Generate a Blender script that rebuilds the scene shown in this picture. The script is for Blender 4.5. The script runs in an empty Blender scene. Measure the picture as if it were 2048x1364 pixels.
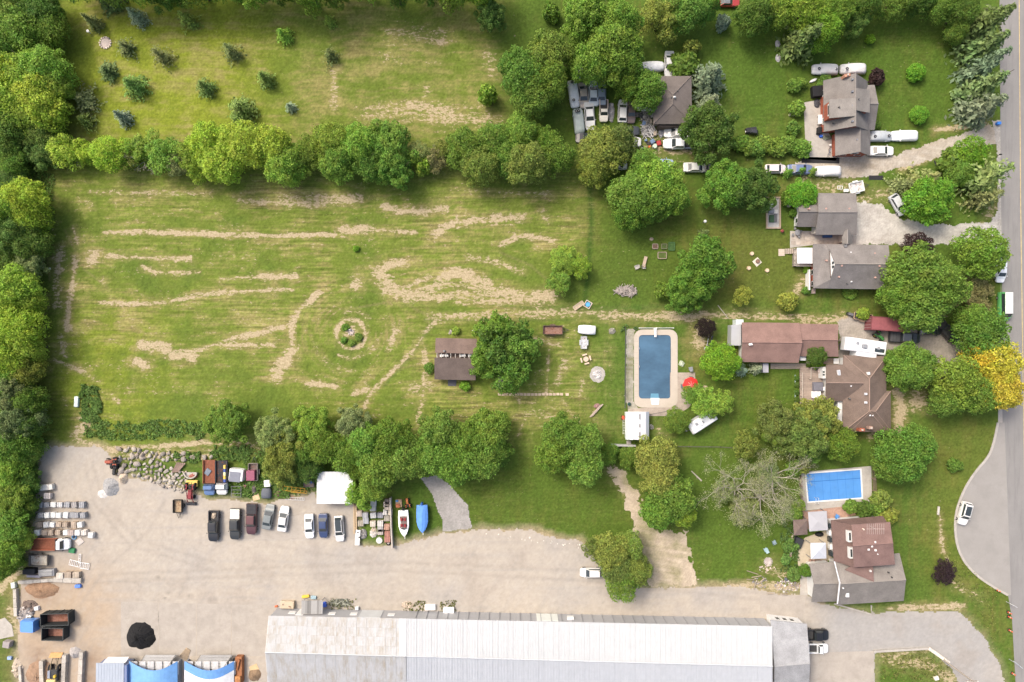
import bpy, bmesh, math, random
import numpy as np
from mathutils import Vector, Matrix
from mathutils.geometry import tessellate_polygon
R = math.radians
random.seed(7)
# ---------------------------------------------------------------- camera, sky, sun, exposure
S = 0.095                      # metres on the ground for one pixel of the photograph
HC = 24/36*2048*S              # flying height of the camera (129.7 m)
SC = bpy.context.scene
cam = bpy.data.cameras.new('camera'); cam.lens = 24; cam.sensor_width = 36; cam.clip_end = 5000; cam.clip_start = 1
camo = bpy.data.objects.new('camera', cam); camo.location = (0, 0, HC); SC.collection.objects.link(camo); SC.camera = camo
W = bpy.data.worlds.new('World'); SC.world = W; W.use_nodes = True
SUN_EL, SUN_AZ = 52, 312       # azimuth clockwise from the top edge of the picture: light comes from the upper left
wn = W.node_tree.nodes; wl = W.node_tree.links
sky = wn.new('ShaderNodeTexSky'); sky.sky_type = 'NISHITA'; sky.sun_disc = False
sky.sun_elevation = R(SUN_EL); sky.sun_rotation = R(SUN_AZ); sky.dust_density = 7.0; sky.air_density = 1.0; sky.ozone_density = 0.4
wn['Background'].inputs['Strength'].default_value = 0.15
wl.new(sky.outputs[0], wn['Background'].inputs['Color'])
sl = bpy.data.lights.new('sun', 'SUN'); sl.energy = 1.15; sl.angle = R(12); sl.color = (1, 0.95, 0.86)
so = bpy.data.objects.new('sun', sl); SC.collection.objects.link(so)
_d = Vector((math.sin(R(SUN_AZ))*math.cos(R(SUN_EL)), math.cos(R(SUN_AZ))*math.cos(R(SUN_EL)), math.sin(R(SUN_EL))))
so.rotation_euler = _d.to_track_quat('Z', 'Y').to_euler(); so.location = _d*300
vs = SC.view_settings; vs.view_transform = 'Standard'; vs.look = 'None'; vs.gamma = 1; vs.exposure = 0.78
SC.render.engine = 'CYCLES'; SC.cycles.use_denoising = True; SC.cycles.max_bounces = 8; SC.cycles.diffuse_bounces = 6; SC.cycles.transmission_bounces = 6; SC.cycles.transparent_max_bounces = 6
COL = SC.collection

# ---------------------------------------------------------------- helpers
def U(px, py, z=0.0):          # a point seen at pixel (px,py) that stands z metres above the ground
    k = S*(HC-z)/HC
    return Vector(((px-1024)*k, (682-py)*k, z))
def lin(r, g, b):              # sRGB 0-255 to linear
    f = lambda c: (c/255/12.92) if c <= 10 else ((c/255+0.055)/1.055)**2.4
    return (f(r), f(g), f(b))
class MB:
    def __init__(s): s.v = []; s.f = []
    def add(s, vs, fs):
        n = len(s.v); s.v += [tuple(v) for v in vs]; s.f += [tuple(i+n for i in f) for f in fs]; return s
    def box(s, x0, x1, y0, y1, z0, z1):
        return s.add([(x0,y0,z0),(x1,y0,z0),(x1,y1,z0),(x0,y1,z0),(x0,y0,z1),(x1,y0,z1),(x1,y1,z1),(x0,y1,z1)],
                     [(3,2,1,0),(4,5,6,7),(0,1,5,4),(1,2,6,5),(2,3,7,6),(3,0,4,7)])
    def cbox(s, cx, cy, z0, lx, ly, h, rz=0, taper=1):
        c, q = math.cos(rz), math.sin(rz); vs = []
        for z, t in ((z0,1),(z0+h,taper)):
            for sx, sy in ((-1,-1),(1,-1),(1,1),(-1,1)):
                x, y = sx*lx/2*t, sy*ly/2*t; vs.append((cx+x*c-y*q, cy+x*q+y*c, z))
        return s.add(vs, [(3,2,1,0),(4,5,6,7),(0,1,5,4),(1,2,6,5),(2,3,7,6),(3,0,4,7)])
    def rbox(s, cx, cy, z0, lx, ly, h, b=0.05):     # box with a bevelled top and corners
        def ring(i, z): x, y = lx/2-i, ly/2-i; c = min(b, x*.6, y*.6); return [(cx-x+c,cy-y,z),(cx+x-c,cy-y,z),(cx+x,cy-y+c,z),(cx+x,cy+y-c,z),(cx+x-c,cy+y,z),(cx-x+c,cy+y,z),(cx-x,cy+y-c,z),(cx-x,cy-y+c,z)]
        return s.loft([ring(0, z0), ring(0, z0+h-b), ring(b, z0+h)])
    def loft(s, rings, cap=True, closed=True):
        n = len(rings[0]); vs = [p for r in rings for p in r]; fs = []
        for k in range(len(rings)-1):
            for i in range(n if closed else n-1):
                j = (i+1) % n; fs.append((k*n+i, k*n+j, (k+1)*n+j, (k+1)*n+i))
        if cap: fs += [tuple(range(n-1,-1,-1)), tuple(range((len(rings)-1)*n, len(rings)*n))]
        return s.add(vs, fs)
    def prism(s, pts, z0, z1):
        return s.loft([[(p[0],p[1],z0) for p in pts], [(p[0],p[1],z1) for p in pts]])
    def tube(s, a, b, r0, r1=None, n=6, cap=True):
        a, b = Vector(a), Vector(b); r1 = r0 if r1 is None else r1; d = b-a
        if d.length < 1e-6: return s
        q = d.to_track_quat('Z', 'Y'); rs = []
        for p, r in ((a,r0),(b,r1)): rs.append([p+q@Vector((r*math.cos(2*math.pi*i/n), r*math.sin(2*math.pi*i/n), 0)) for i in range(n)])
        return s.loft(rs, cap)
    def cyl(s, cx, cy, z0, z1, r, r1=None, n=12): return s.tube((cx,cy,z0), (cx,cy,z1), r, r1, n)
    def dome(s, c, rx, ry, rz, n=10, m=4, jit=0, rnd=random):
        rs = []
        for k in range(m+1):
            a = k/m*math.pi/2*0.97
            rs.append([(c[0]+rx*math.cos(a)*math.cos(2*math.pi*i/n)*(1+rnd.uniform(-jit,jit)), c[1]+ry*math.cos(a)*math.sin(2*math.pi*i/n)*(1+rnd.uniform(-jit,jit)), c[2]+rz*math.sin(a)*(1+rnd.uniform(-jit,jit))) for i in range(n)])
        return s.loft(rs)
    def torus(s, c, Rr, r, n=16, m=6, ax='z'):
        rs = []
        for i in range(n+1):
            a = 2*math.pi*i/n; ring = []
            for j in range(m):
                b = 2*math.pi*j/m; q = Rr+r*math.cos(b); p = (q*math.cos(a), q*math.sin(a), r*math.sin(b))
                if ax == 'y': p = (p[0], p[2], p[1])
                ring.append((c[0]+p[0], c[1]+p[1], c[2]+p[2]))
            rs.append(ring)
        return s.loft(rs, cap=False)
    def slab(s, pts, th):                            # a polygon in space thickened straight down
        n = len(pts); vs = [tuple(p) for p in pts]+[(p[0],p[1],p[2]-th) for p in pts]
        return s.add(vs, [tuple(range(n)), tuple(range(2*n-1,n-1,-1))]+[((i+1)%n, i, n+i, n+(i+1)%n) for i in range(n)])
    def mesh(s, name, smooth=False):
        m = bpy.data.meshes.new(name); m.from_pydata(s.v, [], s.f); m.update()
        if smooth: m.polygons.foreach_set('use_smooth', [True]*len(m.polygons))
        return m
    def obj(s, name, mat, parent=None, smooth=False, color=None, off=None):
        if off is not None: s.v = [(v[0]-off[0], v[1]-off[1], v[2]-off[2]) for v in s.v]
        m = s.mesh(name, smooth); bm = bmesh.new(); bm.from_mesh(m); bmesh.ops.recalc_face_normals(bm, faces=bm.faces); bm.to_mesh(m); bm.free()
        return link(name, m, mat, parent, color)
def link(name, m, mat, parent=None, color=None):
    o = bpy.data.objects.new(name, m); COL.objects.link(o)
    if mat is not None and not m.materials: m.materials.append(mat)
    if parent is not None: o.parent = parent
    if color is not None: o.color = (*color[:3], 1)
    return o
def tag(o, label, cat, group=None, kind=None):
    if label: o['label'] = label
    if cat: o['category'] = cat
    if group: o['group'] = group
    if kind: o['kind'] = kind
    return o
def T(name, label, cat, loc=(0,0,0), rz=0, group=None, scale=1):
    o = bpy.data.objects.new(name, None); COL.objects.link(o); o.location = loc; o.rotation_euler = (0,0,rz); o.empty_display_size = .3
    if scale != 1: o.scale = (scale,)*3 if not isinstance(scale, tuple) else scale
    return tag(o, label, cat, group)
def copy_tree(root, loc, rz, label, group=None, colors=None, scale=None):
    r = root.copy(); COL.objects.link(r); r.location = loc; r.rotation_euler = (0,0,rz); r['label'] = label
    if group: r['group'] = group
    if scale: r.scale = scale
    def rec(src, dst):
        for ch in list(src.children):
            c = ch.copy(); COL.objects.link(c); c.parent = dst
            if colors:
                k = ch.name.split('.')[0]
                if k in colors: c.color = (*colors[k], 1)
            rec(ch, c)
    rec(root, r); return r
def drop(root):
    for ch in list(root.children): drop(ch)
    bpy.data.objects.remove(root)
ORD = 'first second third fourth fifth sixth seventh eighth ninth tenth eleventh twelfth thirteenth fourteenth fifteenth sixteenth seventeenth eighteenth nineteenth twentieth'.split()
def jc(c, r, a=.85, b=1.15):   # one colour lightened or darkened as a whole
    k = r.uniform(a, b); return tuple(min(.85, x*k) for x in c)
def ordi(i): return ORD[i] if i < 20 else (f'{i+1}' + ('th' if 10 < (i+1) % 100 < 14 else {1:'st',2:'nd',3:'rd'}.get((i+1) % 10, 'th')))

# ---------------------------------------------------------------- materials
def mat(name, color=(1,1,1), rough=.8, noise=0.15, scale=1.5, bump=0.0, metal=0.0, objcol=False, coat=0, fine=0.0, spec=.3, stretch=None, alpha=None, dirt=None, wave=None):
    m = bpy.data.materials.new(name); m.use_nodes = True; nt = m.node_tree; N, L = nt.nodes, nt.links; b = N['Principled BSDF']
    b.inputs['Roughness'].default_value = rough; b.inputs['Metallic'].default_value = metal; b.inputs['Specular IOR Level'].default_value = spec
    if coat: b.inputs['Coat Weight'].default_value = coat
    tc = N.new('ShaderNodeTexCoord'); oi = N.new('ShaderNodeObjectInfo')
    ad = N.new('ShaderNodeVectorMath'); ad.operation = 'ADD'; L.new(tc.outputs['Object'], ad.inputs[0])
    rv = N.new('ShaderNodeMath'); rv.operation = 'MULTIPLY'; rv.inputs[1].default_value = 37; L.new(oi.outputs['Random'], rv.inputs[0]); L.new(rv.outputs[0], ad.inputs[1])
    vec = ad.outputs[0]
    if stretch:
        mp = N.new('ShaderNodeMapping'); mp.inputs['Scale'].default_value = stretch; L.new(vec, mp.inputs[0]); vec = mp.outputs[0]
    n1 = N.new('ShaderNodeTexNoise'); n1.inputs['Scale'].default_value = scale; n1.inputs['Detail'].default_value = 6; n1.inputs['Roughness'].default_value = .65; L.new(vec, n1.inputs['Vector'])
    mr = N.new('ShaderNodeMapRange'); mr.inputs['From Min'].default_value = .3; mr.inputs['From Max'].default_value = .7; mr.inputs['To Min'].default_value = 1-noise; mr.inputs['To Max'].default_value = 1+noise; L.new(n1.outputs[0], mr.inputs[0])
    fac = mr.outputs[0]
    if fine:
        n2 = N.new('ShaderNodeTexNoise'); n2.inputs['Scale'].default_value = 9; n2.inputs['Detail'].default_value = 4; L.new(tc.outputs['Object'], n2.inputs['Vector'])
        m2 = N.new('ShaderNodeMapRange'); m2.inputs['From Min'].default_value = .3; m2.inputs['From Max'].default_value = .7; m2.inputs['To Min'].default_value = 1-fine; m2.inputs['To Max'].default_value = 1+fine; L.new(n2.outputs[0], m2.inputs[0])
        mu = N.new('ShaderNodeMath'); mu.operation = 'MULTIPLY'; L.new(fac, mu.inputs[0]); L.new(m2.outputs[0], mu.inputs[1]); fac = mu.outputs[0]
    vm = N.new('ShaderNodeVectorMath'); vm.operation = 'SCALE'; L.new(fac, vm.inputs['Scale'])
    if objcol: L.new(oi.outputs['Color'], vm.inputs[0])
    else: vm.inputs[0].default_value = color
    out = vm.outputs[0]
    if dirt:                                         # (colour, noise scale, low, high, stretch)
        n3 = N.new('ShaderNodeTexNoise'); n3.inputs['Scale'].default_value = dirt[1]; n3.inputs['Detail'].default_value = 7; n3.inputs['Roughness'].default_value = .7
        dv = ad.outputs[0]
        if len(dirt) > 4:
            mp = N.new('ShaderNodeMapping'); mp.inputs['Scale'].default_value = dirt[4]; L.new(dv, mp.inputs[0]); dv = mp.outputs[0]
        L.new(dv, n3.inputs['Vector'])
        m3 = N.new('ShaderNodeMapRange'); m3.inputs['From Min'].default_value = dirt[2]; m3.inputs['From Max'].default_value = dirt[3]; L.new(n3.outputs[0], m3.inputs[0])
        mx = N.new('ShaderNodeMix'); mx.data_type = 'RGBA'; L.new(m3.outputs[0], mx.inputs[0]); L.new(out, mx.inputs[6]); mx.inputs[7].default_value = (*dirt[0], 1); out = mx.outputs[2]
    L.new(out, b.inputs['Base Color'])
    if alpha is not None: b.inputs['Alpha'].default_value = alpha
    if bump or wave:
        bp = N.new('ShaderNodeBump'); bp.inputs['Strength'].default_value = bump or .4; bp.inputs['Distance'].default_value = .05
        if wave:
            wv = N.new('ShaderNodeTexWave'); wv.inputs['Scale'].default_value = wave[1]; wv.bands_direction = wave[0]; L.new(tc.outputs['Object'], wv.inputs['Vector']); L.new(wv.outputs[1], bp.inputs['Height'])
        else: L.new(n1.outputs[0], bp.inputs['Height'])
        L.new(bp.outputs[0], b.inputs['Normal'])
    return m
def ground_mat(name, fine=.3, bare=True, rough=.95, grain=2.2):
    m = bpy.data.materials.new(name); m.use_nodes = True; N, L = m.node_tree.nodes, m.node_tree.links; b = N['Principled BSDF']
    b.inputs['Roughness'].default_value = rough; b.inputs['Specular IOR Level'].default_value = .1
    at = N.new('ShaderNodeAttribute'); at.attribute_name = 'col'; tc = N.new('ShaderNodeTexCoord')
    n1 = N.new('ShaderNodeTexNoise'); n1.inputs['Scale'].default_value = grain; n1.inputs['Detail'].default_value = 8; n1.inputs['Roughness'].default_value = .75; L.new(tc.outputs['Object'], n1.inputs['Vector'])
    mr = N.new('ShaderNodeMapRange'); mr.inputs['From Min'].default_value = .25; mr.inputs['From Max'].default_value = .75; mr.inputs['To Min'].default_value = 1-fine; mr.inputs['To Max'].default_value = 1+fine; L.new(n1.outputs[0], mr.inputs[0])
    vm = N.new('ShaderNodeVectorMath'); vm.operation = 'SCALE'; L.new(at.outputs['Vector'], vm.inputs[0]); L.new(mr.outputs[0], vm.inputs['Scale']); out = vm.outputs[0]
    if bare:
        ad_ = N.new('ShaderNodeAttribute'); ad_.attribute_name = 'dry'
        mp_ = N.new('ShaderNodeMapping'); mp_.inputs['Scale'].default_value = (.35, 1.5, 1); L.new(tc.outputs['Object'], mp_.inputs[0])
        n4 = N.new('ShaderNodeTexNoise'); n4.inputs['Scale'].default_value = 1.0; n4.inputs['Detail'].default_value = 5; n4.inputs['Roughness'].default_value = .65; L.new(mp_.outputs[0], n4.inputs['Vector'])
        n5 = N.new('ShaderNodeTexNoise'); n5.inputs['Scale'].default_value = 4.5; n5.inputs['Detail'].default_value = 5; n5.inputs['Roughness'].default_value = .8; L.new(tc.outputs['Object'], n5.inputs['Vector'])
        a5 = N.new('ShaderNodeMath'); a5.operation = 'ADD'; L.new(n4.outputs[0], a5.inputs[0]); L.new(n5.outputs[0], a5.inputs[1])
        m5 = N.new('ShaderNodeMapRange'); m5.inputs['From Min'].default_value = 1.0; m5.inputs['From Max'].default_value = 1.35; L.new(a5.outputs[0], m5.inputs[0])
        k5 = N.new('ShaderNodeMath'); k5.operation = 'MULTIPLY'; L.new(m5.outputs[0], k5.inputs[0]); L.new(ad_.outputs['Fac'], k5.inputs[1])
        mx5 = N.new('ShaderNodeMix'); mx5.data_type = 'RGBA'; L.new(k5.outputs[0], mx5.inputs[0]); L.new(out, mx5.inputs[6]); mx5.inputs[7].default_value = (.30,.235,.11,1); out = mx5.outputs[2]
        mp6 = N.new('ShaderNodeMapping'); mp6.inputs['Scale'].default_value = (.13, 2.3, 1); mp6.inputs['Rotation'].default_value = (0, 0, .02); L.new(tc.outputs['Object'], mp6.inputs[0])
        n6 = N.new('ShaderNodeTexNoise'); n6.inputs['Scale'].default_value = 1.0; n6.inputs['Detail'].default_value = 3; n6.inputs['Roughness'].default_value = .5; n6.inputs['Distortion'].default_value = .35; L.new(mp6.outputs[0], n6.inputs['Vector'])
        m6 = N.new('ShaderNodeMapRange'); m6.inputs['From Min'].default_value = .3; m6.inputs['From Max'].default_value = .7; m6.inputs['To Min'].default_value = -.5; m6.inputs['To Max'].default_value = .5; L.new(n6.outputs[0], m6.inputs[0])
        k6 = N.new('ShaderNodeMath'); k6.operation = 'MULTIPLY_ADD'; k6.inputs[2].default_value = 1.0; L.new(m6.outputs[0], k6.inputs[0]); L.new(ad_.outputs['Fac'], k6.inputs[1])
        v6 = N.new('ShaderNodeVectorMath'); v6.operation = 'SCALE'; L.new(out, v6.inputs[0]); L.new(k6.outputs[0], v6.inputs['Scale']); out = v6.outputs[0]
        ab = N.new('ShaderNodeAttribute'); ab.attribute_name = 'bare'
        mp = N.new('ShaderNodeMapping'); mp.inputs['Scale'].default_value = (.8, 1.5, 1); L.new(tc.outputs['Object'], mp.inputs[0])
        n2 = N.new('ShaderNodeTexNoise'); n2.inputs['Scale'].default_value = 1.5; n2.inputs['Detail'].default_value = 7; n2.inputs['Roughness'].default_value = .74; L.new(mp.outputs[0], n2.inputs['Vector'])
        ml = N.new('ShaderNodeMath'); ml.operation = 'MULTIPLY_ADD'; ml.inputs[1].default_value = 3.8; ml.inputs[2].default_value = -1.98; L.new(n2.outputs[0], ml.inputs[0])
        ad = N.new('ShaderNodeMath'); ad.operation = 'ADD'; L.new(ml.outputs[0], ad.inputs[0]); L.new(ab.outputs['Fac'], ad.inputs[1])
        m2 = N.new('ShaderNodeMapRange'); m2.inputs['From Min'].default_value = .42; m2.inputs['From Max'].default_value = .66; m2.inputs['To Max'].default_value = .96; L.new(ad.outputs[0], m2.inputs[0])
        n3 = N.new('ShaderNodeTexNoise'); n3.inputs['Scale'].default_value = 3; n3.inputs['Detail'].default_value = 6; L.new(tc.outputs['Object'], n3.inputs['Vector'])
        cr = N.new('ShaderNodeValToRGB'); cr.color_ramp.elements[0].position = .3; cr.color_ramp.elements[0].color = (.27,.215,.125,1); cr.color_ramp.elements[1].position = .7; cr.color_ramp.elements[1].color = (.46,.385,.26,1); L.new(n3.outputs[0], cr.inputs[0])
        mx = N.new('ShaderNodeMix'); mx.data_type = 'RGBA'; L.new(m2.outputs[0], mx.inputs[0]); L.new(out, mx.inputs[6]); L.new(cr.outputs[0], mx.inputs[7]); out = mx.outputs[2]
    L.new(out, b.inputs['Base Color'])
    bp = N.new('ShaderNodeBump'); bp.inputs['Strength'].default_value = .5; bp.inputs['Distance'].default_value = .06; L.new(n1.outputs[0], bp.inputs['Height']); L.new(bp.outputs[0], b.inputs['Normal'])
    return m
def leaf_mat(name, trans=.35, var=.45):
    m = bpy.data.materials.new(name); m.use_nodes = True; N, L = m.node_tree.nodes, m.node_tree.links
    N.remove(N['Principled BSDF']); oi = N.new('ShaderNodeObjectInfo'); ge = N.new('ShaderNodeNewGeometry'); tc = N.new('ShaderNodeTexCoord')
    mr = N.new('ShaderNodeMapRange'); mr.inputs['To Min'].default_value = 1-var; mr.inputs['To Max'].default_value = 1+var; L.new(ge.outputs['Random Per Island'], mr.inputs[0])
    n1 = N.new('ShaderNodeTexNoise'); n1.inputs['Scale'].default_value = 3.2; n1.inputs['Detail'].default_value = 3
    ad = N.new('ShaderNodeVectorMath'); ad.operation = 'ADD'; L.new(tc.outputs['Object'], ad.inputs[0]); rv = N.new('ShaderNodeMath'); rv.operation = 'MULTIPLY'; rv.inputs[1].default_value = 50; L.new(oi.outputs['Random'], rv.inputs[0]); L.new(rv.outputs[0], ad.inputs[1]); L.new(ad.outputs[0], n1.inputs['Vector'])
    m2 = N.new('ShaderNodeMapRange'); m2.inputs['From Min'].default_value = .3; m2.inputs['From Max'].default_value = .7; m2.inputs['To Min'].default_value = .485; m2.inputs['To Max'].default_value = .525; L.new(n1.outputs[0], m2.inputs[0])
    vm = N.new('ShaderNodeVectorMath'); vm.operation = 'SCALE'; L.new(oi.outputs['Color'], vm.inputs[0]); L.new(mr.outputs[0], vm.inputs['Scale'])
    hs = N.new('ShaderNodeHueSaturation'); L.new(vm.outputs[0], hs.inputs['Color']); L.new(m2.outputs[0], hs.inputs['Hue'])
    di = N.new('ShaderNodeBsdfPrincipled'); di.inputs['Roughness'].default_value = .55; di.inputs['Specular IOR Level'].default_value = .25; tr = N.new('ShaderNodeBsdfTranslucent'); mi = N.new('ShaderNodeMixShader'); mi.inputs[0].default_value = trans
    L.new(hs.outputs[0], di.inputs['Base Color']); L.new(hs.outputs[0], tr.inputs['Color']); L.new(di.outputs[0], mi.inputs[1]); L.new(tr.outputs[0], mi.inputs[2]); L.new(mi.outputs[0], N['Material Output'].inputs['Surface'])
    return m
M = {}
M['leaf'] = leaf_mat('leaf', .48, .5); M['needle'] = leaf_mat('needle', .2, .45)
M['bark'] = mat('bark', (.10,.08,.06), .95, .3, 4); M['deadwood'] = mat('dead_wood', (.38,.345,.30), .9, .25, 3)
M['paint'] = mat('car_paint', rough=.3, noise=.05, scale=2, objcol=True, coat=.5, spec=.5)
M['dull'] = mat('matte_paint', rough=.75, noise=.14, scale=2.2, objcol=True, fine=.08)
M['rusty'] = mat('rusty_paint', rough=.85, noise=.25, scale=2.5, objcol=True, fine=.15, dirt=((.16,.06,.03), 1.8, .5, .68))
M['cover'] = mat('cover_cloth', rough=.75, noise=.12, scale=1.3, objcol=True, bump=.5)
M['glass'] = mat('dark_glass', (.035,.045,.05), .06, .1, 2, spec=.7)
M['tyre'] = mat('tyre_rubber', (.02,.02,.021), .9, .2, 5)
M['rim'] = mat('wheel_rim', (.35,.35,.36), .4, .1, 5, metal=.6)
M['lamp'] = mat('lamp_lens', rough=.2, noise=.03, objcol=True, spec=.6)
M['shingle'] = mat('shingles', rough=.9, noise=.2, scale=.45, objcol=True, fine=.2, bump=.25)
M['ridge'] = mat('ridge_cap', rough=.9, noise=.1, scale=3, objcol=True)
M['wall'] = mat('house_wall', rough=.85, noise=.08, scale=1.5, objcol=True, fine=.05)
M['brick'] = mat('brickwork', (.30,.09,.055), .9, .2, 2, fine=.25)
M['metal'] = mat('sheet_metal', rough=.5, noise=.06, scale=.7, objcol=True, metal=.0, spec=.5)
M['white'] = mat('white_paint', (.66,.66,.65), .6, .06, 2)
M['concrete'] = mat('concrete', (.37,.345,.31), .9, .14, .9, fine=.08, bump=.2)
M['stone'] = mat('stone', rough=.9, noise=.2, scale=1.6, objcol=True, fine=.15, bump=.5)
M['wood'] = mat('timber', rough=.85, noise=.22, scale=2.5, objcol=True, fine=.12, stretch=(1,6,1))
M['asphalt'] = mat('asphalt', (.215,.209,.203), .9, .06, .25, fine=.06, bump=.15, dirt=((.165,.161,.158), .5, .5, .75, (3,.25,1)))
M['earth'] = mat('earth', rough=.95, noise=.25, scale=1.2, objcol=True, fine=.2, bump=.8)
M['plastic'] = mat('plastic', rough=.45, noise=.05, objcol=True)
M['grass_ground'] = ground_mat('grass_ground', .4)
M['gravel'] = ground_mat('gravel_ground', .08, False, .95, 1.6)

# ---------------------------------------------------------------- noise and masks in pixel space
_rng = np.random.default_rng(3); _tab = _rng.random((8, 256, 256))
def vn(x, y, k=0):
    t = _tab[k % 8]; xi = np.floor(x).astype(int); yi = np.floor(y).astype(int); fx = x-xi; fy = y-yi
    fx = fx*fx*(3-2*fx); fy = fy*fy*(3-2*fy); a = xi & 255; b = yi & 255; c = (xi+1) & 255; d = (yi+1) & 255
    return (t[a,b]*(1-fx)+t[c,b]*fx)*(1-fy)+(t[a,d]*(1-fx)+t[c,d]*fx)*fy
def fbm(x, y, o=4, k=0):
    s = 0; a = .5; n = 0
    for i in range(o): s = s+a*vn(x, y, k+i); n += a; a *= .55; x = x*2.03+11.3; y = y*2.03+7.7
    return s/n
def sbox(X, Y, x0, x1, y0, y1, s): 
    f = lambda d: np.clip(d/s*.5+.5, 0, 1)
    return f(X-x0)*f(x1-X)*f(Y-y0)*f(y1-Y)
def dseg(X, Y, P):
    d = np.full(X.shape, 1e9)
    if len(P) == 1: return np.hypot(X-P[0][0], Y-P[0][1])
    for (ax, ay), (bx, by) in zip(P[:-1], P[1:]):
        vx, vy = bx-ax, by-ay; t = np.clip(((X-ax)*vx+(Y-ay)*vy)/(vx*vx+vy*vy+1e-9), 0, 1)
        d = np.minimum(d, np.hypot(X-ax-t*vx, Y-ay-t*vy))
    return d
def inside(X, Y, P):
    r = np.zeros(X.shape, bool); n = len(P)
    for i in range(n):
        (x0, y0), (x1, y1) = P[i], P[(i+1) % n]
        if y0 == y1: continue
        c = ((y0 > Y) != (y1 > Y)) & (X < (x1-x0)*(Y-y0)/(y1-y0)+x0); r ^= c
    return r
def mix3(a, b, w): return a*(1-w[...,None])+np.array(b)*w[...,None]
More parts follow.
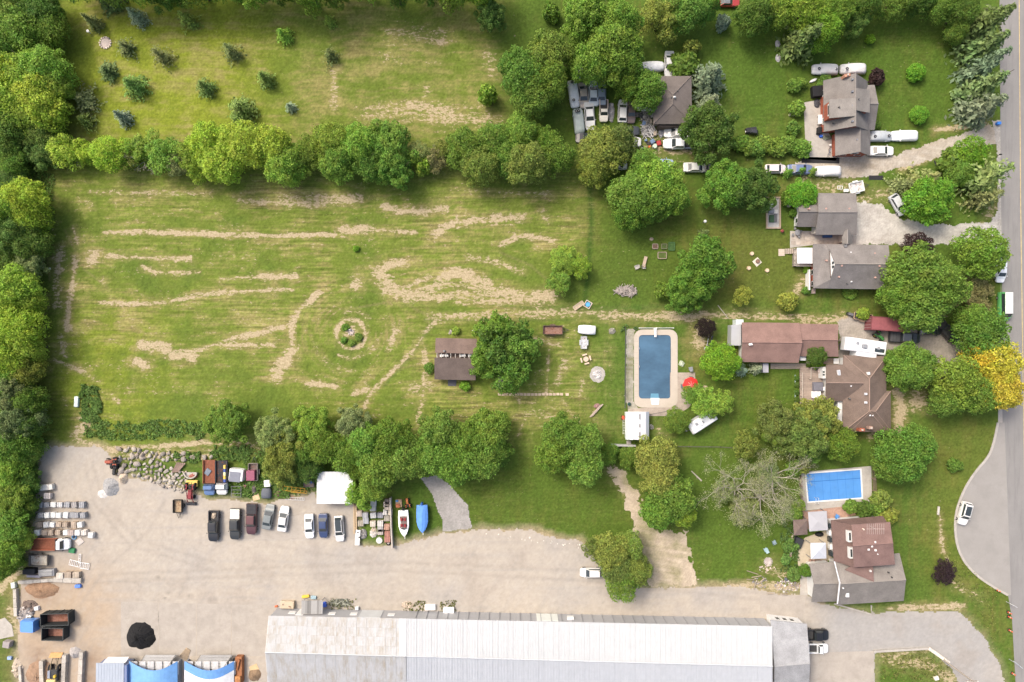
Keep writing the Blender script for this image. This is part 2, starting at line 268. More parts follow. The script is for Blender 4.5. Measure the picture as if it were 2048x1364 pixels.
# ---------------------------------------------------------------- the ground
POOL1 = [(1277,672),(1343,672),(1343,798),(1277,798)]
POOL2 = [(1611.4,947.3),(1720.4,939.1),(1723.6,995.2),(1616.4,1003.2)]
LOT = [(85,893),(200,893),(226,915),(226,948),(330,968),(400,992),(412,1000),(470,1000),(540,1008),(560,1000),(600,995),(632,985),(633,1006),(706,1006),(712,1090),(750,1093),(792,1092),(840,1078),(885,1068),(960,1060),(1060,1060),(1110,1075),(1160,1082),(1185,1110),(1230,1160),(1290,1178),(1400,1174),(1480,1172),(1560,1188),(1612,1190),(1640,1206),(1740,1226),(1840,1224),(1915,1222),(1965,1268),(2000,1330),(2022,1400),(1930,1400),(1905,1340),(1862,1297),(1750,1302),(1748,1420),(38,1420),(36,1215),(44,1170),(75,1155),(58,1100),(72,1010),(80,930)]
STROKES = [ # bare, hay-coloured soil: points, half width, strength
 ([(285,690),(320,690),(345,708),(385,714)],13,1),([(345,708),(400,700),(440,685),(500,668)],7,.8),([(440,690),(520,690),(545,690)],8,.75),([(275,725),(288,728)],12,1),
 ([(555,745),(570,722),(584,698)],18,1.05),([(584,698),(582,655),(598,622),(632,592)],9,.85),([(618,604),(640,584)],11,1),([(582,652),(540,660),(490,675),(440,690)],6,.8),
 ([(612,768),(670,772)],8,.95),([(712,787),(732,777)],10,.9),([(872,637),(822,705),(740,788),(728,815)],6,.7),([(713,564)],17,.95),([(792,660),(782,685)],12,.9),([(775,700)],8,.7),
 ([(758,548),(778,530),(808,524)],10,.95),([(758,545),(775,575),(810,592),(850,580),(890,555),(920,546),(960,564),(1000,585),(1060,597),(1100,592)],19,.84),([(815,590),(880,600),(905,585),(930,582),(960,602),(1040,600)],10,.8),([(800,580),(860,553)],8,.7),([(880,572),(925,568),(985,590)],16,.7),([(850,592),(1000,604)],12,.66),
 ([(935,513),(1010,528),(1045,546)],11,.62),([(872,464),(905,446),(960,440),(1045,434)],12,.95),([(1000,488),(1050,470),(1105,482)],9,.85),([(1080,420),(1100,445)],9,.6),
 ([(770,413),(800,423),(850,422),(888,416)],10,.95),([(685,460),(730,458)],10,.9),([(745,458),(830,465)],7,.75),([(900,380),(1100,388)],6,.5),([(480,400),(560,405),(640,408),(722,398)],10,.78),([(560,395),(720,392)],9,.6),([(210,464),(330,466),(450,468),(560,472),(668,468)],7,.9),([(180,384),(420,390)],6,.58),([(170,400),(185,412)],6,.5),
 ([(186,517)],15,1.05),([(214,512),(270,515),(380,518)],7,.82),([(285,532),(310,545),(400,545)],6,.75),([(147,458),(156,490)],7,.85),([(150,520),(145,570),(138,610),(135,660)],8,.92),([(120,500),(114,560),(116,610)],12,.62),([(520,553),(594,552)],7,1.02),([(440,558),(520,553)],5,.7),([(200,605),(260,608),(330,605),(400,590),(500,582),(585,580)],6,.82),([(205,560),(210,563)],8,.75),([(640,470),(700,470)],5,.5),
 ([(110,718),(190,757)],6,.6),([(120,670),(130,715)],8,.55),([(225,790),(235,805)],8,.55),([(260,790),(270,760)],8,.4),([(180,760),(200,764)],5,.5),
 ([(770,62),(850,76),(885,82)],10,.72),([(790,75),(880,75)],22,.42),([(820,210),(905,226)],16,.68),([(740,222),(980,236)],28,.5),([(667,145),(668,215)],9,.62),([(855,185)],14,.6),([(975,105),(985,150)],14,.55),([(770,115),(800,118)],14,.4),([(855,125),(880,125)],6,.55),
 ([(860,636),(1000,628),(1170,625),(1300,632),(1480,630),(1690,640)],11,.62),([(1200,632),(1420,636)],9,.72),([(1600,645),(1690,634)],12,.7),([(1098,700),(1092,790)],4,.66),([(1132,722),(1115,765)],9,.62),([(848,700),(852,740),(846,790),(836,850)],9,.72),([(830,775),(858,775)],16,.6),([(1125,800),(1150,838)],4,.6),([(1062,680),(1120,690)],7,.6),([(1060,820),(1100,835)],22,.46),([(1165,760),(1160,785)],7,.62),([(1035,790),(1040,812)],8,.5),([(1060,815),(1035,870)],5,.5),
 ([(1800,790),(1800,860)],16,1.0),([(1835,800)],22,.85),([(1740,872),(1770,862)],10,.8),([(1780,1216),(1925,1212)],9,.95),([(1940,1250),(1975,1320)],8,.6),([(1430,1178),(1500,1170),(1600,1176)],10,.8),([(1540,1130),(1560,1150)],14,.55),([(1400,660),(1400,690)],20,.85),([(1320,860)],18,.6),([(1640,330),(1600,365),(1700,372)],18,.62),([(1720,395),(1780,385),(1840,415)],14,.55),([(1870,260),(1975,248)],7,.9),([(1880,310),(1800,338)],6,.8),([(1930,330)],12,.4),([(1960,450),(1985,420)],10,.5),([(1270,290),(1400,300)],22,.6),([(1170,300),(1200,320)],8,.4),([(1590,590),(1605,560)],12,.6),([(1470,1000)],6,.6),
 ([(1780,1320),(1850,1330),(1900,1360)],16,.72),([(1765,1310),(1850,1300)],9,.6),([(150,880),(230,900),(420,885)],9,.85),([(165,830),(175,850),(150,870)],13,.85),([(230,905),(420,915)],16,.62),([(420,885),(520,890)],12,.55),([(960,1068),(1080,1068),(1180,1098)],9,.68),([(880,1075),(950,1062)],7,.7),([(1215,940),(1255,990)],9,.6),([(1880,1030),(1885,1100),(1900,1130)],5,.7),([(1900,1160),(1960,1200)],9,.45),
 ([(0,1180),(40,1140),(55,1150)],10,.8),([(20,1220),(36,1260)],10,.7),([(60,1180),(140,1160)],12,.5)]
def ring(cx, cy, r, n=24): return [(cx+r*math.cos(2*math.pi*i/n), cy+r*math.sin(2*math.pi*i/n)) for i in range(n+1)]
STROKES += [(ring(702,668,29), 6, .95), ([(697,668),(708,664)], 12, .9), (ring(702,668,48)[2:9], 4, .5), (ring(702,668,46)[17:22], 5, .5), (ring(702,668,75)[6:12], 6, .45)]
def ground_colour(X, Y):
    n1 = fbm(X/90, Y/90, 5, 0); n2 = fbm(X/22, Y/22, 4, 2); n3 = fbm(X/7, Y/7, 3, 4)
    lush = np.array((.070,.118,.019)); field = np.array((.130,.168,.028)); dry = np.array((.245,.21,.085)); deep = np.array((.030,.072,.012)); sunny = np.array((.19,.225,.022))
    up = sbox(X, Y, 110, 1010, -60, 330, 70); mid = sbox(X, Y, 70, 1180, 345, 880, 50); yard = sbox(X, Y, 850, 1250, 640, 880, 40)
    lot = sbox(X, Y, 900, 1270, 930, 1070, 30); r = np.hypot(X-702, Y-668); th = np.arctan2(Y-668, X-702)
    col = np.zeros(X.shape+(3,))+lush
    col = mix3(col, field, np.clip(up*.8+mid*.85, 0, 1))
    col = mix3(col, sunny, np.clip(up*sbox(X,Y,100,520,-60,330,90)*.75 + sbox(X,Y,90,330,640,870,60)*.5, 0, 1))  # sunlight on the left side, put into the grass colour
    n1 = n1
    st = np.where((r < 115) & (r > 30), fbm(th*2.5, r/4.5, 3, 5), fbm(X/90, (Y+8*np.sin(X/140)+(n1-.5)*40)/5.0, 3, 5))
    stv = fbm(X/5, Y/120, 3, 6)
    d = (n1-.5)*1.3+(n2-.5)*1.1+(n3-.5)*.45
    dmid = np.clip(.04+d*1.25+(st-.5)*2.0, 0, 1)*mid; dup = np.clip(.10+d*1.2+(st-.5)*1.6+.35*sbox(X,Y,600,1000,40,270,120), 0, 1)*up
    dy = np.clip(.15+d+(stv-.5)*.7, 0, 1)*yard
    col = mix3(col, dry, np.clip(np.maximum(np.maximum(dmid, dup)*.75, dy*.7), 0, 1))
    g = np.clip((.46-n1)*3.5+(.5-n2)*1.5, 0, 1); g = np.clip(g+np.clip((.45-st)*3, 0, 1)*.5, 0, 1); col = mix3(col, lush*.95, g*.6*np.clip(mid+up*.5, 0, 1))
    other = np.clip(1-up-mid-yard, 0, 1)
    od = np.clip(.08+d*1.0+(stv-.5)*1.0, 0, 1)*other; col = mix3(col, np.array((.125,.115,.03)), od*.75)
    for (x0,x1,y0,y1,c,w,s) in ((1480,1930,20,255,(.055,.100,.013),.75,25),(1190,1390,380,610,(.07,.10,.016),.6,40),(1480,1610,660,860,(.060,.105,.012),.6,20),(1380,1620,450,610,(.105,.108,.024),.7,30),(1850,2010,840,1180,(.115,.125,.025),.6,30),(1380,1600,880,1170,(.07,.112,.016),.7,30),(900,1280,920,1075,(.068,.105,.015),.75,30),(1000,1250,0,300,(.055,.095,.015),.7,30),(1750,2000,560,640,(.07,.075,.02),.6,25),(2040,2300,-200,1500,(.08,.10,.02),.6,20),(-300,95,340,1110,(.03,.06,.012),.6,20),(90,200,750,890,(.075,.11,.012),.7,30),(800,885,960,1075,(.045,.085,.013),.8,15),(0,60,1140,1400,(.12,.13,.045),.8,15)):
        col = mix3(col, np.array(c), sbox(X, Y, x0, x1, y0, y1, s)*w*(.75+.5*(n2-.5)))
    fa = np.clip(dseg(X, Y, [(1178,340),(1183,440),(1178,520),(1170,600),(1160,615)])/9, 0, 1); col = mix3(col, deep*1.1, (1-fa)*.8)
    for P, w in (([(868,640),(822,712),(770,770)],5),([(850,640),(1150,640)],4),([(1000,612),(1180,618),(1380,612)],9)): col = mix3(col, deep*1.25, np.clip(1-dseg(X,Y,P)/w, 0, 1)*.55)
    # wheel tracks
    for P in ([(690,620),(800,600),(870,640)],[(1000,505),(1060,530),(1130,590)],[(130,460),(170,540),(215,575)],[(90,470),(100,560)]): col = mix3(col, (.19,.17,.075), np.clip(1-dseg(X,Y,P)/3.5, 0, 1)*.6)
    # trodden soil round the gravel
    lm = inside(X, Y, LOT); e = dseg(X, Y, LOT+[LOT[0]]); w = np.clip(1-e/(10+14*n2), 0, 1)*(.35+.9*np.clip(n2, 0, 1)); col = mix3(col, (.30,.25,.17), np.clip(np.where(lm, 1, w), 0, 1)*np.where(X < 1650, 1, .4))
    soft = np.zeros(X.shape)
    for P, w, s in STROKES:
        xs = [p[0] for p in P]; ys = [p[1] for p in P]; q = (X > min(xs)-45) & (X < max(xs)+45) & (Y > min(ys)-45) & (Y < max(ys)+45)
        if q.any(): soft[q] = np.maximum(soft[q], np.clip(1.35-dseg(X[q], Y[q], P)/(w*1.5)+(n2[q]-.5)*1.4+(st[q]-.5)*1.6, 0, 1)*min(1, s))
    col = mix3(col, (.235,.195,.085), soft*.5)
    col = col*(.84+.32*n3[...,None])*np.random.default_rng(5).uniform(.86, 1.14, X.shape)[...,None]
    bare = np.full(X.shape, -.6)
    for P, w, s in STROKES:
        xs = [p[0] for p in P]; ys = [p[1] for p in P]; q = (X > min(xs)-40) & (X < max(xs)+40) & (Y > min(ys)-40) & (Y < max(ys)+40)
        if q.any():
            x, y = X[q], Y[q]; wob = (fbm(x/16, y/16, 3, 1)-.5)*w*1.3; d_ = dseg(x, y, P)+wob
            v = np.clip(1.22-d_/w*1.0, 0, 1)*s+np.where(d_ < w*1.8, (st[q]-.5)*.9, -.6)
            bare[q] = np.maximum(bare[q], np.clip(v, -.6, 1.3))
    bare = np.maximum(bare, np.clip(.02+(st-.5)*1.1+(n2-.5)*1.1, -.4, .30)*mid)
    bare = np.maximum(bare, np.clip(.0+(stv-.5)*.6+(n2-.5)*1.0, -.4, .28)*yard)
    return col, bare, np.clip((mid*.65+up*.28+yard*.55+other*.2)*np.clip(.55+(n1-.5)*2.2+(n2-.5)*1.2, .1, 1.3), 0, 1)
def set_attrs(me, col, bare=None, dry=None):
    a = me.attributes.new('col', 'FLOAT_COLOR', 'POINT'); c = np.ones((len(me.vertices), 4), np.float32); c[:,:3] = col.reshape(-1, 3); a.data.foreach_set('color', c.ravel())
    if bare is not None:
        for nm, q in (('bare', bare), ('dry', dry)): a = me.attributes.new(nm, 'FLOAT', 'POINT'); a.data.foreach_set('value', q.ravel().astype(np.float32))
def grid_mesh(name, xs, ys, keep=None, z=None):
    nx, ny = len(xs), len(ys); X, Y = np.meshgrid(xs, ys); Z = np.zeros(X.shape) if z is None else z(X, Y)
    v = np.stack([X, Y, Z], -1).reshape(-1, 3); i = np.arange((nx-1)*(ny-1)); r, c = i//(nx-1), i % (nx-1); a = r*nx+c
    f = np.stack([a, a+1, a+nx+1, a+nx], -1)
    if keep is not None:
        cx = (X[:-1,:-1]+X[1:,1:])/2; cy = (Y[:-1,:-1]+Y[1:,1:])/2; f = f[keep(cx, cy).ravel()]
        u, inv = np.unique(f, return_inverse=True); v = v[u]; f = inv.reshape(-1, 4)
    me = bpy.data.meshes.new(name); me.vertices.add(len(v)); me.vertices.foreach_set('co', v.astype(np.float32).ravel())
    me.loops.add(f.size); me.loops.foreach_set('vertex_index', f.astype(np.int32).ravel()); me.polygons.add(len(f))
    me.polygons.foreach_set('loop_start', np.arange(0, f.size, 4, dtype=np.int32)); me.polygons.foreach_set('loop_total', np.full(len(f), 4, np.int32)); me.update(calc_edges=True); me.validate()
    return me, v
far = np.cumsum(np.geomspace(.5, 420, 26))
xs = np.concatenate([-(104+far)[::-1], np.arange(-104, 104.01, .31), 104+far]); ys = np.concatenate([-(71+far)[::-1], np.arange(-71, 71.01, .31), 71+far])
def pool_z(X, Y):
    px, py = X/S+1024, 682-Y/S; g = lambda P, k: [(sum(p[0] for p in P)/4+(x-sum(p[0] for p in P)/4)*k, sum(p[1] for p in P)/4+(y-sum(p[1] for p in P)/4)*k) for x, y in P]
    big = lambda P, e: [(x+(e if x > sum(p[0] for p in P)/4 else -e), y+(e if y > sum(p[1] for p in P)/4 else -e)) for x, y in P]
    return np.where(inside(px, py, big(POOL1, 3)) | inside(px, py, big(POOL2, 1.5)), -2.2, 0.0)
me, v = grid_mesh('ground', xs, ys, z=pool_z)
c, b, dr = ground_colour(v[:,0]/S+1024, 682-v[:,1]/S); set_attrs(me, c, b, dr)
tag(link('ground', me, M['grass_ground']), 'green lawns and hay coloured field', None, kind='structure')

# sheets with a ragged edge (gravel, dirt) -------------------------------------------------
def gravel_sheet(name, poly, z, colour, label, cell=.18, rag=5):
    px = [p[0] for p in poly]; py = [p[1] for p in poly]
    x0, x1 = (min(px)-1024-8)*S, (max(px)-1024+8)*S; y0, y1 = (682-max(py)-8)*S, (682-min(py)+8)*S
    def keep(cx, cy):
        X, Y = cx/S+1024, 682-cy/S; return inside(X+(fbm(X/9, Y/9, 3, 1)-.5)*rag*2.4, Y+(fbm(X/9+40, Y/9, 3, 2)-.5)*rag*2.4, poly)
    me, v = grid_mesh(name, np.arange(x0, x1, cell), np.arange(y0, y1, cell), keep, lambda X, Y: np.full(X.shape, z))
    X, Y = v[:,0]/S+1024, 682-v[:,1]/S; set_attrs(me, colour(X, Y)); return tag(link(name, me, M['gravel']), label, None, kind='structure')
def lot_colour(X, Y):
    n1 = fbm(X/80, Y/80, 5, 1); n2 = fbm(X/14, Y/14, 4, 3); n3 = fbm(X/6, Y/6, 3, 5); st = fbm(X/160, Y/6, 3, 6); sw = fbm((X+Y*.6)/8, (Y-X*.3)/90, 3, 2)
    col = np.zeros(X.shape+(3,))+np.array((.375,.335,.283))
    col = mix3(col, (.315,.295,.272), np.clip((n1-.45)*3, 0, 1)*.8)
    dirt = np.clip(sbox(X, Y, -20, 245, 1150, 1420, 50)*1.1+sbox(X, Y, 90, 200, 1000, 1150, 60)*.35+sbox(X,Y,360,540,1190,1420,40)*.25, 0, 1)*np.clip(.5+(n1-.3)*1.6, 0, 1); col = mix3(col, (.36,.285,.21), np.clip(dirt, 0, 1))
    dk = np.clip(sbox(X,Y,60,110,1160,1200,18)+sbox(X,Y,60,90,1290,1400,15)+sbox(X,Y,165,200,1300,1400,18), 0, 1)*np.clip(n2*1.6, 0, 1); col = mix3(col, (.21,.135,.085), np.clip(dk, 0, 1)*.8)
    col = mix3(col, (.28,.272,.26), np.clip((st-.52)*4, 0, 1)*.30*sbox(X,Y,200,2000,900,1420,40)+np.clip((sw-.55)*4, 0, 1)*.2)
    col = mix3(col, (.395,.36,.315), np.clip((n2-.55)*4, 0, 1)*.35)
    col = mix3(col, (.285,.28,.274), sbox(X, Y, 1640, 2000, 1200, 1420, 40)*.75)
    col = mix3(col, (.30,.27,.235), sbox(X, Y, 660, 840, 1165, 1230, 22)*.5*np.clip(n2*1.8, 0, 1))
    ra = np.hypot(X-255, Y-1070); col = mix3(col, (.29,.265,.235), np.clip((fbm(ra/7, np.arctan2(Y-1070,X-255)*2, 2, 3)-.5)*4, 0, 1)*.25*np.clip(1-ra/220, 0, 1))
    for x, y, r, k in ((316,1155,8,.8),(338,1185,10,.5),(360,1190,12,.5),(380,1192,10,.6),(425,1200,14,.5),(330,1196,5,.8),(270,1165,5,.5),(205,1100,5,.4),(390,1222,5,.6),(290,1242,36,.75),(310,1235,26,.85),(270,1225,22,.5),(330,1255,20,.5),(365,1240,5,.5),(890,1193,6,.6),(1100,1250,20,.3)):
        col = mix3(col, (.10,.09,.085), np.clip(1-np.hypot(X-x, (Y-y)*1.4)/r, 0, 1)*k*np.clip((n3-.3)*3, 0, 1))
    for P_ in ([(200,1150),(420,1140),(800,1125),(1150,1140),(1600,1195),(1800,1215)],[(190,1165),(420,1155),(800,1142),(1150,1160),(1600,1208),(1800,1235)],[(170,930),(190,1010),(260,1090),(420,1140)],[(185,925),(207,1005),(275,1078),(430,1125)],[(480,1010),(540,1090),(700,1115)],[(330,1000),(300,1060),(220,1130),(160,1210)]):
        w_ = np.clip(1-dseg(X, Y, P_)/6, 0, 1); col = mix3(col, (.25,.225,.195), w_*.4*(.3+n2))
    col = mix3(col, (.27,.235,.20), np.clip((fbm(X/45+9, Y/45, 4, 4)-.56)*5, 0, 1)*.35)
    return col*(.90+.20*n3[...,None])*np.random.default_rng(6).uniform(.965, 1.035, X.shape)[...,None]
gravel_sheet('gravel_lot', LOT, .012, lot_colour, 'beige gravel yard and lane in front of the long shed', cell=.26, rag=4)
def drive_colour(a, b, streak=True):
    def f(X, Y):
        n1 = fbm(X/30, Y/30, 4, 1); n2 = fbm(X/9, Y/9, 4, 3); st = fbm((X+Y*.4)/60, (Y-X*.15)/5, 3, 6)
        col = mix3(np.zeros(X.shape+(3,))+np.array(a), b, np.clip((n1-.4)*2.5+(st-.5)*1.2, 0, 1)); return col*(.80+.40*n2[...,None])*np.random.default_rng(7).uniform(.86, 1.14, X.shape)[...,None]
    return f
gravel_sheet('driveway', [(1655,300),(1742,312),(1790,310),(1860,288),(1950,258),(1998,249),(1998,287),(1930,297),(1880,316),(1800,336),(1740,352),(1690,356),(1585,348),(1590,325)], .012, drive_colour((.38,.345,.295),(.31,.265,.205)), 'brownish gravel driveway beside the brick house')
gravel_sheet('driveway', [(1711,403),(1760,408),(1800,436),(1860,450),(1975,447),(1999,418),(1999,484),(1900,487),(1690,490),(1690,470)], .012, drive_colour((.43,.41,.375),(.35,.33,.30)), 'pale grey gravel driveway curving to the road')
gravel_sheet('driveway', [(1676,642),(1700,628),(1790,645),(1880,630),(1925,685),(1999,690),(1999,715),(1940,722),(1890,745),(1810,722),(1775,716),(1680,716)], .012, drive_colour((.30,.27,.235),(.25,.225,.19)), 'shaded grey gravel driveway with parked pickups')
gravel_sheet('gravel_path', [(1213,938),(1240,936),(1268,975),(1290,1035),(1312,1062),(1374,1066),(1380,1120),(1396,1168),(1300,1178),(1262,1100),(1266,1050),(1246,985)], .012, drive_colour((.42,.35,.265),(.26,.235,.14)), 'weedy gravel path widening towards the lane', rag=10)
gravel_sheet('gravel_path', [(842,955),(872,950),(905,975),(935,1012),(944,1056),(886,1064),(884,1040),(862,985)], .012, drive_colour((.30,.285,.27),(.26,.25,.235)), 'short grey gravel path from under the trees', rag=2)
gravel_sheet('road_shoulder', [(1984,240),(2004,240),(2006,520),(1996,520),(1988,480),(1996,445),(1994,300)], .016, drive_colour((.34,.325,.30),(.30,.285,.26)), 'pale gravel shoulder beside the road', rag=2)
gravel_sheet('gravel_pad', [(1253,660),(1270,656),(1268,700),(1266,800),(1280,822),(1258,822),(1250,800)], .012, drive_colour((.33,.31,.265),(.17,.17,.09)), 'weedy pebble strip beside the big pool', rag=2)

# clean-edged sheets -----------------------------------------------------------------------
def sheet(name, poly, z, m, label, th=None, kind='structure', color=None, parent=None, cat=None):
    pts = [U(x, y) for x, y in poly]
    mb = MB()
    if th: mb.prism(pts, z-th, z)
    else:
        tri = tessellate_polygon([[Vector((p.x, p.y, 0)) for p in pts]]); mb.add([(p.x, p.y, z) for p in pts], tri)
    me = mb.mesh(name)
    if not th:
        if me.polygons[0].normal.z < 0: me.flip_normals()
    o = link(name, me, M[m] if isinstance(m, str) else m, parent, color)
    return tag(o, label, cat, kind=kind)
def smooth_pts(P, k=2):
    for _ in range(k):
        Q = [P[0]]
        for a, b in zip(P[:-1], P[1:]): Q += [(a[0]*.75+b[0]*.25, a[1]*.75+b[1]*.25), (a[0]*.25+b[0]*.75, a[1]*.25+b[1]*.75)]
        P = Q+[P[-1]]
    return P
BULGE = smooth_pts([(1997,845),(1990,880),(1980,912),(1950,945),(1926,985),(1911,1030),(1912,1080),(1926,1120),(1955,1152),(1990,1175),(2017,1190)])
sheet('road', [(1997,-300),(2001,300),(2004,560),(2003,700),(2005,845),(2016,1190),(2024,1240),(2034,1420),(2044,1700),(2140,1700),(2112,1190),(2085,560),(2078,-300)], .02, 'asphalt', 'straight grey asphalt road', None)
M['paleconc'] = mat('cul_de_sac_paving', (.265,.253,.238), .9, .07, .3, fine=.05, bump=.1, dirt=((.235,.225,.212), .35, .5, .7))
sheet('turning_bay', BULGE+[(2022,1190),(2009,845)], .026, 'paleconc', 'pale concrete turning bay')
def strip(name, P, w, z, h, m, label, kind='structure', cat=None, color=None, parent=None):  # a raised strip along a polyline (kerb, wall)
    pts = [U(x, y) for x, y in P]; L, Rr = [], []
    for i, p in enumerate(pts):
        t = (pts[min(i+1, len(pts)-1)]-pts[max(i-1, 0)]).normalized(); n = Vector((-t.y, t.x, 0))*w/2; L.append(p+n); Rr.append(p-n)
    mb = MB(); mb.loft([[(l.x,l.y,z),(r.x,r.y,z),(r.x,r.y,z+h),(l.x,l.y,z+h)] for l, r in zip(L, Rr)])
    return tag(mb.obj(name, M[m] if isinstance(m, str) else m, parent, color=color), label, cat, kind=kind)
strip('kerb', [(x-1.5, y) for x, y in BULGE], .42, 0, .13, 'concrete', 'concrete kerb round the turning bay')
M['yellow_line'] = mat('yellow_line', (.50,.38,.17), .8, .25, 2)
strip('road_marking', [(2036,-300),(2041,400),(2046,760),(2052,1150),(2060,1500)], .13, .024, .004, 'yellow_line', 'faded yellow centre line')
sheet('road_edge', [(1996,845),(2006,845),(2004,700),(2002,560)], .012, 'concrete', 'pale concrete road edge')
sheet('patio', [(1607,205),(1650,198),(1655,262),(1676,300),(1672,322),(1612,318),(1610,270)], .03, 'concrete', 'pale concrete patio behind the brick house', .03)
M['slab'] = mat('poured_slab', (.345,.312,.272), .9, .12, .5, fine=.08, dirt=((.295,.265,.228), .6, .5, .7))
for i, (x0, x1) in enumerate(((242,316),(318,392),(394,462),(464,538))):
    sheet('concrete_slab', [(x0,1203+i*2),(x1,1205+i*2),(x1,1312),(x0,1312)], .024, 'slab', ('pale concrete slab in the yard, %s from the dirt' % ORD[i]))
sheet('concrete_slab', [(1520,1190),(1612,1192),(1606,1238),(1520,1232)], .024, 'slab', 'pale concrete apron by the annex door')
sheet('concrete_slab', [(632,1008),(706,1008),(708,1078),(480,1078),(478,1048),(600,1030)], .02, 'slab', 'cracked concrete strip under the parked saloons')
sheet('asphalt_apron', [(1622,1305),(1748,1302),(1748,1420),(1622,1420)], .02, M['slab'], 'worn asphalt apron beyond the shed annex')
sheet('pool_patio', [(1340,745),(1390,745),(1392,790),(1378,815),(1350,832),(1256,832),(1256,818),(1340,812)], .03, mat('old_paving', (.34,.29,.245), .9, .15, 1.2, fine=.15), 'weathered brown paving beside the big pool', .03)
# ---------------------------------------------------------------- trees
def quads_mesh(name, C, Nn, sz, asp, rng):
    n = len(C); up = rng.normal(size=(n,3)); t = np.cross(Nn, up); t /= np.linalg.norm(t, axis=1)[:,None]+1e-9; b = np.cross(Nn, t)
    s = sz[:,None]; bend = Nn*s*.22
    v = np.stack([C-t*s*asp, C-b*s*.62+bend, C+t*s*asp, C+b*s*.62+bend], 1).reshape(-1, 3)
    me = bpy.data.meshes.new(name); me.vertices.add(4*n); me.vertices.foreach_set('co', v.astype(np.float32).ravel())
    i = np.arange(n)*4; f = np.stack([i,i+1,i+2,i,i+2,i+3], -1).astype(np.int32)
    me.loops.add(f.size); me.loops.foreach_set('vertex_index', f.ravel()); me.polygons.add(2*n)
    me.polygons.foreach_set('loop_start', np.arange(0, f.size, 3, dtype=np.int32)); me.polygons.foreach_set('loop_total', np.full(2*n, 3, np.int32)); me.update(calc_edges=True)
    return me
def crown_mesh(name, seed, lobes, n, leaf, flat=.85, spread=.62, lr=(.24,.42), rag=.25, fill=.12):
    rng = np.random.default_rng(seed); cs, rs = [(0,0,flat*.45)], [.55]
    for i in range(lobes):
        a = i*2.39996+rng.uniform(-.4,.4); u = (i+.5)/lobes; zz = 1-u*1.25; rr = math.sqrt(max(0, 1-zz*zz)); k = spread*rng.uniform(1-rag, 1+rag)
        cs.append((math.cos(a)*rr*k, math.sin(a)*rr*k, zz*k*flat+flat*.42)); rs.append(rng.uniform(*lr)*(1.1-.25*u))
    for i in range(int(lobes*.5) if rag > .1 else 0):
        a = rng.uniform(0, 6.28); zz = rng.uniform(-.15, .9); rr = math.sqrt(1-zz*zz); k = spread*rng.uniform(1.25, 1.62)
        cs.append((math.cos(a)*rr*k, math.sin(a)*rr*k, zz*k*flat+flat*.42)); rs.append(rng.uniform(.09, .19)*(1+rag))
    cs, rs = np.array(cs), np.array(rs); w = rs**2; idx = rng.choice(len(cs), n, p=w/w.sum())
    d = rng.normal(size=(n,3)); d /= np.linalg.norm(d, axis=1)[:,None]; d[:,2] = np.where((d[:,2] < -.25) & (rng.random(n) < .75), -d[:,2], d[:,2])
    rad = 1-np.abs(rng.normal(0, .15, n)); rad = np.where(rng.random(n) < .14, rng.uniform(1, 1.28, n), rad); rad = np.where(rng.random(n) < fill, rng.uniform(.2, .9, n), rad)
    P = cs[idx]+d*(rs[idx]*rad)[:,None]
    deep = np.zeros(n, bool)
    for c, r in zip(cs, rs): deep |= (np.linalg.norm(P-c, axis=1) < r*.72)
    keep = ~deep | (rng.random(n) < .12); P, d = P[keep], d[keep]
    Nn = d*.4+rng.normal(size=P.shape)*.42+np.array((0,0,.85)); Nn /= np.linalg.norm(Nn, axis=1)[:,None]
    return quads_mesh(name, P, Nn, leaf*rng.uniform(.6, 1.35, len(P)), rng.uniform(.8, 1.15, len(P))[:,None], rng)
def conifer_mesh(name, seed, levels=15, per=9, r0=.32, leaf=.05, droop=.35, n=13, rag=.2, top=1.0):
    rng = np.random.default_rng(seed); P, Nn, sz = [], [], []
    for l in range(levels):
        u = l/levels; z = .06+.92*u; r = r0*((1-u)**.85)*top+.012; k = max(4, int(per*(1-u*.5)))
        for j in range(k):
            a = 2*math.pi*j/k+rng.uniform(0, 1)+l*.7; rr = r*rng.uniform(1-rag, 1+rag); m = max(4, int(n*(.35+.65*(1-u))))
            for q in range(m):
                t = (q+rng.random())/m; w = .16*rr*(1.15-t)*rng.normal(); x = rr*t
                P.append((math.cos(a)*x-math.sin(a)*w, math.sin(a)*x+math.cos(a)*w, z-droop*rr*t*t+rng.normal()*.006)); Nn.append((math.cos(a)*.25+rng.normal()*.5, math.sin(a)*.25+rng.normal()*.5, .8)); sz.append(leaf*rng.uniform(.6,1.2)*(1.1-.5*t)*(.5+.5*(1-u)))
    P, Nn, sz = np.array(P), np.array(Nn), np.array(sz); Nn /= np.linalg.norm(Nn, axis=1)[:,None]
    return quads_mesh(name, P, Nn, sz, np.full((len(P),1), 1.3), rng)
CROWNS = [crown_mesh('crown', 10+i, 26+4*(i % 4), (19000, 12500, 16000)[i % 3], .040, flat=.8+.07*(i % 3), rag=.22+.05*(i % 3), lr=(.22+.02*(i % 3), .40)) for i in range(8)]
FINE = [crown_mesh('crown', 40+i, 46, 19000, .036, flat=.8, spread=.68, lr=(.14,.26), rag=.18) for i in range(4)]       # many small lobes
LOOSE = [crown_mesh('crown', 60+i, 24, 7000, .048, flat=.8, spread=.66, lr=(.18,.34), rag=.4, fill=.35) for i in range(4)]  # open crowns
ROUND = [crown_mesh('crown', 70+i, 60, 9000, .052, flat=.85, spread=.72, lr=(.2,.27), rag=.05) for i in range(2)]
BUSH = [crown_mesh('crown', 80+i, 12, 2000, .13, flat=.75, spread=.6, lr=(.28,.45), rag=.3) for i in range(5)]
CONES = [conifer_mesh('crown', 90+i, r0=.30+.03*i) for i in range(4)]
DENSE = [conifer_mesh('crown', 100+i, 15, 10, .30, .05, .3, 13, .3) for i in range(3)]
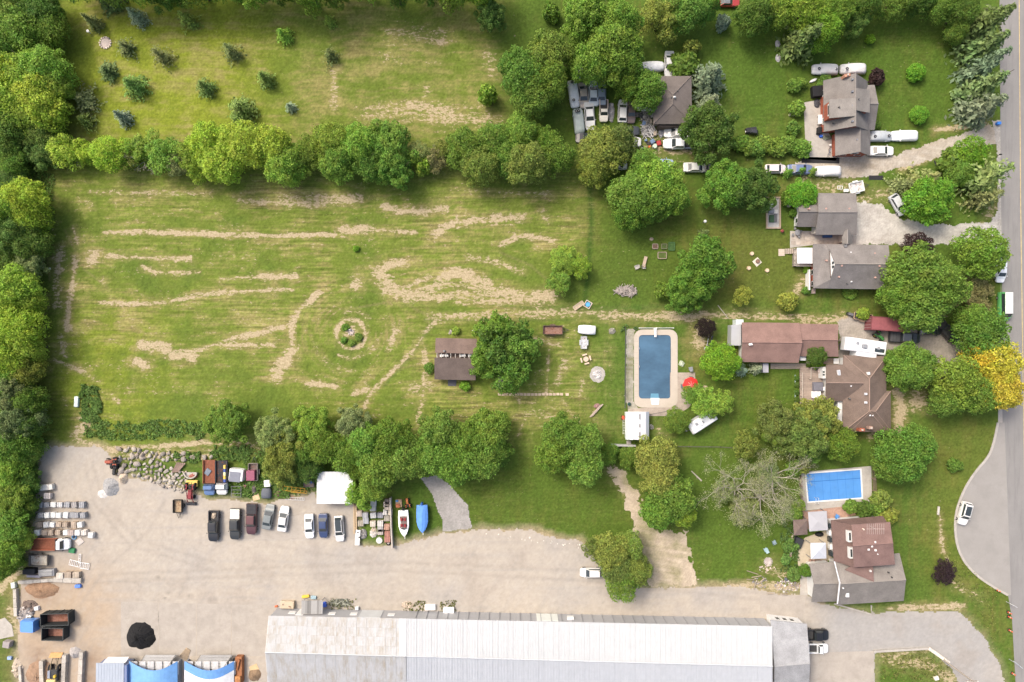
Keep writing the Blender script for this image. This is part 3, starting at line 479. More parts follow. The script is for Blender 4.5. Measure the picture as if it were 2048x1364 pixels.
DROOP = [conifer_mesh('crown', 110+i, 13, 8, .40, .06, .75, 17, .3) for i in range(3)]
WILD = [conifer_mesh('crown', 120+i, 11, 7, .42, .05, .5, 14, .55) for i in range(3)]
def trunk_mesh(seed, n=5):
    rng = random.Random(seed); mb = MB(); mb.tube((0,0,-.03), (.02,.01,.45), .045, .03, 7); mb.tube((.02,.01,.45), (.0,.03,.8), .03, .012, 6)
    for i in range(n):
        a = i*2.4+rng.random(); z = .3+.3*rng.random(); e = Vector((math.cos(a)*.3, math.sin(a)*.3, z+.3)); mb.tube((.015,.01,z), e, .02, .007, 5); mb.tube(e, e+Vector((math.cos(a+.5)*.12, math.sin(a+.5)*.12, .12)), .007, .003, 4)
    return mb.mesh('trunk', True)
TRUNKS = [trunk_mesh(i) for i in range(4)]
_mb = MB(); _mb.tube((0,0,-.02), (0,0,.95), .022, .004, 7); POLE = _mb.mesh('trunk', True)
for m_ in TRUNKS+[POLE]: m_.materials.append(M['bark'])
PAL = dict(YG=(.370,.490,.060), LG=(.280,.410,.058), G=(.180,.295,.045), MG=(.210,.325,.052), DG=(.125,.205,.036), BG=(.170,.265,.060), PG=(.27,.335,.125), OL=(.260,.320,.065), GO=(.190,.245,.058), PU=(.055,.032,.034), YE=(.66,.55,.07), BL=(.28,.345,.235), GB=(.185,.245,.13), SG=(.225,.265,.090), DC=(.155,.205,.065), LB=(.19,.36,.035), KH=(.26,.26,.11), BK=(.035,.026,.024))  # YG: yellow-green foliage, raised to hold the sunlight on the left trees
WORD = dict(YG='bright yellow-green', LG='light green', G='leaf green', MG='mid green', DG='dark green', BG='bluish green', PG='pale silvery green', OL='olive green', GO='deep olive', PU='dark purple', YE='golden yellow', BL='powder blue', GB='grey-blue', SG='sage green', DC='blackish green', LB='fresh lawn-green', KH='khaki brown', BK='nearly black purple')
POOLS = dict(t=CROWNS, f=FINE, l=LOOSE, r=ROUND, b=BUSH, c=CONES, d=DENSE, w=DROOP, x=WILD)
for k_, L_ in POOLS.items():
    for m_ in L_: m_.materials.append(M['needle' if k_ in 'cdwx' else 'leaf'])
_cnt = [0]
def tree(px, py, r, h, kind, col, label, group=None, ry=None, squash=None):
    """px,py: centre of the crown in the picture; r: crown radius in picture pixels; h: height in metres; conifers: px,py is the foot"""
    i = _cnt[0]; _cnt[0] += 1; rnd = random.Random(i*13+5); me = POOLS[kind][i % len(POOLS[kind])]; con = kind in 'cdwx'
    zc = 0 if con else h*.62; p = U(px, py, zc); p.z = 0; rm = r*S*(HC-zc)/HC
    cat = 'shrub' if (kind == 'b' or (kind == 'r' and h < 4)) else 'tree'; nm = {'b':'shrub','r':'round_bush' if h < 4 else 'round_tree','c':'conifer','d':'conifer','w':'spruce_tree','x':'conifer'}.get(kind, 'broadleaf_tree')
    t = T(nm, label, cat, p, rnd.uniform(0, 6.28), group)
    c = PAL[col] if isinstance(col, str) else col; j = lambda: rnd.uniform(.88, 1.12); k = j(); c = (c[0]*k*j(), c[1]*k, c[2]*k*j())
    cr = link('crown', me, None, t, c)
    tr = link('trunk', POLE if con else TRUNKS[i % 4], None, t)
    if con:
        rad = {'c':.36,'d':.34,'w':.47,'x':.52}[kind]; k2 = rnd.uniform(.85, 1.2); cr.scale = (rm/rad*k2, rm/rad*k2*rnd.uniform(.88, 1.12), h*rnd.uniform(.9,1.1)); t.rotation_euler.x = rnd.uniform(-.05,.05); t.rotation_euler.y = rnd.uniform(-.05,.05); tr.scale = (h*.7, h*.7, h)
    else:
        base = h*(.08 if kind in 'br' else .22); cr.location.z = base; vz = (h-base)/1.25; yy = (ry or r)/r
        if ry: t.rotation_euler.z = rnd.choice((0, math.pi)) ; cr.rotation_euler.z = 0
        cr.scale = (rm/1.04, rm/1.04*yy, vz); tr.scale = (h*.9*min(1, rm/h*2), h*.9*min(1, rm/h*2), h*.8)
    return t
def grove(rows, where, group, axis='top'):
    """rows of (px,py,r,h,kind,col[,own label])"""
    rows = sorted(rows, key=(lambda q: q[1]) if axis == 'top' else (lambda q: q[0])); n = {}
    kd = lambda q: (q[4] in 'cdwx' and 'conifer') or (q[4] == 'b' and 'shrub') or (q[4] == 'r' and 'round bush') or (q[4] == 'l' and 'open crowned tree') or 'leafy tree'
    for q in rows: n.setdefault((q[5], kd(q)), []).append(q)
    for (c, k), Q in n.items():
        for i, q in enumerate(Q):
            lab = q[6] if len(q) > 6 else (f'{WORD.get(c, c)} {k} {where}' if len(Q) == 1 else f'{ordi(i)} {WORD.get(c, c)} {k} from the {axis} {where}')
            tree(*q[:6], lab, group)
wood = [(20,8,48,11,'t','MG'),(78,18,44,10,'t','DG'),(100,58,38,9,'t','G'),(42,62,48,11,'t','MG'),(8,95,40,11,'t','G'),(92,138,48,11,'t','LG'),(42,142,52,12,'t','YG'),(10,150,42,12,'t','YG'),(72,192,56,12,'t','YG'),(18,200,50,12,'t','YG'),(108,172,36,10,'t','LG'),(96,222,40,10,'t','YG'),(50,232,42,10,'t','LG'),(22,248,42,10,'t','DG'),(78,268,38,8,'f','BG'),(84,305,34,7,'f','BG'),(16,286,36,9,'t','DG'),(22,318,36,8,'t','G'),(26,356,30,6,'t','DG'),(46,398,44,12,'t','YG'),(12,412,42,12,'t','LG'),(62,436,36,10,'t','YG'),(20,462,42,11,'f','BG'),(64,486,36,9,'t','DG'),(20,498,34,9,'l','DG'),(52,528,36,8,'f','PG'),(16,538,36,8,'t','DG'),(36,572,44,11,'t','YG'),(8,590,36,11,'l','LG'),(62,602,30,9,'t','LG'),(22,622,40,11,'t','YG'),(48,656,42,12,'t','YG'),(10,672,40,12,'t','YG'),(58,694,32,10,'t','LG'),(22,716,40,11,'t','YG'),(50,742,36,9,'t','OL'),(14,764,38,9,'t','G'),(22,792,44,11,'f','SG'),(54,800,34,10,'t','G'),(34,838,42,11,'f','SG'),(62,846,28,9,'t','DG'),(22,884,42,10,'t','G'),(58,900,32,5,'t','MG'),(14,934,42,8,'t','LG'),(50,958,32,4,'t','DG'),(14,992,44,8,'f','MG'),(46,1010,30,4,'t','DG'),(18,1050,40,8,'t','MG'),(38,1080,26,5,'t','LG'),(14,1104,34,7,'t','LG'),(8,1130,28,8,'t','MG')]
wood = [(a[0], a[1], a[2], a[3]*.78, *a[4:]) for a in wood]
grove(wood, 'in the wood along the left edge', 'trees of the wood on the left edge')
top = [(150+i*58, -52+(i*37 % 23), 44, 11+(i % 3), 't' if i % 3 else 'f', ('G','MG','LG','DG')[i % 4]) for i in range(15)]
grove(top, 'along the top edge above the small conifers', 'trees along the top edge', 'left')
rowt = [(128,302,35,6,'l','YG'),(216,305,38,7,'t','YG'),(252,318,26,5,'l','OL'),(298,296,38,5,'l','LG'),(168,306,28,5,'l','YG'),(268,302,26,5,'l','LG'),(378,312,30,6,'l','LG'),(622,300,32,7,'t','MG'),(842,326,22,5,'l','LG'),(885,300,22,5,'l','OL'),(328,312,38,6,'l','LG'),(356,330,26,5,'l','PG'),(418,286,46,8,'t','YG'),(442,322,46,9,'t','YG'),(486,286,50,10,'t','YG'),(398,342,24,6,'l','LG'),(540,292,50,10,'t','YG'),(568,326,46,9,'t','LG'),(612,322,30,6,'l','MG'),(664,284,44,9,'t','LG'),(676,322,42,9,'t','MG'),(722,292,42,9,'t','LG'),(776,292,54,9,'f','MG'),(790,334,42,8,'f','G'),(738,332,34,8,'t','MG'),(849,327,19,5,'b','LG'),(872,320,24,5,'l','KH'),(838,305,24,5,'l','PG'),(928,298,44,8,'t','G'),(960,330,42,9,'t','OL'),(988,282,42,8,'t','G'),(1040,268,42,9,'t','MG'),(1052,324,46,10,'t','OL'),(1016,316,38,8,'t','G'),(1112,312,42,8,'t','G'),(1090,280,30,7,'t','MG')]
grove(rowt, 'in the hedgerow', 'trees of the hedgerow between the fields', 'left')
yardt = [(982,28,30,8,'f','BG'),(1102,22,20,4,'b','G'),(1048,150,52,11,'t','G'),(1100,112,52,11,'t','MG'),(1094,166,44,11,'t','G'),(1064,196,42,10,'t','MG'),(1030,128,34,9,'t','G'),(1178,28,58,12,'f','MG'),(1236,44,48,12,'t','MG'),(1222,98,64,13,'t','G'),(1182,128,46,11,'t','MG'),(1250,128,40,11,'t','G'),(1292,176,42,9,'t','MG'),(1256,176,26,8,'t','G'),(1324,32,44,9,'l','OL'),(1378,18,44,9,'t','MG'),(1408,8,34,9,'t','G'),(1510,28,40,9,'t','DG'),(1420,258,58,10,'f','DG'),(1385,92,19,4,'b','OL'),(1447,42,17,4,'b','BL'),(1372,128,32,4,'b','G'),(975,186,22,5,'b','LG')]
grove(yardt, 'around the yard of old cars', 'trees around the yard of old cars', 'left')
tree(1408,170,42,9,'d','GB','grey-blue spruce behind the hipped brown roof'); tree(1412,215,32,8,'d','GB','smaller grey spruce touching the dark round tree')
mid2 = [(1206,300,52,9,'t','OL'),(1190,338,36,8,'t','OL'),(1240,284,34,8,'t','GO'),(1262,388,48,10,'t','MG'),(1316,358,50,10,'t','LG'),(1344,392,40,9,'t','MG'),(1264,424,38,8,'t','G'),(1308,404,42,9,'t','G'),(1290,330,36,8,'t','MG'),(1454,370,50,9,'f','G'),(1508,372,50,9,'f','DG'),(1410,526,54,9,'t','G'),(1384,566,48,8,'f','G'),(1366,592,34,7,'f','MG'),(1328,582,20,3.5,'b','G'),(1128,520,30,5,'t','LG'),(1158,532,26,5,'l','LG'),(1120,562,28,5,'l','MG'),(1486,592,20,4.5,'l',(.36,.36,.07),'small yellowish tree near the fire bowl'),(1577,603,22,3.5,'b','OL'),(1604,388,32,5,'t','LB'),(1585,395,18,4,'b','G')]
grove(mid2, 'on the lawns right of the field', 'trees on the lawns right of the field', 'left')
tree(1405,470,15,4.5,'d','DC','narrow blackish green conifer near the white garden lamp')
right = [(1560,12,40,9,'t','LG'),(1610,18,44,10,'t','LG'),(1650,58,40,10,'t','LB'),(1676,20,36,9,'t','G'),(1712,48,26,6,'f','BG'),(1742,78,10,2,'b','LB'),(1730,4,36,8,'t','DG'),(1790,2,36,8,'t','G'),(1840,-4,34,8,'t','DG'),(1884,6,34,8,'t','MG'),(1926,22,34,8,'t','DG'),(1916,62,24,6,'t','G'),(1757,153,18,3.2,'b','PU')]
grove(right, 'beyond the top lawn', 'trees beyond the top lawn', 'left')
tree(1835,143,21,2.6,'r','LB','upper of two clipped round bushes on the lawn', 'clipped lawn bushes'); tree(1841,228,21,2.6,'r','LB','lower of two clipped round bushes on the lawn', 'clipped lawn bushes')
tree(1588,98,60,13,'w','DC','large drooping spruce at the edge of the top lawn')
for a in ((1936,70,52,12,'w','DC','tall dark roadside spruce nearest the top edge'),(1932,118,50,12,'w','DC','second dark roadside spruce from the top'),(1934,152,44,12,'w','GB','bluish roadside spruce between two dark ones'),(1936,190,56,13,'w','DC','broad dark roadside spruce with long drooping boughs'),(1934,228,52,11,'w','GB','grey-green roadside spruce beside the driveway mouth')): tree(*a[:6], a[6], 'roadside spruces')
for a in ((1828,372,56,9,'x','SG','sage green spreading conifer beside the gravel drive'),(1790,376,40,6,'x','SG','low sage conifer spreading over the drive edge'),(1938,366,62,12,'x','SG','tall sage conifer leaning over the road'),(1944,402,46,9,'x','KH','brownish conifer below the tall sage one')): tree(*a)
rt2 = [(1862,394,52,8,'t','LB'),(1942,304,36,5,'t','LB'),(1908,320,30,4,'b','G'),(1924,344,30,5,'t','G'),(1838,497,32,5,'t','PU'),(1838,548,62,11,'t','G'),(1880,574,50,11,'t','MG'),(1808,588,48,10,'t','MG'),(1850,610,58,11,'t','G'),(1966,502,54,9,'t','G'),(1966,664,54,9,'t','G'),(1944,640,34,8,'t','MG'),(1952,592,40,3,'l','KH'),(1828,736,50,9,'t','G'),(1800,726,30,7,'t','MG'),(1908,762,58,10,'t','MG'),(1950,790,46,9,'t','G'),(1890,800,34,8,'t','MG'),(1992,728,50,10,'t','YE'),(2002,780,48,10,'t','YE'),(1958,716,30,8,'l','YE'),(1806,908,56,9,'t','G'),(1838,884,36,8,'t','MG'),(1782,930,34,8,'t','G'),(1728,628,14,2.5,'b','LG'),(1912,932,16,2,'b','G')]
grove(rt2, 'between the houses and the road', 'trees between the houses and the road')
rt3 = [(1684,886,38,7,'t','G'),(1606,866,56,9,'f','GO'),(1556,842,44,8,'f','GO'),(1640,838,44,8,'f','OL'),(1618,896,34,7,'f','MG'),(1548,872,24,6,'f','MG'),(1412,804,34,6,'l','LG'),(1440,806,28,6,'l','LG'),(1390,790,24,5,'l','MG'),(1355,842,27,4,'t','G'),(1444,722,40,7,'t','LB'),(1412,656,22,4,'t','BK'),(1632,710,21,5,'t','DG'),(1704,1014,16,2.5,'b','MG'),(1732,1020,20,3,'b','DG'),(1764,998,22,3.5,'b','OL'),(1778,1034,22,3.5,'b','OL'),(1756,1016,16,3,'b','G'),(1590,1030,18,2,'b','G'),(1582,1092,16,1.4,'b','BG'),(1588,1148,16,1.4,'b','BG'),(1572,1120,12,1.2,'b','BG'),(1606,934,18,3,'b','OL'),(1588,940,18,3,'b','G'),(1600,1010,14,2,'b','MG'),(1890,1146,24,2.6,'l','PU')]
grove(rt3, 'around the two pool gardens', 'trees around the pool gardens')
tree(1614,1143,14,3.5,'r','G','clipped dark round cedar against the white gable')
tree(1480,742,16,4,'d','BL','first powder blue spruce below the long brown garage','blue spruces by the garage'); tree(1508,736,16,4,'d','BL','second powder blue spruce below the long brown garage','blue spruces by the garage')
row2 = [(455,845,46,7,'f','MG'),(548,866,42,8,'f','PG'),(570,902,44,8,'f','OL'),(560,936,36,7,'f','OL'),(624,850,40,8,'f','LG'),(702,846,34,7,'f','PG'),(600,900,34,7,'t','G'),(650,892,38,9,'t','G'),(694,906,44,9,'t','MG'),(730,892,46,10,'t','MG'),(782,878,48,10,'t','G'),(810,916,48,10,'t','MG'),(756,936,46,9,'t','MG'),(716,938,26,8,'t','G'),(748,974,32,7,'t','MG'),(718,992,30,6,'l','LG'),(880,862,46,9,'t','MG'),(870,910,48,10,'t','MG'),(912,926,46,10,'t','MG'),(932,876,36,9,'t','G'),(980,864,46,9,'t','MG'),(964,918,44,10,'t','MG'),(992,906,34,8,'t','G'),(620,938,30,5,'t','DG'),(1128,868,42,9,'t','G'),(1164,890,48,10,'t','MG'),(1108,908,40,9,'t','G'),(1168,930,42,9,'t','MG'),(1216,908,24,5,'t','G'),(1260,914,24,5,'t','G'),(1312,918,46,8,'t','OL'),(1320,958,40,8,'t','OL'),(1342,996,52,9,'t','MG'),(1318,1024,36,8,'t','MG'),(1366,1028,28,7,'t','LG'),(1224,1102,42,7,'t','OL'),(1192,1096,26,5,'l','GO'),(1258,1092,30,6,'t','OL'),(1272,1140,34,7,'t','OL'),(1246,1172,34,7,'t','G'),(1236,1140,34,7,'t','GO')]
grove(row2, 'in the belt above the gravel yard', 'trees of the belt above the gravel yard', 'left')
tree(1004,690,60,9,'l','DG','large walnut-like tree beside the broken brown shed'); tree(990,662,40,9,'l','G','upper bough-heavy tree beside the broken brown shed'); tree(1016,740,46,8,'l','G','lower leafy tree beside the broken brown shed'); tree(1042,690,38,8,'l','MG','outer leafy tree beyond the broken brown shed'); tree(968,720,34,8,'l','G','near leafy tree overhanging the broken brown shed')
con = [(196,52,17,6,'c','SG','thin conifer near the small white birdbath'),(228,8,22,6,'c','DC','dark conifer cut by the top edge'),(284,42,14,5,'c','BL','powder blue conifer under the top trees'),(384,50,24,6,'x','OL','olive ragged conifer in the tree shade'),(258,100,24,4,'x','DC','ragged conifer right of the stone ring'),(330,118,27,5,'x','SG','brownish ragged conifer right of the stone ring'),(222,146,24,3.5,'d','DC','squat dense grey-green conifer'),(278,178,19,5,'c','BG','broad bluish conifer below the squat one'),(178,206,30,4,'x','SG','spreading conifer in the wood shade'),(180,246,26,4,'x','OL','second spreading conifer in the wood shade'),(254,240,17,4.5,'d','BL','pale blue conifer above the hedgerow'),(416,180,19,5,'c','BG','slim green conifer in the middle of the upper field'),(470,112,24,5,'x','DC','dark conifer with a ragged crown in the upper field'),(536,164,17,5,'c','BG','slim conifer left of the bare strip'),(490,226,24,5.5,'c','BG','conifer just above the tall hedgerow trees'),(572,76,15,4.5,'c','LG','light green pyramid conifer'),(664,116,24,4,'x','DC','grey ragged conifer at the head of the bare strip'),(662,46,12,3,'d','LG','small light green conifer near the top trees'),(584,218,12,3,'d','BL','smallest blue conifer in the upper field')]
for a in con: tree(a[0], a[1], a[2]*1.3, *a[3:6], a[6], 'young conifers in the upper field')
for a in ((690,654,8,'upper left'),(717,674,9,'right'),(702,686,8,'lower'),(687,680,7,'lower left')): tree(a[0],a[1],a[2],.8,'b','G',f'{a[3]} low plant inside the round stone-ringed bed','plants of the round bed')
tree(712,497,7,1,'b','LB','tiny bright sapling alone in the field')
for i, a in enumerate(((912,662,9,1.2,'LG','low shrub at the back wall of the broken shed'),(930,772,12,1.4,'LB','low green shrub below the broken shed'),(858,735,12,1.2,'G','dark low shrub at the side of the broken shed'),(1615,540,9,1.2,'LB','upper green border shrub by the brick wall'),(1614,580,10,1.3,'G','lower green border shrub by the brick wall'),(1700,585,16,1,'MG','feathery plants below the grey roof'),(1590,170,16,2.5,'G','upper garden shrub left of the concrete patio'),(1596,215,18,2.5,'MG','middle garden shrub left of the concrete patio'),(1590,255,16,2.3,'G','lower garden shrub left of the concrete patio'),(1652,162,16,1.5,'MG','ground shrub behind the brick house'),(1755,250,9,1.2,'G','small shrub at the porch corner'),(1636,728,13,1.2,'LB','low hedge plant above the timber deck'),(1588,425,10,1.5,'MG','shrub against the white gable end'),(1605,165,12,2,'MG','leafy shrub above the patio corner'),(1360,205,14,2,'DG','dark shrub squeezed beside the hipped house'),(1690,290,10,1.5,'G','planter shrub in front of the garage'))): tree(a[0],a[1],a[2],a[3],'b',a[4],a[5])
for i in range(9): tree(1482+i*16,286+(i % 3)*5,19,2.6,'b','MG',f'{ordi(i)} clump from the left of the clipped garden hedge','hedge clumps')
for i in range(3): tree(1552+i*0+[0,25,48][i]+20,342+[6,2,4][i],13,3.2,'d','G',f'{ordi(i)} pointed cedar from the left beside the covered cars','pointed cedars')
# dead tree with bare grey limbs
def dead_tree(px, py, h, label, seed, spread, n=6, leaf=True):
    rng = random.Random(seed); t = T('dead_tree', label, 'tree', U(px, py)); mb = MB(); tips = []
    def grow(p, d, L, r, k):
        q = p+d*L; mb.tube(p, q, r, r*.72, 5 if k > 1 else 3, False)
        if k == 0: tips.append(q); return
        for _ in range(2 if k > 2 else 3):
            nd = (d+Vector((rng.gauss(0,.4), rng.gauss(0,.4), rng.gauss(.0,.2)))).normalized(); grow(q, nd, L*rng.uniform(.62,.9), r*.6, k-1)
    tr = MB(); tr.tube((0,0,-.1), (0,0,h*.25), .4, .32, 8); tr.obj('trunk', M['deadwood'], t, True)
    for i in range(n):
        a = i*2*math.pi/n+rng.uniform(-.3,.3); d = Vector((math.cos(a)*spread, math.sin(a)*spread, .62)).normalized(); grow(Vector((0,0,h*.22+rng.random()*.6)), d, h*rng.uniform(.14,.25), .105, 6)
    mb.obj('bare_branches', M['deadwood'], t, True)
    if leaf:
        q = np.random.default_rng(seed); C = np.array([tuple(x) for x in tips]); C = np.repeat(C, 4, 0)*.9+q.normal(size=(len(C)*4,3))*.4; Nn = q.normal(size=C.shape)+np.array((0,0,1)); Nn /= np.linalg.norm(Nn, axis=1)[:,None]
        me = quads_mesh('sparse_leaves', C, Nn, q.uniform(.05,.12,len(C)), np.ones((len(C),1)), q); me.materials.append(M['leaf']); link('sparse_leaves', me, None, t, (.38,.40,.20))
dead_tree(1462,972,10,'bare grey dead tree nearest the lawn',5,1.3,8); dead_tree(1512,990,9,'bare grey dead tree with long limbs over the lawn',9,1.3,8); dead_tree(1536,948,9,'bare grey dead tree beside the blue covered pool',12,1.0,7)
tree(1452,980,28,4,'l','PG','pale thin willow under the dead limbs'); tree(1490,890,28,5,'l','OL','yellowish thin tree above the dead limbs'); tree(1490,1020,32,4,'l','PG','pale thin undergrowth below the dead limbs'); tree(1535,950,26,4,'l','PG','pale thin undergrowth beside the pool fence')
dead_tree(172,318,4,'small bare bush between two hedgerow trees',31,.8,5,False); dead_tree(305,322,5,'grey bare tree showing through the hedgerow',33,1.0,6,False); dead_tree(372,322,4,'small bare grey bush left of the tall hedgerow trees',35,.9,5,False); dead_tree(872,322,4,'bare twiggy bush in the hedgerow gap',37,.8,5,False)
# weeds: ground cover that nobody could count
def weeds(name, label, polys, n, size, col, h=.5, seed=1):
    q = np.random.default_rng(seed); pts = []
    for P in polys:
        x0, x1 = min(p[0] for p in P), max(p[0] for p in P); y0, y1 = min(p[1] for p in P), max(p[1] for p in P)
        X = q.uniform(x0, x1, n); Y = q.uniform(y0, y1, n); k = inside(X+(fbm(X/12, Y/12, 3, 5)-.5)*34, Y+(fbm(X/12+30, Y/12, 3, 6)-.5)*34, P) & (fbm(X/9, Y/9, 3, 2) > .36); pts.append(np.stack([X[k], Y[k]], -1))
    Q = np.concatenate(pts); hh = fbm(Q[:,0]/10, Q[:,1]/10, 3, 1)*h*q.uniform(.3, 1.2, len(Q)); C = np.stack([(Q[:,0]-1024)*S, (682-Q[:,1])*S, hh+.03], -1); Nn = q.normal(size=C.shape)*.5+np.array((0,0,1)); Nn /= np.linalg.norm(Nn, axis=1)[:,None]
    me = quads_mesh(name, C, Nn, q.uniform(.5,1.3,len(C))*size, np.full((len(C),1), 1.), q); me.materials.append(M['leaf']); tag(link(name, me, None, None, col), label, 'weeds', kind='stuff')
weeds('weeds', 'rank green weeds along the bank above the gravel yard', [[(160,790),(175,768),(200,775),(205,815),(190,845),(160,840)],[(165,845),(210,840),(225,850),(420,838),(415,880),(170,878)],[(480,900),(640,880),(640,980),(600,990),(500,960)],[(420,900),(500,890),(510,920),(430,922)],[(350,900),(400,905),(400,925),(340,915)],[(455,965),(560,960),(620,985),(560,996),(470,990)]], 4200, .2, (.16,.26,.06), .6)
weeds('undergrowth', 'leafy undergrowth filling the wood on the left edge', [[(-30,-20),(112,-20),(105,120),(118,200),(100,330),(60,350),(85,440),(70,600),(75,760),(60,900),(60,1100),(-30,1130)]], 30000, .3, (.17,.27,.05), 2.6, 12)  # added, in a bright leaf colour, to lighten the dark gaps between crowns
weeds('weeds', 'dark weeds at the foot of the wood', [[(60,330),(110,350),(108,440),(85,520),(60,560)],[(40,860),(95,870),(80,1000),(60,1110),(30,1150)],[(90,260),(130,230),(150,330),(90,335)]], 3000, .2, (.15,.24,.05), .6, 2)
weeds('weeds', 'grassy tufts in the planted ring and rock beds', [[(1245,650),(1275,648),(1240,664)],[(1560,1040),(1600,1060),(1600,1140),(1570,1150)]], 1600, .16, (.12,.2,.06), .4, 3)
weeds('grass_tufts', 'taller grass on the roadside verge and bank', [[(1880,1060),(1915,1110),(1990,1185),(2005,1320),(1960,1240),(1890,1140)],[(1930,560),(1985,560),(1985,640),(1930,640)],[(1760,1305),(1850,1298),(1900,1350),(1760,1364)]], 1500, .16, (.2,.21,.06), .3, 4)
# ---------------------------------------------------------------- buildings
def house_root(name, label, px, py, cat='house'): return T(name, label, cat, U(px, py))
def plane3(root, name, pts, color, m='shingle', th=.16):
    return MB().slab([U(*p) for p in pts], th).obj(name, M[m], root, color=color, off=root.location)
def inset(P, d):
    c = sum(P, Vector((0,0,0)))/len(P); out = []
    n = len(P)
    for i in range(n):
        a, b, e = P[i-1], P[i], P[(i+1) % n]; t1 = (b-a).normalized(); t2 = (e-b).normalized(); n1 = Vector((-t1.y, t1.x, 0)); n2 = Vector((-t2.y, t2.x, 0))
        if n1.dot(c-b) < 0: n1, n2 = -n1, -n2
        k = (n1+n2); k = k/max(.3, k.length_squared)*2; out.append(b+k*d)
    return out
def walls(root, eaves, color, m='wall', d=.5, z0=-.1, name='wall', drop_=.12):
    E = [U(*p) for p in eaves]; z1 = min(p.z for p in E)-drop_; Q = inset([Vector((p.x,p.y,0)) for p in E], d)
    MB().prism(Q, z0, z1).obj(name, M[m], root, color=color, off=root.location); return Q
def cap(root, a, b, color, r=.11):
    a, b = U(*a), U(*b); a.z += .03; b.z += .03; MB().tube(a, b, r, r, 4).obj('ridge_cap', M['ridge'], root, color=color, off=root.location)
def gable(root, e1, r, e2, color, m='wall', d=.3, inside_pt=None):
    A, B, C = U(*e1), U(*r), U(*e2); ip = U(*inside_pt); n = (C-A).cross(Vector((0,0,1))).normalized()
    if n.dot(ip-A) < 0: n = -n
    P = [A+n*d, C+n*d, Vector((B.x, B.y, B.z))+n*d]; P[0].z -= .3; P[1].z -= .3; P[2].z -= .2
    k = .05; P[0] = P[0].lerp(P[1], k); P[1] = P[1].lerp(P[0], k)
    n2 = n*.15; mb = MB(); mb.add(P+[p+n2 for p in P], [(0,1,2),(5,4,3),(0,3,4,1),(1,4,5,2),(2,5,3,0)]); mb.obj('gable_wall', M[m], root, color=color, off=root.location)
def gable_roof(root, tl, tr, br, bl, r0, r1, color, wall, wm='wall', capc=None, ends=(True, True), w=True, th=.16):
    """ridge r0-r1; eaves tl-tr on one side, bl-br on the other; r0 between tl and bl"""
    plane3(root, 'roof_slope', [tl, tr, r1, r0], color, th=th); plane3(root, 'roof_slope', [r0, r1, br, bl], color, th=th)
    cap(root, r0, r1, capc or tuple(c*1.12 for c in color))
    if w: walls(root, [tl, tr, br, bl], wall, wm)
    mid_ = [(a+b)/2 for a, b in zip(r0, r1)]
    if ends[0]: gable(root, tl, r0, bl, wall, wm, inside_pt=mid_)
    if ends[1]: gable(root, tr, r1, br, wall, wm, inside_pt=mid_)
def hip_roof(root, tl, tr, br, bl, r0, r1, color, wall, wm='wall', capc=None, axis='y'):
    """axis y: ridge r0 (top) to r1 (bottom)"""
    if axis == 'y': F = [[tl,tr,r0],[tr,br,r1,r0],[br,bl,r1],[bl,tl,r0,r1]]; H = [(tl,r0),(tr,r0),(br,r1),(bl,r1)]
    else: F = [[tl,tr,r1,r0],[tr,br,r1],[br,bl,r0,r1],[bl,tl,r0]]; H = [(tl,r0),(tr,r1),(br,r1),(bl,r0)]
    for f in F: plane3(root, 'roof_slope', f, color)
    cc = capc or tuple(c*1.15 for c in color)
    for a, b in H: cap(root, a, b, cc, .09)
    if r0 != r1: cap(root, r0, r1, cc)
    walls(root, [tl, tr, br, bl], wall, wm)
def at_roof(root, name, px, py, z, build, m, color=None):
    p = U(px, py, z)-root.location; mb = MB(); build(mb, p); return mb.obj(name, M[m], root, color=color)
def vent(root, px, py, z, c=(.25,.25,.26), s=.34): at_roof(root, 'roof_vent', px, py, z, lambda mb, p: mb.cbox(p.x, p.y, p.z-.25, s, s, .42, .1, .8), 'dull', c)
def pipe(root, px, py, z, c=(.6,.6,.6), r=.13): at_roof(root, 'vent_pipe', px, py, z, lambda mb, p: mb.cyl(p.x, p.y, p.z-.35, p.z+.2, r, r, 8), 'dull', c)
def chimney(root, px, py, z, c=(.30,.12,.08), s=(.8,.6), rz=0):
    o = at_roof(root, 'chimney', px, py, z, lambda mb, p: mb.cbox(p.x, p.y, p.z-2, s[0], s[1], 2.2, rz), 'stone', c)
    at_roof(root, 'flue', px, py, z, lambda mb, p: mb.cyl(p.x, p.y, p.z+.1, p.z+.5, .16, .14, 8), 'dull', (.5,.45,.4)); return o
def skylight(root, px, py, z, w, l, rz=0, g=(.3,.33,.36)):
    p = U(px, py, z)-root.location; f = MB().cbox(p.x, p.y, p.z-.15, w, l, .3, rz).obj('skylight', M['dull'], root, color=(.6,.6,.6)); MB().cbox(p.x, p.y, p.z+.155, w-.18, l-.18, .02, rz).obj('pane', M['plastic'], f, color=g)
def wall_window(root, a, b, z0, z1, off, name='window'):   # a,b ground points (Vector) on a wall; off: outward vector
    a, b = a+off-root.location, b+off-root.location; mb = MB(); mb.add([(a.x,a.y,z0),(b.x,b.y,z0),(b.x,b.y,z1),(a.x,a.y,z1)]+[(p.x-off.x*2,p.y-off.y*2,z) for p, z in ((a,z0),(b,z0),(b,z1),(a,z1))], [(0,1,2,3),(0,4,5,1),(1,5,6,2),(2,6,7,3),(3,7,4,0)])
    f = mb.obj(name, M['white'], root); k = (b-a)*.12; o2 = off*.35; zz = (z1-z0)*.12
    MB().add([(a.x+k.x+o2.x,a.y+k.y+o2.y,z0+zz),(b.x-k.x+o2.x,b.y-k.y+o2.y,z0+zz),(b.x-k.x+o2.x,b.y-k.y+o2.y,z1-zz),(a.x+k.x+o2.x,a.y+k.y+o2.y,z1-zz)], [(0,1,2,3)]).obj('pane', M['glass'], f)
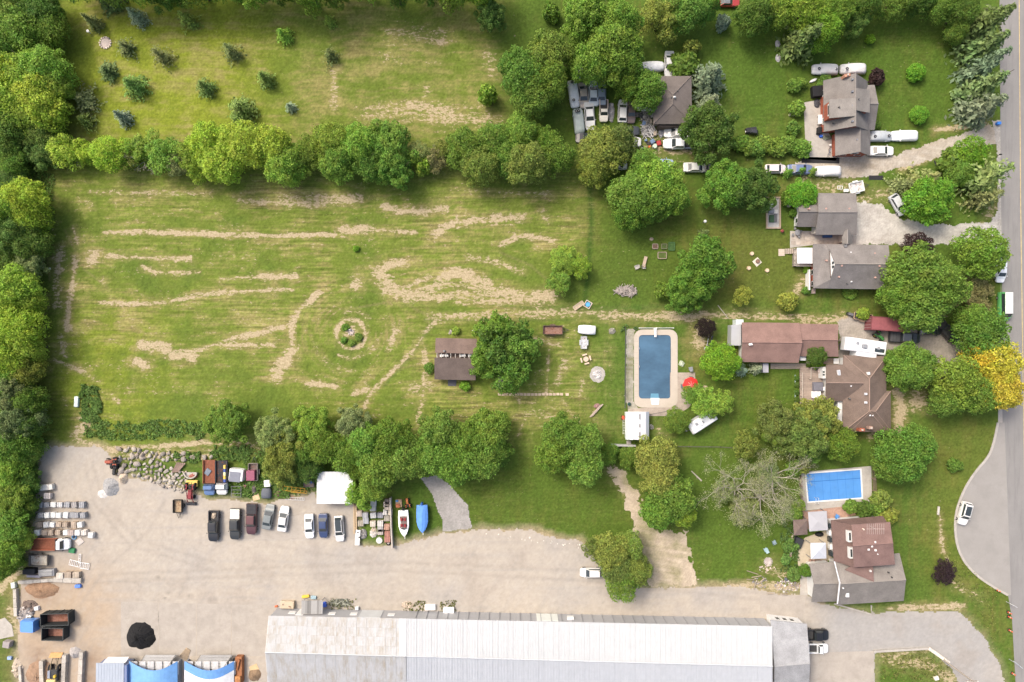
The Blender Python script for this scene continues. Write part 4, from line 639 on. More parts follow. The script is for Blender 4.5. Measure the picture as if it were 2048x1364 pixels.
def wins(root, e1, e2, z, ts, zb=1.0, zt=2.1, d=.4, wd=1.2, side=-1):
    """windows along the wall below the eave e1-e2 (picture points, eave height z)"""
    a, b = U(*e1, z), U(*e2, z); a.z = b.z = 0; t = (b-a).normalized(); n = Vector((-t.y, t.x, 0))*side
    for u in ts: c = a.lerp(b, u)-n*d; wall_window(root, c-t*wd/2, c+t*wd/2, zb, zt, n*.05)
def prism_part(root, name, poly, z0, z1, m, color=None): return MB().prism([U(x, y, z1) for x, y in poly], z0, z1).obj(name, M[m], root, color=color, off=root.location)
GREY, BROWN, MAROON, TAUPE = (.185,.170,.160), (.150,.112,.092), (.165,.105,.090), (.165,.152,.138)
WH = (.62,.62,.61); BRK = (.30,.09,.055)
# red brick house, top right
h = house_root('brick_house', 'red brick house with stepped grey roofs and wide dormers beside the concrete patio', 1690, 230)
gable_roof(h, (1646.7,160.8,2.5),(1648.1,263.5,2.5),(1739.6,261.7,2.5),(1735.2,162.3,2.5),(1711.5,146.4,6.6),(1711.5,252,6.6), GREY, BRK, 'brick')
gable_roof(h, (1670.1,258,2.45),(1671,311.5,2.45),(1740.5,311.9,2.45),(1740.5,258,2.45),(1720.3,252,4.7),(1720.3,303.5,4.7), GREY, BRK, 'brick', ends=(False, True))
gable_roof(h, (1722,169.8,2.4),(1749.3,169.8,2.4),(1749.3,260,2.4),(1722,260,2.4),(1716,208,4.8),(1757,208,4.8), GREY, BRK, 'brick', ends=(False, True))
for nm, P in (('dormer_roof', [(1658.7,198.3,5.5),(1711.5,195.4,6.65),(1711.5,231.8,6.65),(1658.7,236.2,5.5)]),('dormer_roof', [(1711.5,175.5,6.7),(1739.6,179.9,5.5),(1739.6,225.6,5.5),(1713,220.4,6.7)])):
    plane3(h, nm, P, (.205,.19,.175), th=.2); Q = inset([Vector((U(*p).x, U(*p).y, 0)) for p in P], .25); MB().prism(Q, 2.8, 5.3).obj('dormer_wall', M['brick'], h, off=h.location)
wins(h, (1658.7,198.3), (1658.7,236.2), 5.5, (.5,), 4.4, 5.2, .25, 2.2); wins(h, (1646.7,160.8), (1648.1,263.5), 2.5, (.2,.75), .9, 1.9, .5); wins(h, (1671,311.5), (1740.5,311.9), 2.45, (.3,.72), .9, 1.9, .5, 1.2)
wins(h, (1671,311.5), (1740.5,311.9), 2.45, (.5,), 2.7, 3.5, .3, 1.3)
for y in (158.6,183,211,242.5): vent(h, 1705,y,6.35,(.20,.21,.24))
vent(h,1714,279,4.4,(.2,.2,.22)); pipe(h,1717.5,198,6.6,(.1,.1,.1)); pipe(h,1678,214,6.1,(.12,.11,.1)); pipe(h,1667,245.6,4.3,(.1,.1,.1))
chimney(h, 1694,151,5.9,(.42,.22,.15),(1.1,.5),.2)
# hipped brown house among the old cars
h = house_root('hipped_house', 'square house with a hipped grey-brown roof among old cars', 1345, 200)
hip_roof(h, (1306,152,3),(1383,152,3),(1384,248,3),(1307,248,3),(1346,190,4.7),(1346,208,4.7), (.145,.125,.115), (.35,.32,.28), 'wall')
at_roof(h, 'vent_cap', 1349,194.5,4.8, lambda mb, p: mb.dome((p.x,p.y,p.z), .3,.22,.3), 'white'); pipe(h,1355,182,4.3,(.08,.08,.08)); pipe(h,1343,195,4.6,(.1,.1,.1))
prism_part(h, 'porch_roof', [(1273,213),(1310,217),(1308,222),(1276,221)], 2.2, 2.4, 'metal', (.5,.5,.5))
prism_part(h, 'rear_porch', [(1318,247),(1364,247),(1364,253),(1318,254)], 0, 2.3, 'dull', (.09,.07,.06))
# grey house with wing
h = house_root('grey_roof_house', 'house with a grey gabled roof and lower wing beside the pale drive', 1660, 430)
gable_roof(h, (1636,386,3),(1712.2,386.5,3),(1713,469.8,3),(1631,469.5,3),(1637,424.8,4.9),(1715,424.8,4.9), GREY, (.5,.47,.43))
gable_roof(h, (1595.9,404.6,2.7),(1634,406,2.7),(1632,453.8,2.7),(1594.2,453.4,2.7),(1597.5,423.6,4.3),(1640,423.6,4.3), (.165,.15,.142), WH, ends=(True, False))
gable_roof(h, (1684.4,462,2.75),(1684.4,487.5,2.75),(1704.6,487.5,2.75),(1704.6,462,2.75),(1695.3,459,3.9),(1695.3,487.5,3.9), (.205,.19,.178), (.45,.4,.36), ends=(False, True))
wins(h, (1595.9,404.6), (1594.2,453.4), 2.7, (.7,), 1.0, 2.0, .4, 1.0)
for x, y in ((1618,417.5),(1651.5,417.5),(1698,417.5)): pipe(h, x, y, 4.4, (.42,.26,.22), .16)
# grey house with white gablet
h = house_root('gablet_house', 'brick house under a broad grey roof with a white triangular gablet', 1700, 535)
tl, tr, br, bl = (1626.2,488,3),(1777,489.7,3),(1777,578.7,3),(1626.5,576.5,3); r0, r1 = (1670.5,528.1,5.0),(1781,528.5,5.0)
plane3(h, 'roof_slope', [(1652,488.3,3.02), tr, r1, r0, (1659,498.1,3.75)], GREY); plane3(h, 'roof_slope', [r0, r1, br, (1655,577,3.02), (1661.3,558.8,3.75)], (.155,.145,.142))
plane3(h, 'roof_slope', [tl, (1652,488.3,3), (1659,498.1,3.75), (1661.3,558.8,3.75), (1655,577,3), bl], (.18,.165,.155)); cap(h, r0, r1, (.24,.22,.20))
A, B, C = U(1660,498.6,3.7), U(1671.5,528.1,4.98), U(1662.2,558.4,3.7); q = Vector((.25,0,0)); MB().add([A,B,C,A+q,B+q,C+q], [(0,1,2),(5,4,3),(0,3,4,1),(1,4,5,2),(2,5,3,0)]).obj('gablet', M['white'], h, off=h.location)
walls(h, [tl, tr, br, bl], BRK, 'brick', .55)
for y in (525.5, 533.5):
    p = U(1668, y, 4.35)-h.location; MB().cbox(p.x-.14, p.y, p.z-.2, .3, .45, .4).obj('gablet_window', M['glass'], h)
for x, y, z in ((1680,506,3.8),(1749,507,3.8),(1683,531.5,4.8),(1758.5,532,4.9),(1677.5,554,4.0),(1750,555,4.0),(1653,521,3.5)): pipe(h, x, y, z, (.42,.27,.23), .17)
for x, y, z in ((1672.5,506.5,3.8),(1694,567,3.5)): pipe(h, x, y, z, (.08,.08,.08))
pipe(h,1701,505.5,3.8,(.75,.75,.75),.18); pipe(h,1702.5,563.5,3.7,(.6,.6,.6)); vent(h,1691,492,3.5,(.15,.15,.155),.6)
wins(h, (1626.2,488), (1626.5,576.5), 3, (.62,.88), 1.0, 2.2, .55, 1.0); prism_part(h, 'step', [(1619,577),(1631,577),(1631,587),(1619,587)], 0, .3, 'stone', (.33,.26,.22)); prism_part(h, 'trellis', [(1618,539),(1620.5,539),(1620.5,580),(1618,580)], 0, 1.6, 'white')
# long brown garage
h = house_root('brown_garage', 'long low garage with a reddish brown shingle roof in two lengths', 1575, 685, 'garage')
gable_roof(h, (1483.8,644.8,3),(1598.2,645.7,3),(1597.2,725.8,3),(1482.5,723.9,3),(1484.8,684.8,4.5),(1604.8,685.8,4.5), (.215,.135,.115), WH)
gable_roof(h, (1598,647,2.7),(1676.9,648.6,2.7),(1677.3,713.4,2.7),(1600,712.4,2.7),(1600,679.5,3.9),(1676,680.5,3.9), (.205,.13,.112), (.4,.33,.28), ends=(False, True))
prism_part(h, 'vent_cowl', [(1498,687),(1504,686),(1506,690),(1499,691)], 4.2, 4.75, 'white'); prism_part(h, 'side_porch', [(1463,650),(1482,648),(1482,691),(1462,691)], 0, 2.2, 'metal', (.36,.37,.39))
prism_part(h, 'lean_to', [(1472,639),(1487,639),(1487,650),(1472,650)], 0, 2.0, 'metal', (.62,.68,.68)); prism_part(h, 'side_hut', [(1526,727),(1537,727),(1537,745),(1526,745)], 0, 1.8, 'metal', (.33,.33,.36))
prism_part(h, 'door_hood', [(1600,713),(1612,713),(1612,721),(1600,721)], 1.8, 2.0, 'metal', (.55,.55,.56))
# big hipped brown house
h = house_root('hipped_brown_house', 'large low house with brown hipped roofs and pale hip lines beside the deck', 1720, 790)
CC = (.255,.185,.150)
hip_roof(h, (1686.8,710.5,3),(1772.6,712.4,3),(1773,864,3),(1684.9,864,3),(1739.2,757.2,5.1),(1739.2,822,5.1), BROWN, WH, 'wall', CC)
hip_roof(h, (1700,782,2.98),(1781.5,782,2.98),(1782,862,2.98),(1700,862,2.98),(1742,822,5.05),(1751,823,5.05), BROWN, WH, 'wall', CC, 'x')
gable_roof(h, (1652.5,728.6,2.95),(1700,729,2.95),(1700,802.6,2.95),(1651.5,802.6,2.95),(1652.5,765.8,4.85),(1727,766.4,4.85), BROWN, (.5,.48,.45), capc=CC, ends=(True, False))
skylight(h, 1677.5, 747, 3.9, .55, 1.3, .1, (.35,.38,.42))
for x, y, z in ((1732,788,4.95),(1732,805,4.95)): vent(h, x, y, z, (.62,.64,.68), .4)
vent(h,1737,747,4.8,(.6,.6,.6),.55); vent(h,1739.5,830.5,4.6,(.7,.7,.7),.3); vent(h,1745,830.5,4.6,(.7,.7,.7),.3); pipe(h,1701.5,772,4.5,(.65,.65,.65)); pipe(h,1699,797,3.9,(.1,.1,.1)); pipe(h,1774,716,3,(.75,.75,.75))
chimney(h, 1723,859.5,4.2,(.30,.10,.06),(1.0,.55)); chimney(h, 1741,855.5,4.3,(.33,.22,.18),(.7,.5))
wins(h, (1686.8,802), (1684.9,864), 3, (.25,), .9, 2.3, .4, 2.0); prism_part(h, 'bay', [(1675.5,803),(1686,803),(1686,856),(1675,856)], 0, 2.3, 'white'); prism_part(h, 'kitchen_wall', [(1645,735),(1652,734),(1652,757),(1646,757)], 0, 2.4, 'white')
for y in (744,749.5): prism_part(h, 'window', [(1645.6,y-1.8),(1649.6,y-1.8),(1649.6,y+1.8),(1645.6,y+1.8)], 2.38, 2.42, 'glass')
# maroon and grey house, bottom right
h = house_root('maroon_roof_house', 'two storey house with a maroon roof above grey garage roofs near the turning bay', 1715, 1125)
gable_roof(h, (1618.9,1128,2.8),(1668,1123.4,2.8),(1674.5,1203,2.8),(1623.4,1204,2.8),(1628,1168,4.6),(1681,1166.6,4.6), (.20,.183,.168), WH)
gable_roof(h, (1667,1122,2.95),(1799,1106.5,2.95),(1807.5,1201.8,2.95),(1673.4,1209.8,2.95),(1680,1168,5.4),(1812,1159.8,5.4), (.205,.188,.172), WH)
plane3(h, 'roof_slope', [(1662,1040.5,3),(1766,1032,3),(1775,1046,4.9),(1703,1050,4.9)], (.135,.088,.077)); plane3(h, 'roof_slope', [(1662,1040.5,3.02),(1703,1050,4.92),(1707.5,1134.8,4.92),(1668,1122,3.02)], (.135,.088,.078))
gable_roof(h, (1703,1049.5,6.0),(1780.2,1043.9,6.0),(1790,1129,6.0),(1707.5,1134.8,6.0),(1706,1092,7.2),(1786,1086,7.2), (.185,.118,.105), (.32,.22,.19), 'wall')
walls(h, [(1662,1040.5,3),(1766,1032,3),(1788,1129,3),(1668,1122,3)], WH, d=.5)
plane3(h, 'roof_slope', [(1707,1130,4.7),(1746,1128,4.8),(1748,1164,5.5),(1690,1140,4.1)], (.165,.108,.097))
for x, y in ((1697,1073),(1700,1106)):
    f = at_roof(h, 'dormer', x, y, 5.2, lambda mb, p: mb.cbox(p.x+.3, p.y, p.z-.9, .75, 2.0, 1.0, .04), 'white'); at_roof(h, 'dormer_pane', x-.5, y, 5.2, lambda mb, p: mb.cbox(p.x+.25, p.y, p.z+.06, .35, 1.4, .06, .04), 'glass')
for x, y in ((1750,1084),(1743.5,1092.5),(1737,1099),(1751,1100.5)): vent(h, x, y, 7.0, (.7,.68,.67), .36)
pipe(h,1727,1058.5,6.6,(.7,.6,.5)); pipe(h,1755,1108,6.7,(.7,.7,.7),.09); vent(h,1741,1142,5.2,(.6,.58,.56)); pipe(h,1777,1145,4.7,(.05,.05,.05)); pipe(h,1783.5,1154.5,5.1,(.05,.05,.05)); pipe(h,1686,1176,5.0,(.75,.75,.75)); skylight(h, 1694.5,1188.5,4.1,.6,1.0,0,(.6,.64,.64))
an = MB()                                                           # television aerial on the roof
b0 = U(1740,1052,6.7)-h.location; an.tube(b0, b0+Vector((0,0,2)), .04, .04, 5)
for k in range(9): q = b0+Vector((-1.5+k*.37, 0, 1.9)); an.tube(q-Vector((0,.95,0)), q+Vector((0,.95,0)), .025, .025, 4)
an.tube(b0+Vector((-1.6,0,1.9)), b0+Vector((1.6,0,1.9)), .035, .035, 4); an.obj('aerial', M['ridge'], h, color=(.42,.36,.33))
for k, y in enumerate((1052,1066,1080,1094,1108)): prism_part(h, 'side_window', [(1656.5+k*1.1,y-5),(1661.5+k*1.1,y-5),(1662+k*1.1,y+5),(1657+k*1.1,y+5)], .9, 1.9, 'white' if k % 2 else 'glass')
prism_part(h, 'gutter_pipe', [(1668,1123),(1670,1123),(1681,1166),(1676,1208),(1674,1208),(1678.5,1166)], 5.3, 5.45, 'dull', (.6,.6,.62))
strip('patio_edge', [(1668,1207),(1742,1228),(1742,1210)], .25, 0, .2, 'concrete', 'concrete edging below the grey garage roof')
# broken brown shed
h = house_root('broken_shed', 'old brown shed with its roof ridge torn open', 910, 718, 'shed')
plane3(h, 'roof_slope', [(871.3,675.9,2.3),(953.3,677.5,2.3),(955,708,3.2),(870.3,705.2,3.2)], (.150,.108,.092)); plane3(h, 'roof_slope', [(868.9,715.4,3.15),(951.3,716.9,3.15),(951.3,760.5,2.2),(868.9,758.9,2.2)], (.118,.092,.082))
walls(h, [(871.3,675.9,2.2),(953.3,677.5,2.2),(951.3,760.5,2.2),(868.9,758.9,2.2)], (.16,.12,.10), 'wood', .25, drop_=.3)
for x in range(9):
    a = U(874+x*9.2,704,3.05)-h.location; b_ = U(874+x*9.2,717,3.0)-h.location; MB().tube(a, b_, .06, .06, 4).obj('rafter', M['wood'], h, color=(.45,.42,.38))
for x, w in ((884,10),(893,7),(925,14),(940,9)): p = U(x,711,2.6)-h.location; MB().cbox(p.x, p.y, 2.4, w*S*.9, .45, .1, .1).obj('fallen_board', M['white'], h)
at_roof(h, 'stove_pipe', 888,702,3.6, lambda mb, p: mb.cyl(p.x,p.y,p.z-.9,p.z,.2,.2,8), 'dull', (.2,.2,.2)); prism_part(h, 'door_mat', [(896,760),(913,760),(912,772),(896,772)], 0, .12, 'dull', (.09,.09,.11))
# white steel carport
h = house_root('white_carport', 'white flat steel carport beside the parked saloons', 668, 976, 'carport')
for i in range(9):
    x0 = 634+i*8; MB().slab([U(x0,943.5+i*.0,2.9), U(x0+7.7,943.5,2.9), U(x0+7.2,1007.6,2.9), U(x0-.9,1007.6,2.9)], .08).obj('roof_sheet', M['metal'], h, color=(.58,.595,.605), off=h.location)
for x, y in ((636,947),(700,947),(636,1003),(700,1003)): p = U(x, y, 2.5)-h.location; MB().cyl(p.x, p.y, 0, 2.8, .07).obj('post', M['dull'], h, color=(.4,.4,.4))
# gambrel metal shed by the pool
h = house_root('metal_shed', 'white metal barn-roofed shed at the end of the big pool', 1274, 852, 'shed')
X = [1251,1257,1265.5,1279.5,1292,1298]; Z = [1.7,2.3,2.75,2.95,2.6,1.8]; Cs = [(.50,.55,.55),(.60,.65,.66),(.60,.61,.635),(.60,.61,.635),(.62,.65,.70)]
for i in range(5): MB().slab([U(X[i],823.5,Z[i]),U(X[i+1],823.5,Z[i+1]),U(X[i+1],880,Z[i+1]),U(X[i],879,Z[i])], .05).obj('roof_sheet', M['metal'], h, color=Cs[i], off=h.location)
MB().prism([U(1252.5,825.5,1.7),U(1296.5,825.5,1.7),U(1296.5,877.5,1.7),U(1252.5,877.5,1.7)], 0, 1.72).obj('wall', M['metal'], h, color=(.6,.63,.65), off=h.location)
for y0, y1 in ((828,839),(848,855),(864,876)): MB().slab([U(1278.6,y0,3.0),U(1280.6,y0,3.0),U(1280.6,y1,3.0),U(1278.6,y1,3.0)], .06).obj('ridge_vent', M['dull'], h, color=(.12,.11,.11), off=h.location)
MB().prism([U(1253,881),U(1262,881),U(1262,889),U(1253,889)], 0, .12).obj('ramp', M['wood'], h, color=(.3,.28,.26), off=h.location)
# long white warehouse
h = house_root('long_metal_shed', 'long white corrugated metal warehouse, its left length streaked with rust', 1040, 1330, 'warehouse')
M['rustroof'] = mat('rust_streaked_sheet', (.45,.455,.46), .6, .08, .8, dirt=((.35,.31,.25), .5, .46, .68, (2.0,.6,1)))
M['whiteroof'] = mat('white_sheet', (.455,.47,.485), .6, .05, .8, spec=.3, dirt=((.40,.415,.435), 1.0, .52, .75, (4,.4,1)))
M['southroof'] = mat('south_sheet', (.46,.48,.51), .6, .06, .8, spec=.3, dirt=((.40,.425,.46), .8, .5, .8, (4,.4,1)))  # south copy of the sheet; unequal sun on the slopes set in the colour
def lerp(a, b, t): return a+(b-a)*t
ZE, ZR = 3.9, 6.2
def eave(x): return lerp(1231.5, 1252.5, (x-537)/(1545-537))
def rdg(x): return lerp(1305, 1333, (x-530)/(1548-530))
rnd = random.Random(4)
rows = [0,.26,.5,.75,1]
for r in range(4):
    n = 14
    for i in range(n):
        xa, xb = lerp(537,812,i/n), lerp(537,812,(i+1)/n); dz = .02*r+rnd.uniform(0,.012)
        def pt(x, t): xe = lerp(x, lerp(530,812.5,(x-537)/275), t); return U(xe, lerp(eave(x), rdg(xe), t), lerp(ZE,ZR,t)+dz)
        MB().slab([pt(xa,rows[r]),pt(xb-.25,rows[r]),pt(xb-.25,min(1,rows[r+1]+.02)),pt(xa,min(1,rows[r+1]+.02))], .05).obj('roof_sheet', M['rustroof'], h, off=h.location)
for i in range(14):
    xa, xb = lerp(530,812,i/14), lerp(530,812,(i+1)/14); dz = rnd.uniform(0,.015)
    k = lambda x, t: U(lerp(x, lerp(537,813,(x-530)/282), t), lerp(rdg(x), rdg(x)+84, t), lerp(ZR,ZE,t)+dz)
    MB().slab([k(xa,0),k(xb-.25,0),k(xb-.25,1),k(xa,1)], .05).obj('roof_sheet', M['rustroof'], h, off=h.location)
n = 72
for i in range(n):
    xa, xb = lerp(813,1545,i/n), lerp(813,1545,(i+1)/n); dz = .05+rnd.uniform(0,.02)
    MB().slab([U(xa,eave(xa),ZE+dz),U(xb-.22,eave(xb),ZE+dz),U(xb-.22,rdg(xb),ZR+dz),U(xa,rdg(xa),ZR+dz)], .05).obj('roof_sheet', M['whiteroof'], h, off=h.location)
    MB().slab([U(xa,rdg(xa),ZR+dz-.005),U(xb-.22,rdg(xb),ZR+dz-.005),U(xb-.22,rdg(xb)+86,ZE+dz),U(xa,rdg(xa)+86,ZE+dz)], .05).obj('roof_sheet', M['southroof'], h, off=h.location)
# ribs that stand proud of the sheets, one joined part of the roof
rb = MB()
for i in range(330):
    x = lerp(538,1544,(i+.5)/330); q = .10 if x > 813 else .11
    a, b_ = U(x, eave(x)+.5, ZE+.02+q), U(lerp(x,lerp(530,812.5,(x-537)/275),1) if x < 812 else x, rdg(x)-.5, ZR+.02+q); c_ = U(x, rdg(x)+86, ZE+.02+q); rb.tube(a, b_, .022, .022, 3, False); rb.tube(b_, c_, .022, .022, 3, False)
o = rb.obj('roof_rib', M['whiteroof'], h, off=h.location); o['kind'] = 'stuff'
MB().tube(U(530,1305,ZR+.16), U(812,1333-20.2,ZR+.16), .14, .14, 4).obj('ridge_cap', M['whiteroof'], h, off=h.location); MB().tube(U(813,rdg(813),ZR+.16), U(1546,rdg(1546),ZR+.16), .12, .12, 4).obj('ridge_cap', M['southroof'], h, off=h.location)
MB().slab([U(798,eave(798),ZE+.13),U(813,eave(813),ZE+.13),U(813,rdg(813),ZR+.13),U(798,rdg(798),ZR+.13)], .06).obj('flashing', M['whiteroof'], h, off=h.location)
wa = [U(540,eave(540)+1,ZE), U(1543,eave(1543)+1,ZE), U(1550,1415,ZE), U(534,1388,ZE)]
MB().prism(wa, -.1, ZE-.08).obj('wall', M['metal'], h, color=(.34,.345,.36), off=h.location)
wy = lambda x, z: U(x, eave(x)+1, ZE)+Vector((0,.02,0))
def wallpatch(x0, x1, z0, z1, name, m, color=None, th=.06):
    a, b_ = wy(x0,0)-h.location, wy(x1,0)-h.location; MB().add([(a.x,a.y-.05,z0),(b_.x,b_.y-.05,z0),(b_.x,b_.y-.05,z1),(a.x,a.y-.05,z1),(a.x,a.y+th,z0),(b_.x,b_.y+th,z0),(b_.x,b_.y+th,z1),(a.x,a.y+th,z1)], [(0,1,2,3),(4,7,6,5),(0,4,5,1),(1,5,6,2),(2,6,7,3),(3,7,4,0)]).obj(name, M[m], h, color=color)
for x in (577,658,702,778): wallpatch(x-6, x+8, 1.5, 2.6, 'wall_light_panel', 'white')
wallpatch(716,760,.2,3.6,'sliding_door','metal',(.48,.5,.51)); wallpatch(1074,1117,.2,3.4,'sliding_door','metal',(.62,.65,.62)); wallpatch(588,603,.3,3.2,'door','white',None)
for i in range(34): x = 830+i*21; wallpatch(x,x+.9,0,3.7,'wall_batten','metal',(.27,.275,.29),.1)
MB().box(-.6,.6,-.4,.4,1.9,2.7).obj('wall_unit', M['white'], h).location = U(1141,1238,2.5)-h.location-Vector((0,0,2.5))
# lean-to canopy on the warehouse front
t = house_root('corrugated_canopy', 'weathered grey corrugated canopy against the warehouse front', 625, 1214, 'canopy')
for i in range(11):
    x = 603+i*3.9; MB().slab([U(x,1201,2.3),U(x+3.7,1201,2.3),U(x+3.2,1228,3.1),U(x-.6,1228,3.1)], .05).obj('roof_sheet', M['metal'], t, color=jc((.17,.17,.17), rnd, .4, 1.4), off=t.location)
for x in (606,643): p = U(x,1203,2)-t.location; MB().cyl(p.x,p.y,0,2.2,.06).obj('post', M['dull'], t, color=(.3,.3,.3))
# grey shingled annex
h = house_root('shingled_annex', 'pale grey shingled annex at the right end of the warehouse', 1580, 1320, 'building')
AG = (.29,.295,.305)
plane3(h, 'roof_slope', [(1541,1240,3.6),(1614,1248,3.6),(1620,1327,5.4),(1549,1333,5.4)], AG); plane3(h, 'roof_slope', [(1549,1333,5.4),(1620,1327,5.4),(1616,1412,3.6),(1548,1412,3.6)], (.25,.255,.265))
cap(h, (1549,1333,5.4),(1620,1327,5.4),AG); walls(h, [(1544,1240,3.6),(1614,1248,3.6),(1616,1412,3.6),(1548,1412,3.6)], (.66,.66,.65), 'wall', .3)
gable(h, (1614,1248,3.6),(1620,1327,5.4),(1616,1412,3.6),WH,inside_pt=(1560,1330,3)); wins(h, (1541,1240), (1614,1248), 3.6, (.3,.5,.7), 1.0, 2.4, .3, .9, 1)
# ------------- gazebos, pergolas, small roofs
def gazebo(label, poly, z, colr, pyramid=True, name='gazebo', m='metal'):
    cx = sum(p[0] for p in poly)/4; cy = sum(p[1] for p in poly)/4; t = house_root(name, label, cx, cy, 'gazebo')
    a = U(cx, cy, z+(.7 if pyramid else .15)); P = [U(x, y, z) for x, y in poly]
    for i in range(4): MB().slab([P[i], P[(i+1) % 4], a], .05).obj('roof_panel', M[m], t, color=tuple(c*(1+.06*(i % 2)) for c in colr), off=t.location)
    for p in P: q = p.lerp(Vector((a.x,a.y,z)), .08)-t.location; MB().cyl(q.x, q.y, 0, z-.02, .06).obj('post', M['dull'], t, color=(.2,.2,.2))
gazebo('white canopy gazebo on the raised deck', [(1594,495.5),(1625,495.5),(1625,527),(1595,527)], 2.6, (.62,.63,.64), False); gazebo('pale blue pyramid gazebo beside the maroon house', [(1621,1086),(1652,1085.5),(1653,1117),(1622,1118)], 2.5, (.48,.51,.56)); gazebo('flat grey pergola roof beside the covered pool', [(1616,1024),(1653.5,1022),(1656,1060),(1619,1063)], 2.5, (.36,.36,.38), False, 'pergola')
gazebo('small brown shingled shed roof left of the pergola', [(1586,1040),(1615,1038),(1615,1069),(1588,1071)], 2.1, (.155,.115,.10), True, 'garden_shed', 'shingle')
# ---------------------------------------------------------------- vehicles
def sect(x, w, z0, z1, tw=.9): return [(x,-w*.93,z0),(x,-w,z0+(z1-z0)*.3),(x,-w,z1-(z1-z0)*.22),(x,-w*tw,z1),(x,w*tw,z1),(x,w,z1-(z1-z0)*.22),(x,w,z0+(z1-z0)*.3),(x,w*.93,z0)]
def quad_on(f, lo, hi, m0, m1, n): # bilinear sub-quad, lifted by n
    a, b, c, d = [Vector(p) for p in f]; q = lambda u, v: (a.lerp(b, u)).lerp(d.lerp(c, u), v)+n
    return [q(lo,m0), q(hi,m0), q(hi,m1), q(lo,m1)]
def car_proto(name, cat, L, Wd, belt, top, cab, roof, kind='car', bed=None, nose=.8):
    """cab: (rear x, front x) of the cabin at the belt line; roof: same at the roof; x forward"""
    t = T(name, 'prototype', cat); w = Wd/2; z0 = .25; h = L/2
    end = bed[0] if bed else -h
    st = [(end, w*(.86 if not bed else .97), belt*.9 if not bed else belt), (end+.12*(not bed)+.02, w*.95, belt*.97), (end+.6, w, belt), (cab[1]*.6, w, belt), (cab[1]+.15, w, belt*.99), (h-.75, w*.97, belt*nose+.05), (h-.25, w*.88, belt*nose*.95), (h, w*.66, belt*nose*.84)]
    b = MB(); b.loft([sect(x, ww, z0, zz) for x, ww, zz in st])
    r0, r1 = cab; q0, q1 = roof; wb, wt = w*.92, w*.74
    lo = [(r0,-wb,belt-.05),(r1,-wb*.95,belt-.05),(r1,wb*.95,belt-.05),(r0,wb,belt-.05)]; hi = [(q0,-wt,top-.04),(q1,-wt,top-.04),(q1,wt,top-.04),(q0,wt,top-.04)]
    b.loft([lo, hi]); b.obj('body', M['paint'], t, color=(.8,.8,.8))
    rf = MB(); rf.loft([[(q0-.06,-wt,top-.045),(q1+.06,-wt,top-.045),(q1+.06,wt,top-.045),(q0-.06,wt,top-.045)], [(q0,-wt*.9,top+.015),(q1,-wt*.9,top+.015),(q1,wt*.9,top+.015),(q0,wt*.9,top+.015)], [(q0+.3,-wt*.5,top+.03),(q1-.3,-wt*.5,top+.03),(q1-.3,wt*.5,top+.03),(q0+.3,wt*.5,top+.03)]]); rf.obj('roof', M['paint'], t, color=(.8,.8,.8))
    def g(nm, f, lo_, hi_, a, c, n): mb = MB(); mb.add(quad_on(f, lo_, hi_, a, c, Vector(n)), [(0,1,2,3)]); mb.obj(nm, M['glass'], t)
    g('windshield', (lo[1],lo[2],hi[2],hi[1]), .05, .95, .1, .95, (.015,0,.012))
    if abs(q0-r0) > .02 or kind != 'van': g('rear_window', (lo[3],lo[0],hi[0],hi[3]), .08, .92, .2, .93, (-.015,0,.012))
    for a_, b_, s in ((0,1,-1),(2,3,1)): g('side_window', (lo[a_],lo[b_],hi[b_],hi[a_]), .06, .94, .25, .92, (0,s*.015,.01))
    for sx in (-.30, .31):
        for sy in (-1, 1):
            x = sx*L; wh = MB(); wh.tube((0,-.11,0),(0,.11,0), .33, .33, 14); o = wh.obj('wheel', M['tyre'], t); o.location = (x, sy*(w-.10), .33)
            MB().tube((0,sy*.105,0),(0,sy*.125,0), .2, .2, 10).obj('rim', M['rim'], o)
    for sy in (-1, 1):
        MB().rbox(h-.2, sy*w*.62, belt*nose*.62, .24, .34, .16, .03).obj('headlight', M['lamp'], t, color=(.6,.62,.62))
        MB().rbox(-h+.06, sy*w*.68, belt*.66, .1, .3, .16, .02).obj('tail_light', M['lamp'], t, color=(.3,.02,.02))
        MB().rbox(cab[1]-.15, sy*(w+.09), belt, .14, .2, .14, .03).obj('mirror', M['paint'], t, color=(.1,.1,.1))
    if bed:
        bd = MB(); x0, x1 = -h, bed[0]; bd.box(x0,x1,-w*.97,w*.97,z0+.15,.68); bd.box(x0,x1,-w*.97,-w*.80,.68,belt); bd.box(x0,x1,w*.80,w*.97,.68,belt); bd.box(x0,x0+.1,-w*.80,w*.80,.68,belt-.03); bd.box(x1-.08,x1,-w*.80,w*.80,.68,belt)
        bd.obj('bed', M['paint'], t, color=(.8,.8,.8)); MB().box(x0+.1,x1-.08,-w*.80,w*.80,.682,.70).obj('bed_floor', M['dull'], t, color=(.05,.05,.05))
    return t
P = {}
P['sedan'] = car_proto('parked_car', 'car', 4.8, 1.82, .95, 1.42, (-1.75,1.15), (-.95,.35))
P['big'] = car_proto('parked_car', 'car', 5.3, 1.92, .95, 1.42, (-1.75,1.05), (-1.0,.3))
P['hatch'] = car_proto('parked_car', 'car', 4.3, 1.78, .95, 1.48, (-2.0,1.1), (-1.5,.35))
P['suv'] = car_proto('parked_car', 'car', 4.8, 1.9, 1.08, 1.7, (-2.25,1.1), (-1.95,.45), nose=.9)
P['pickup'] = car_proto('pickup_truck', 'pickup', 5.8, 1.98, 1.12, 1.82, (-.95,1.45), (-.75,.75), 'pickup', (-.98,), .92)
P['regcab'] = car_proto('pickup_truck', 'pickup', 5.3, 1.9, 1.08, 1.74, (-.25,1.3), (-.05,.65), 'pickup', (-.28,), .92)
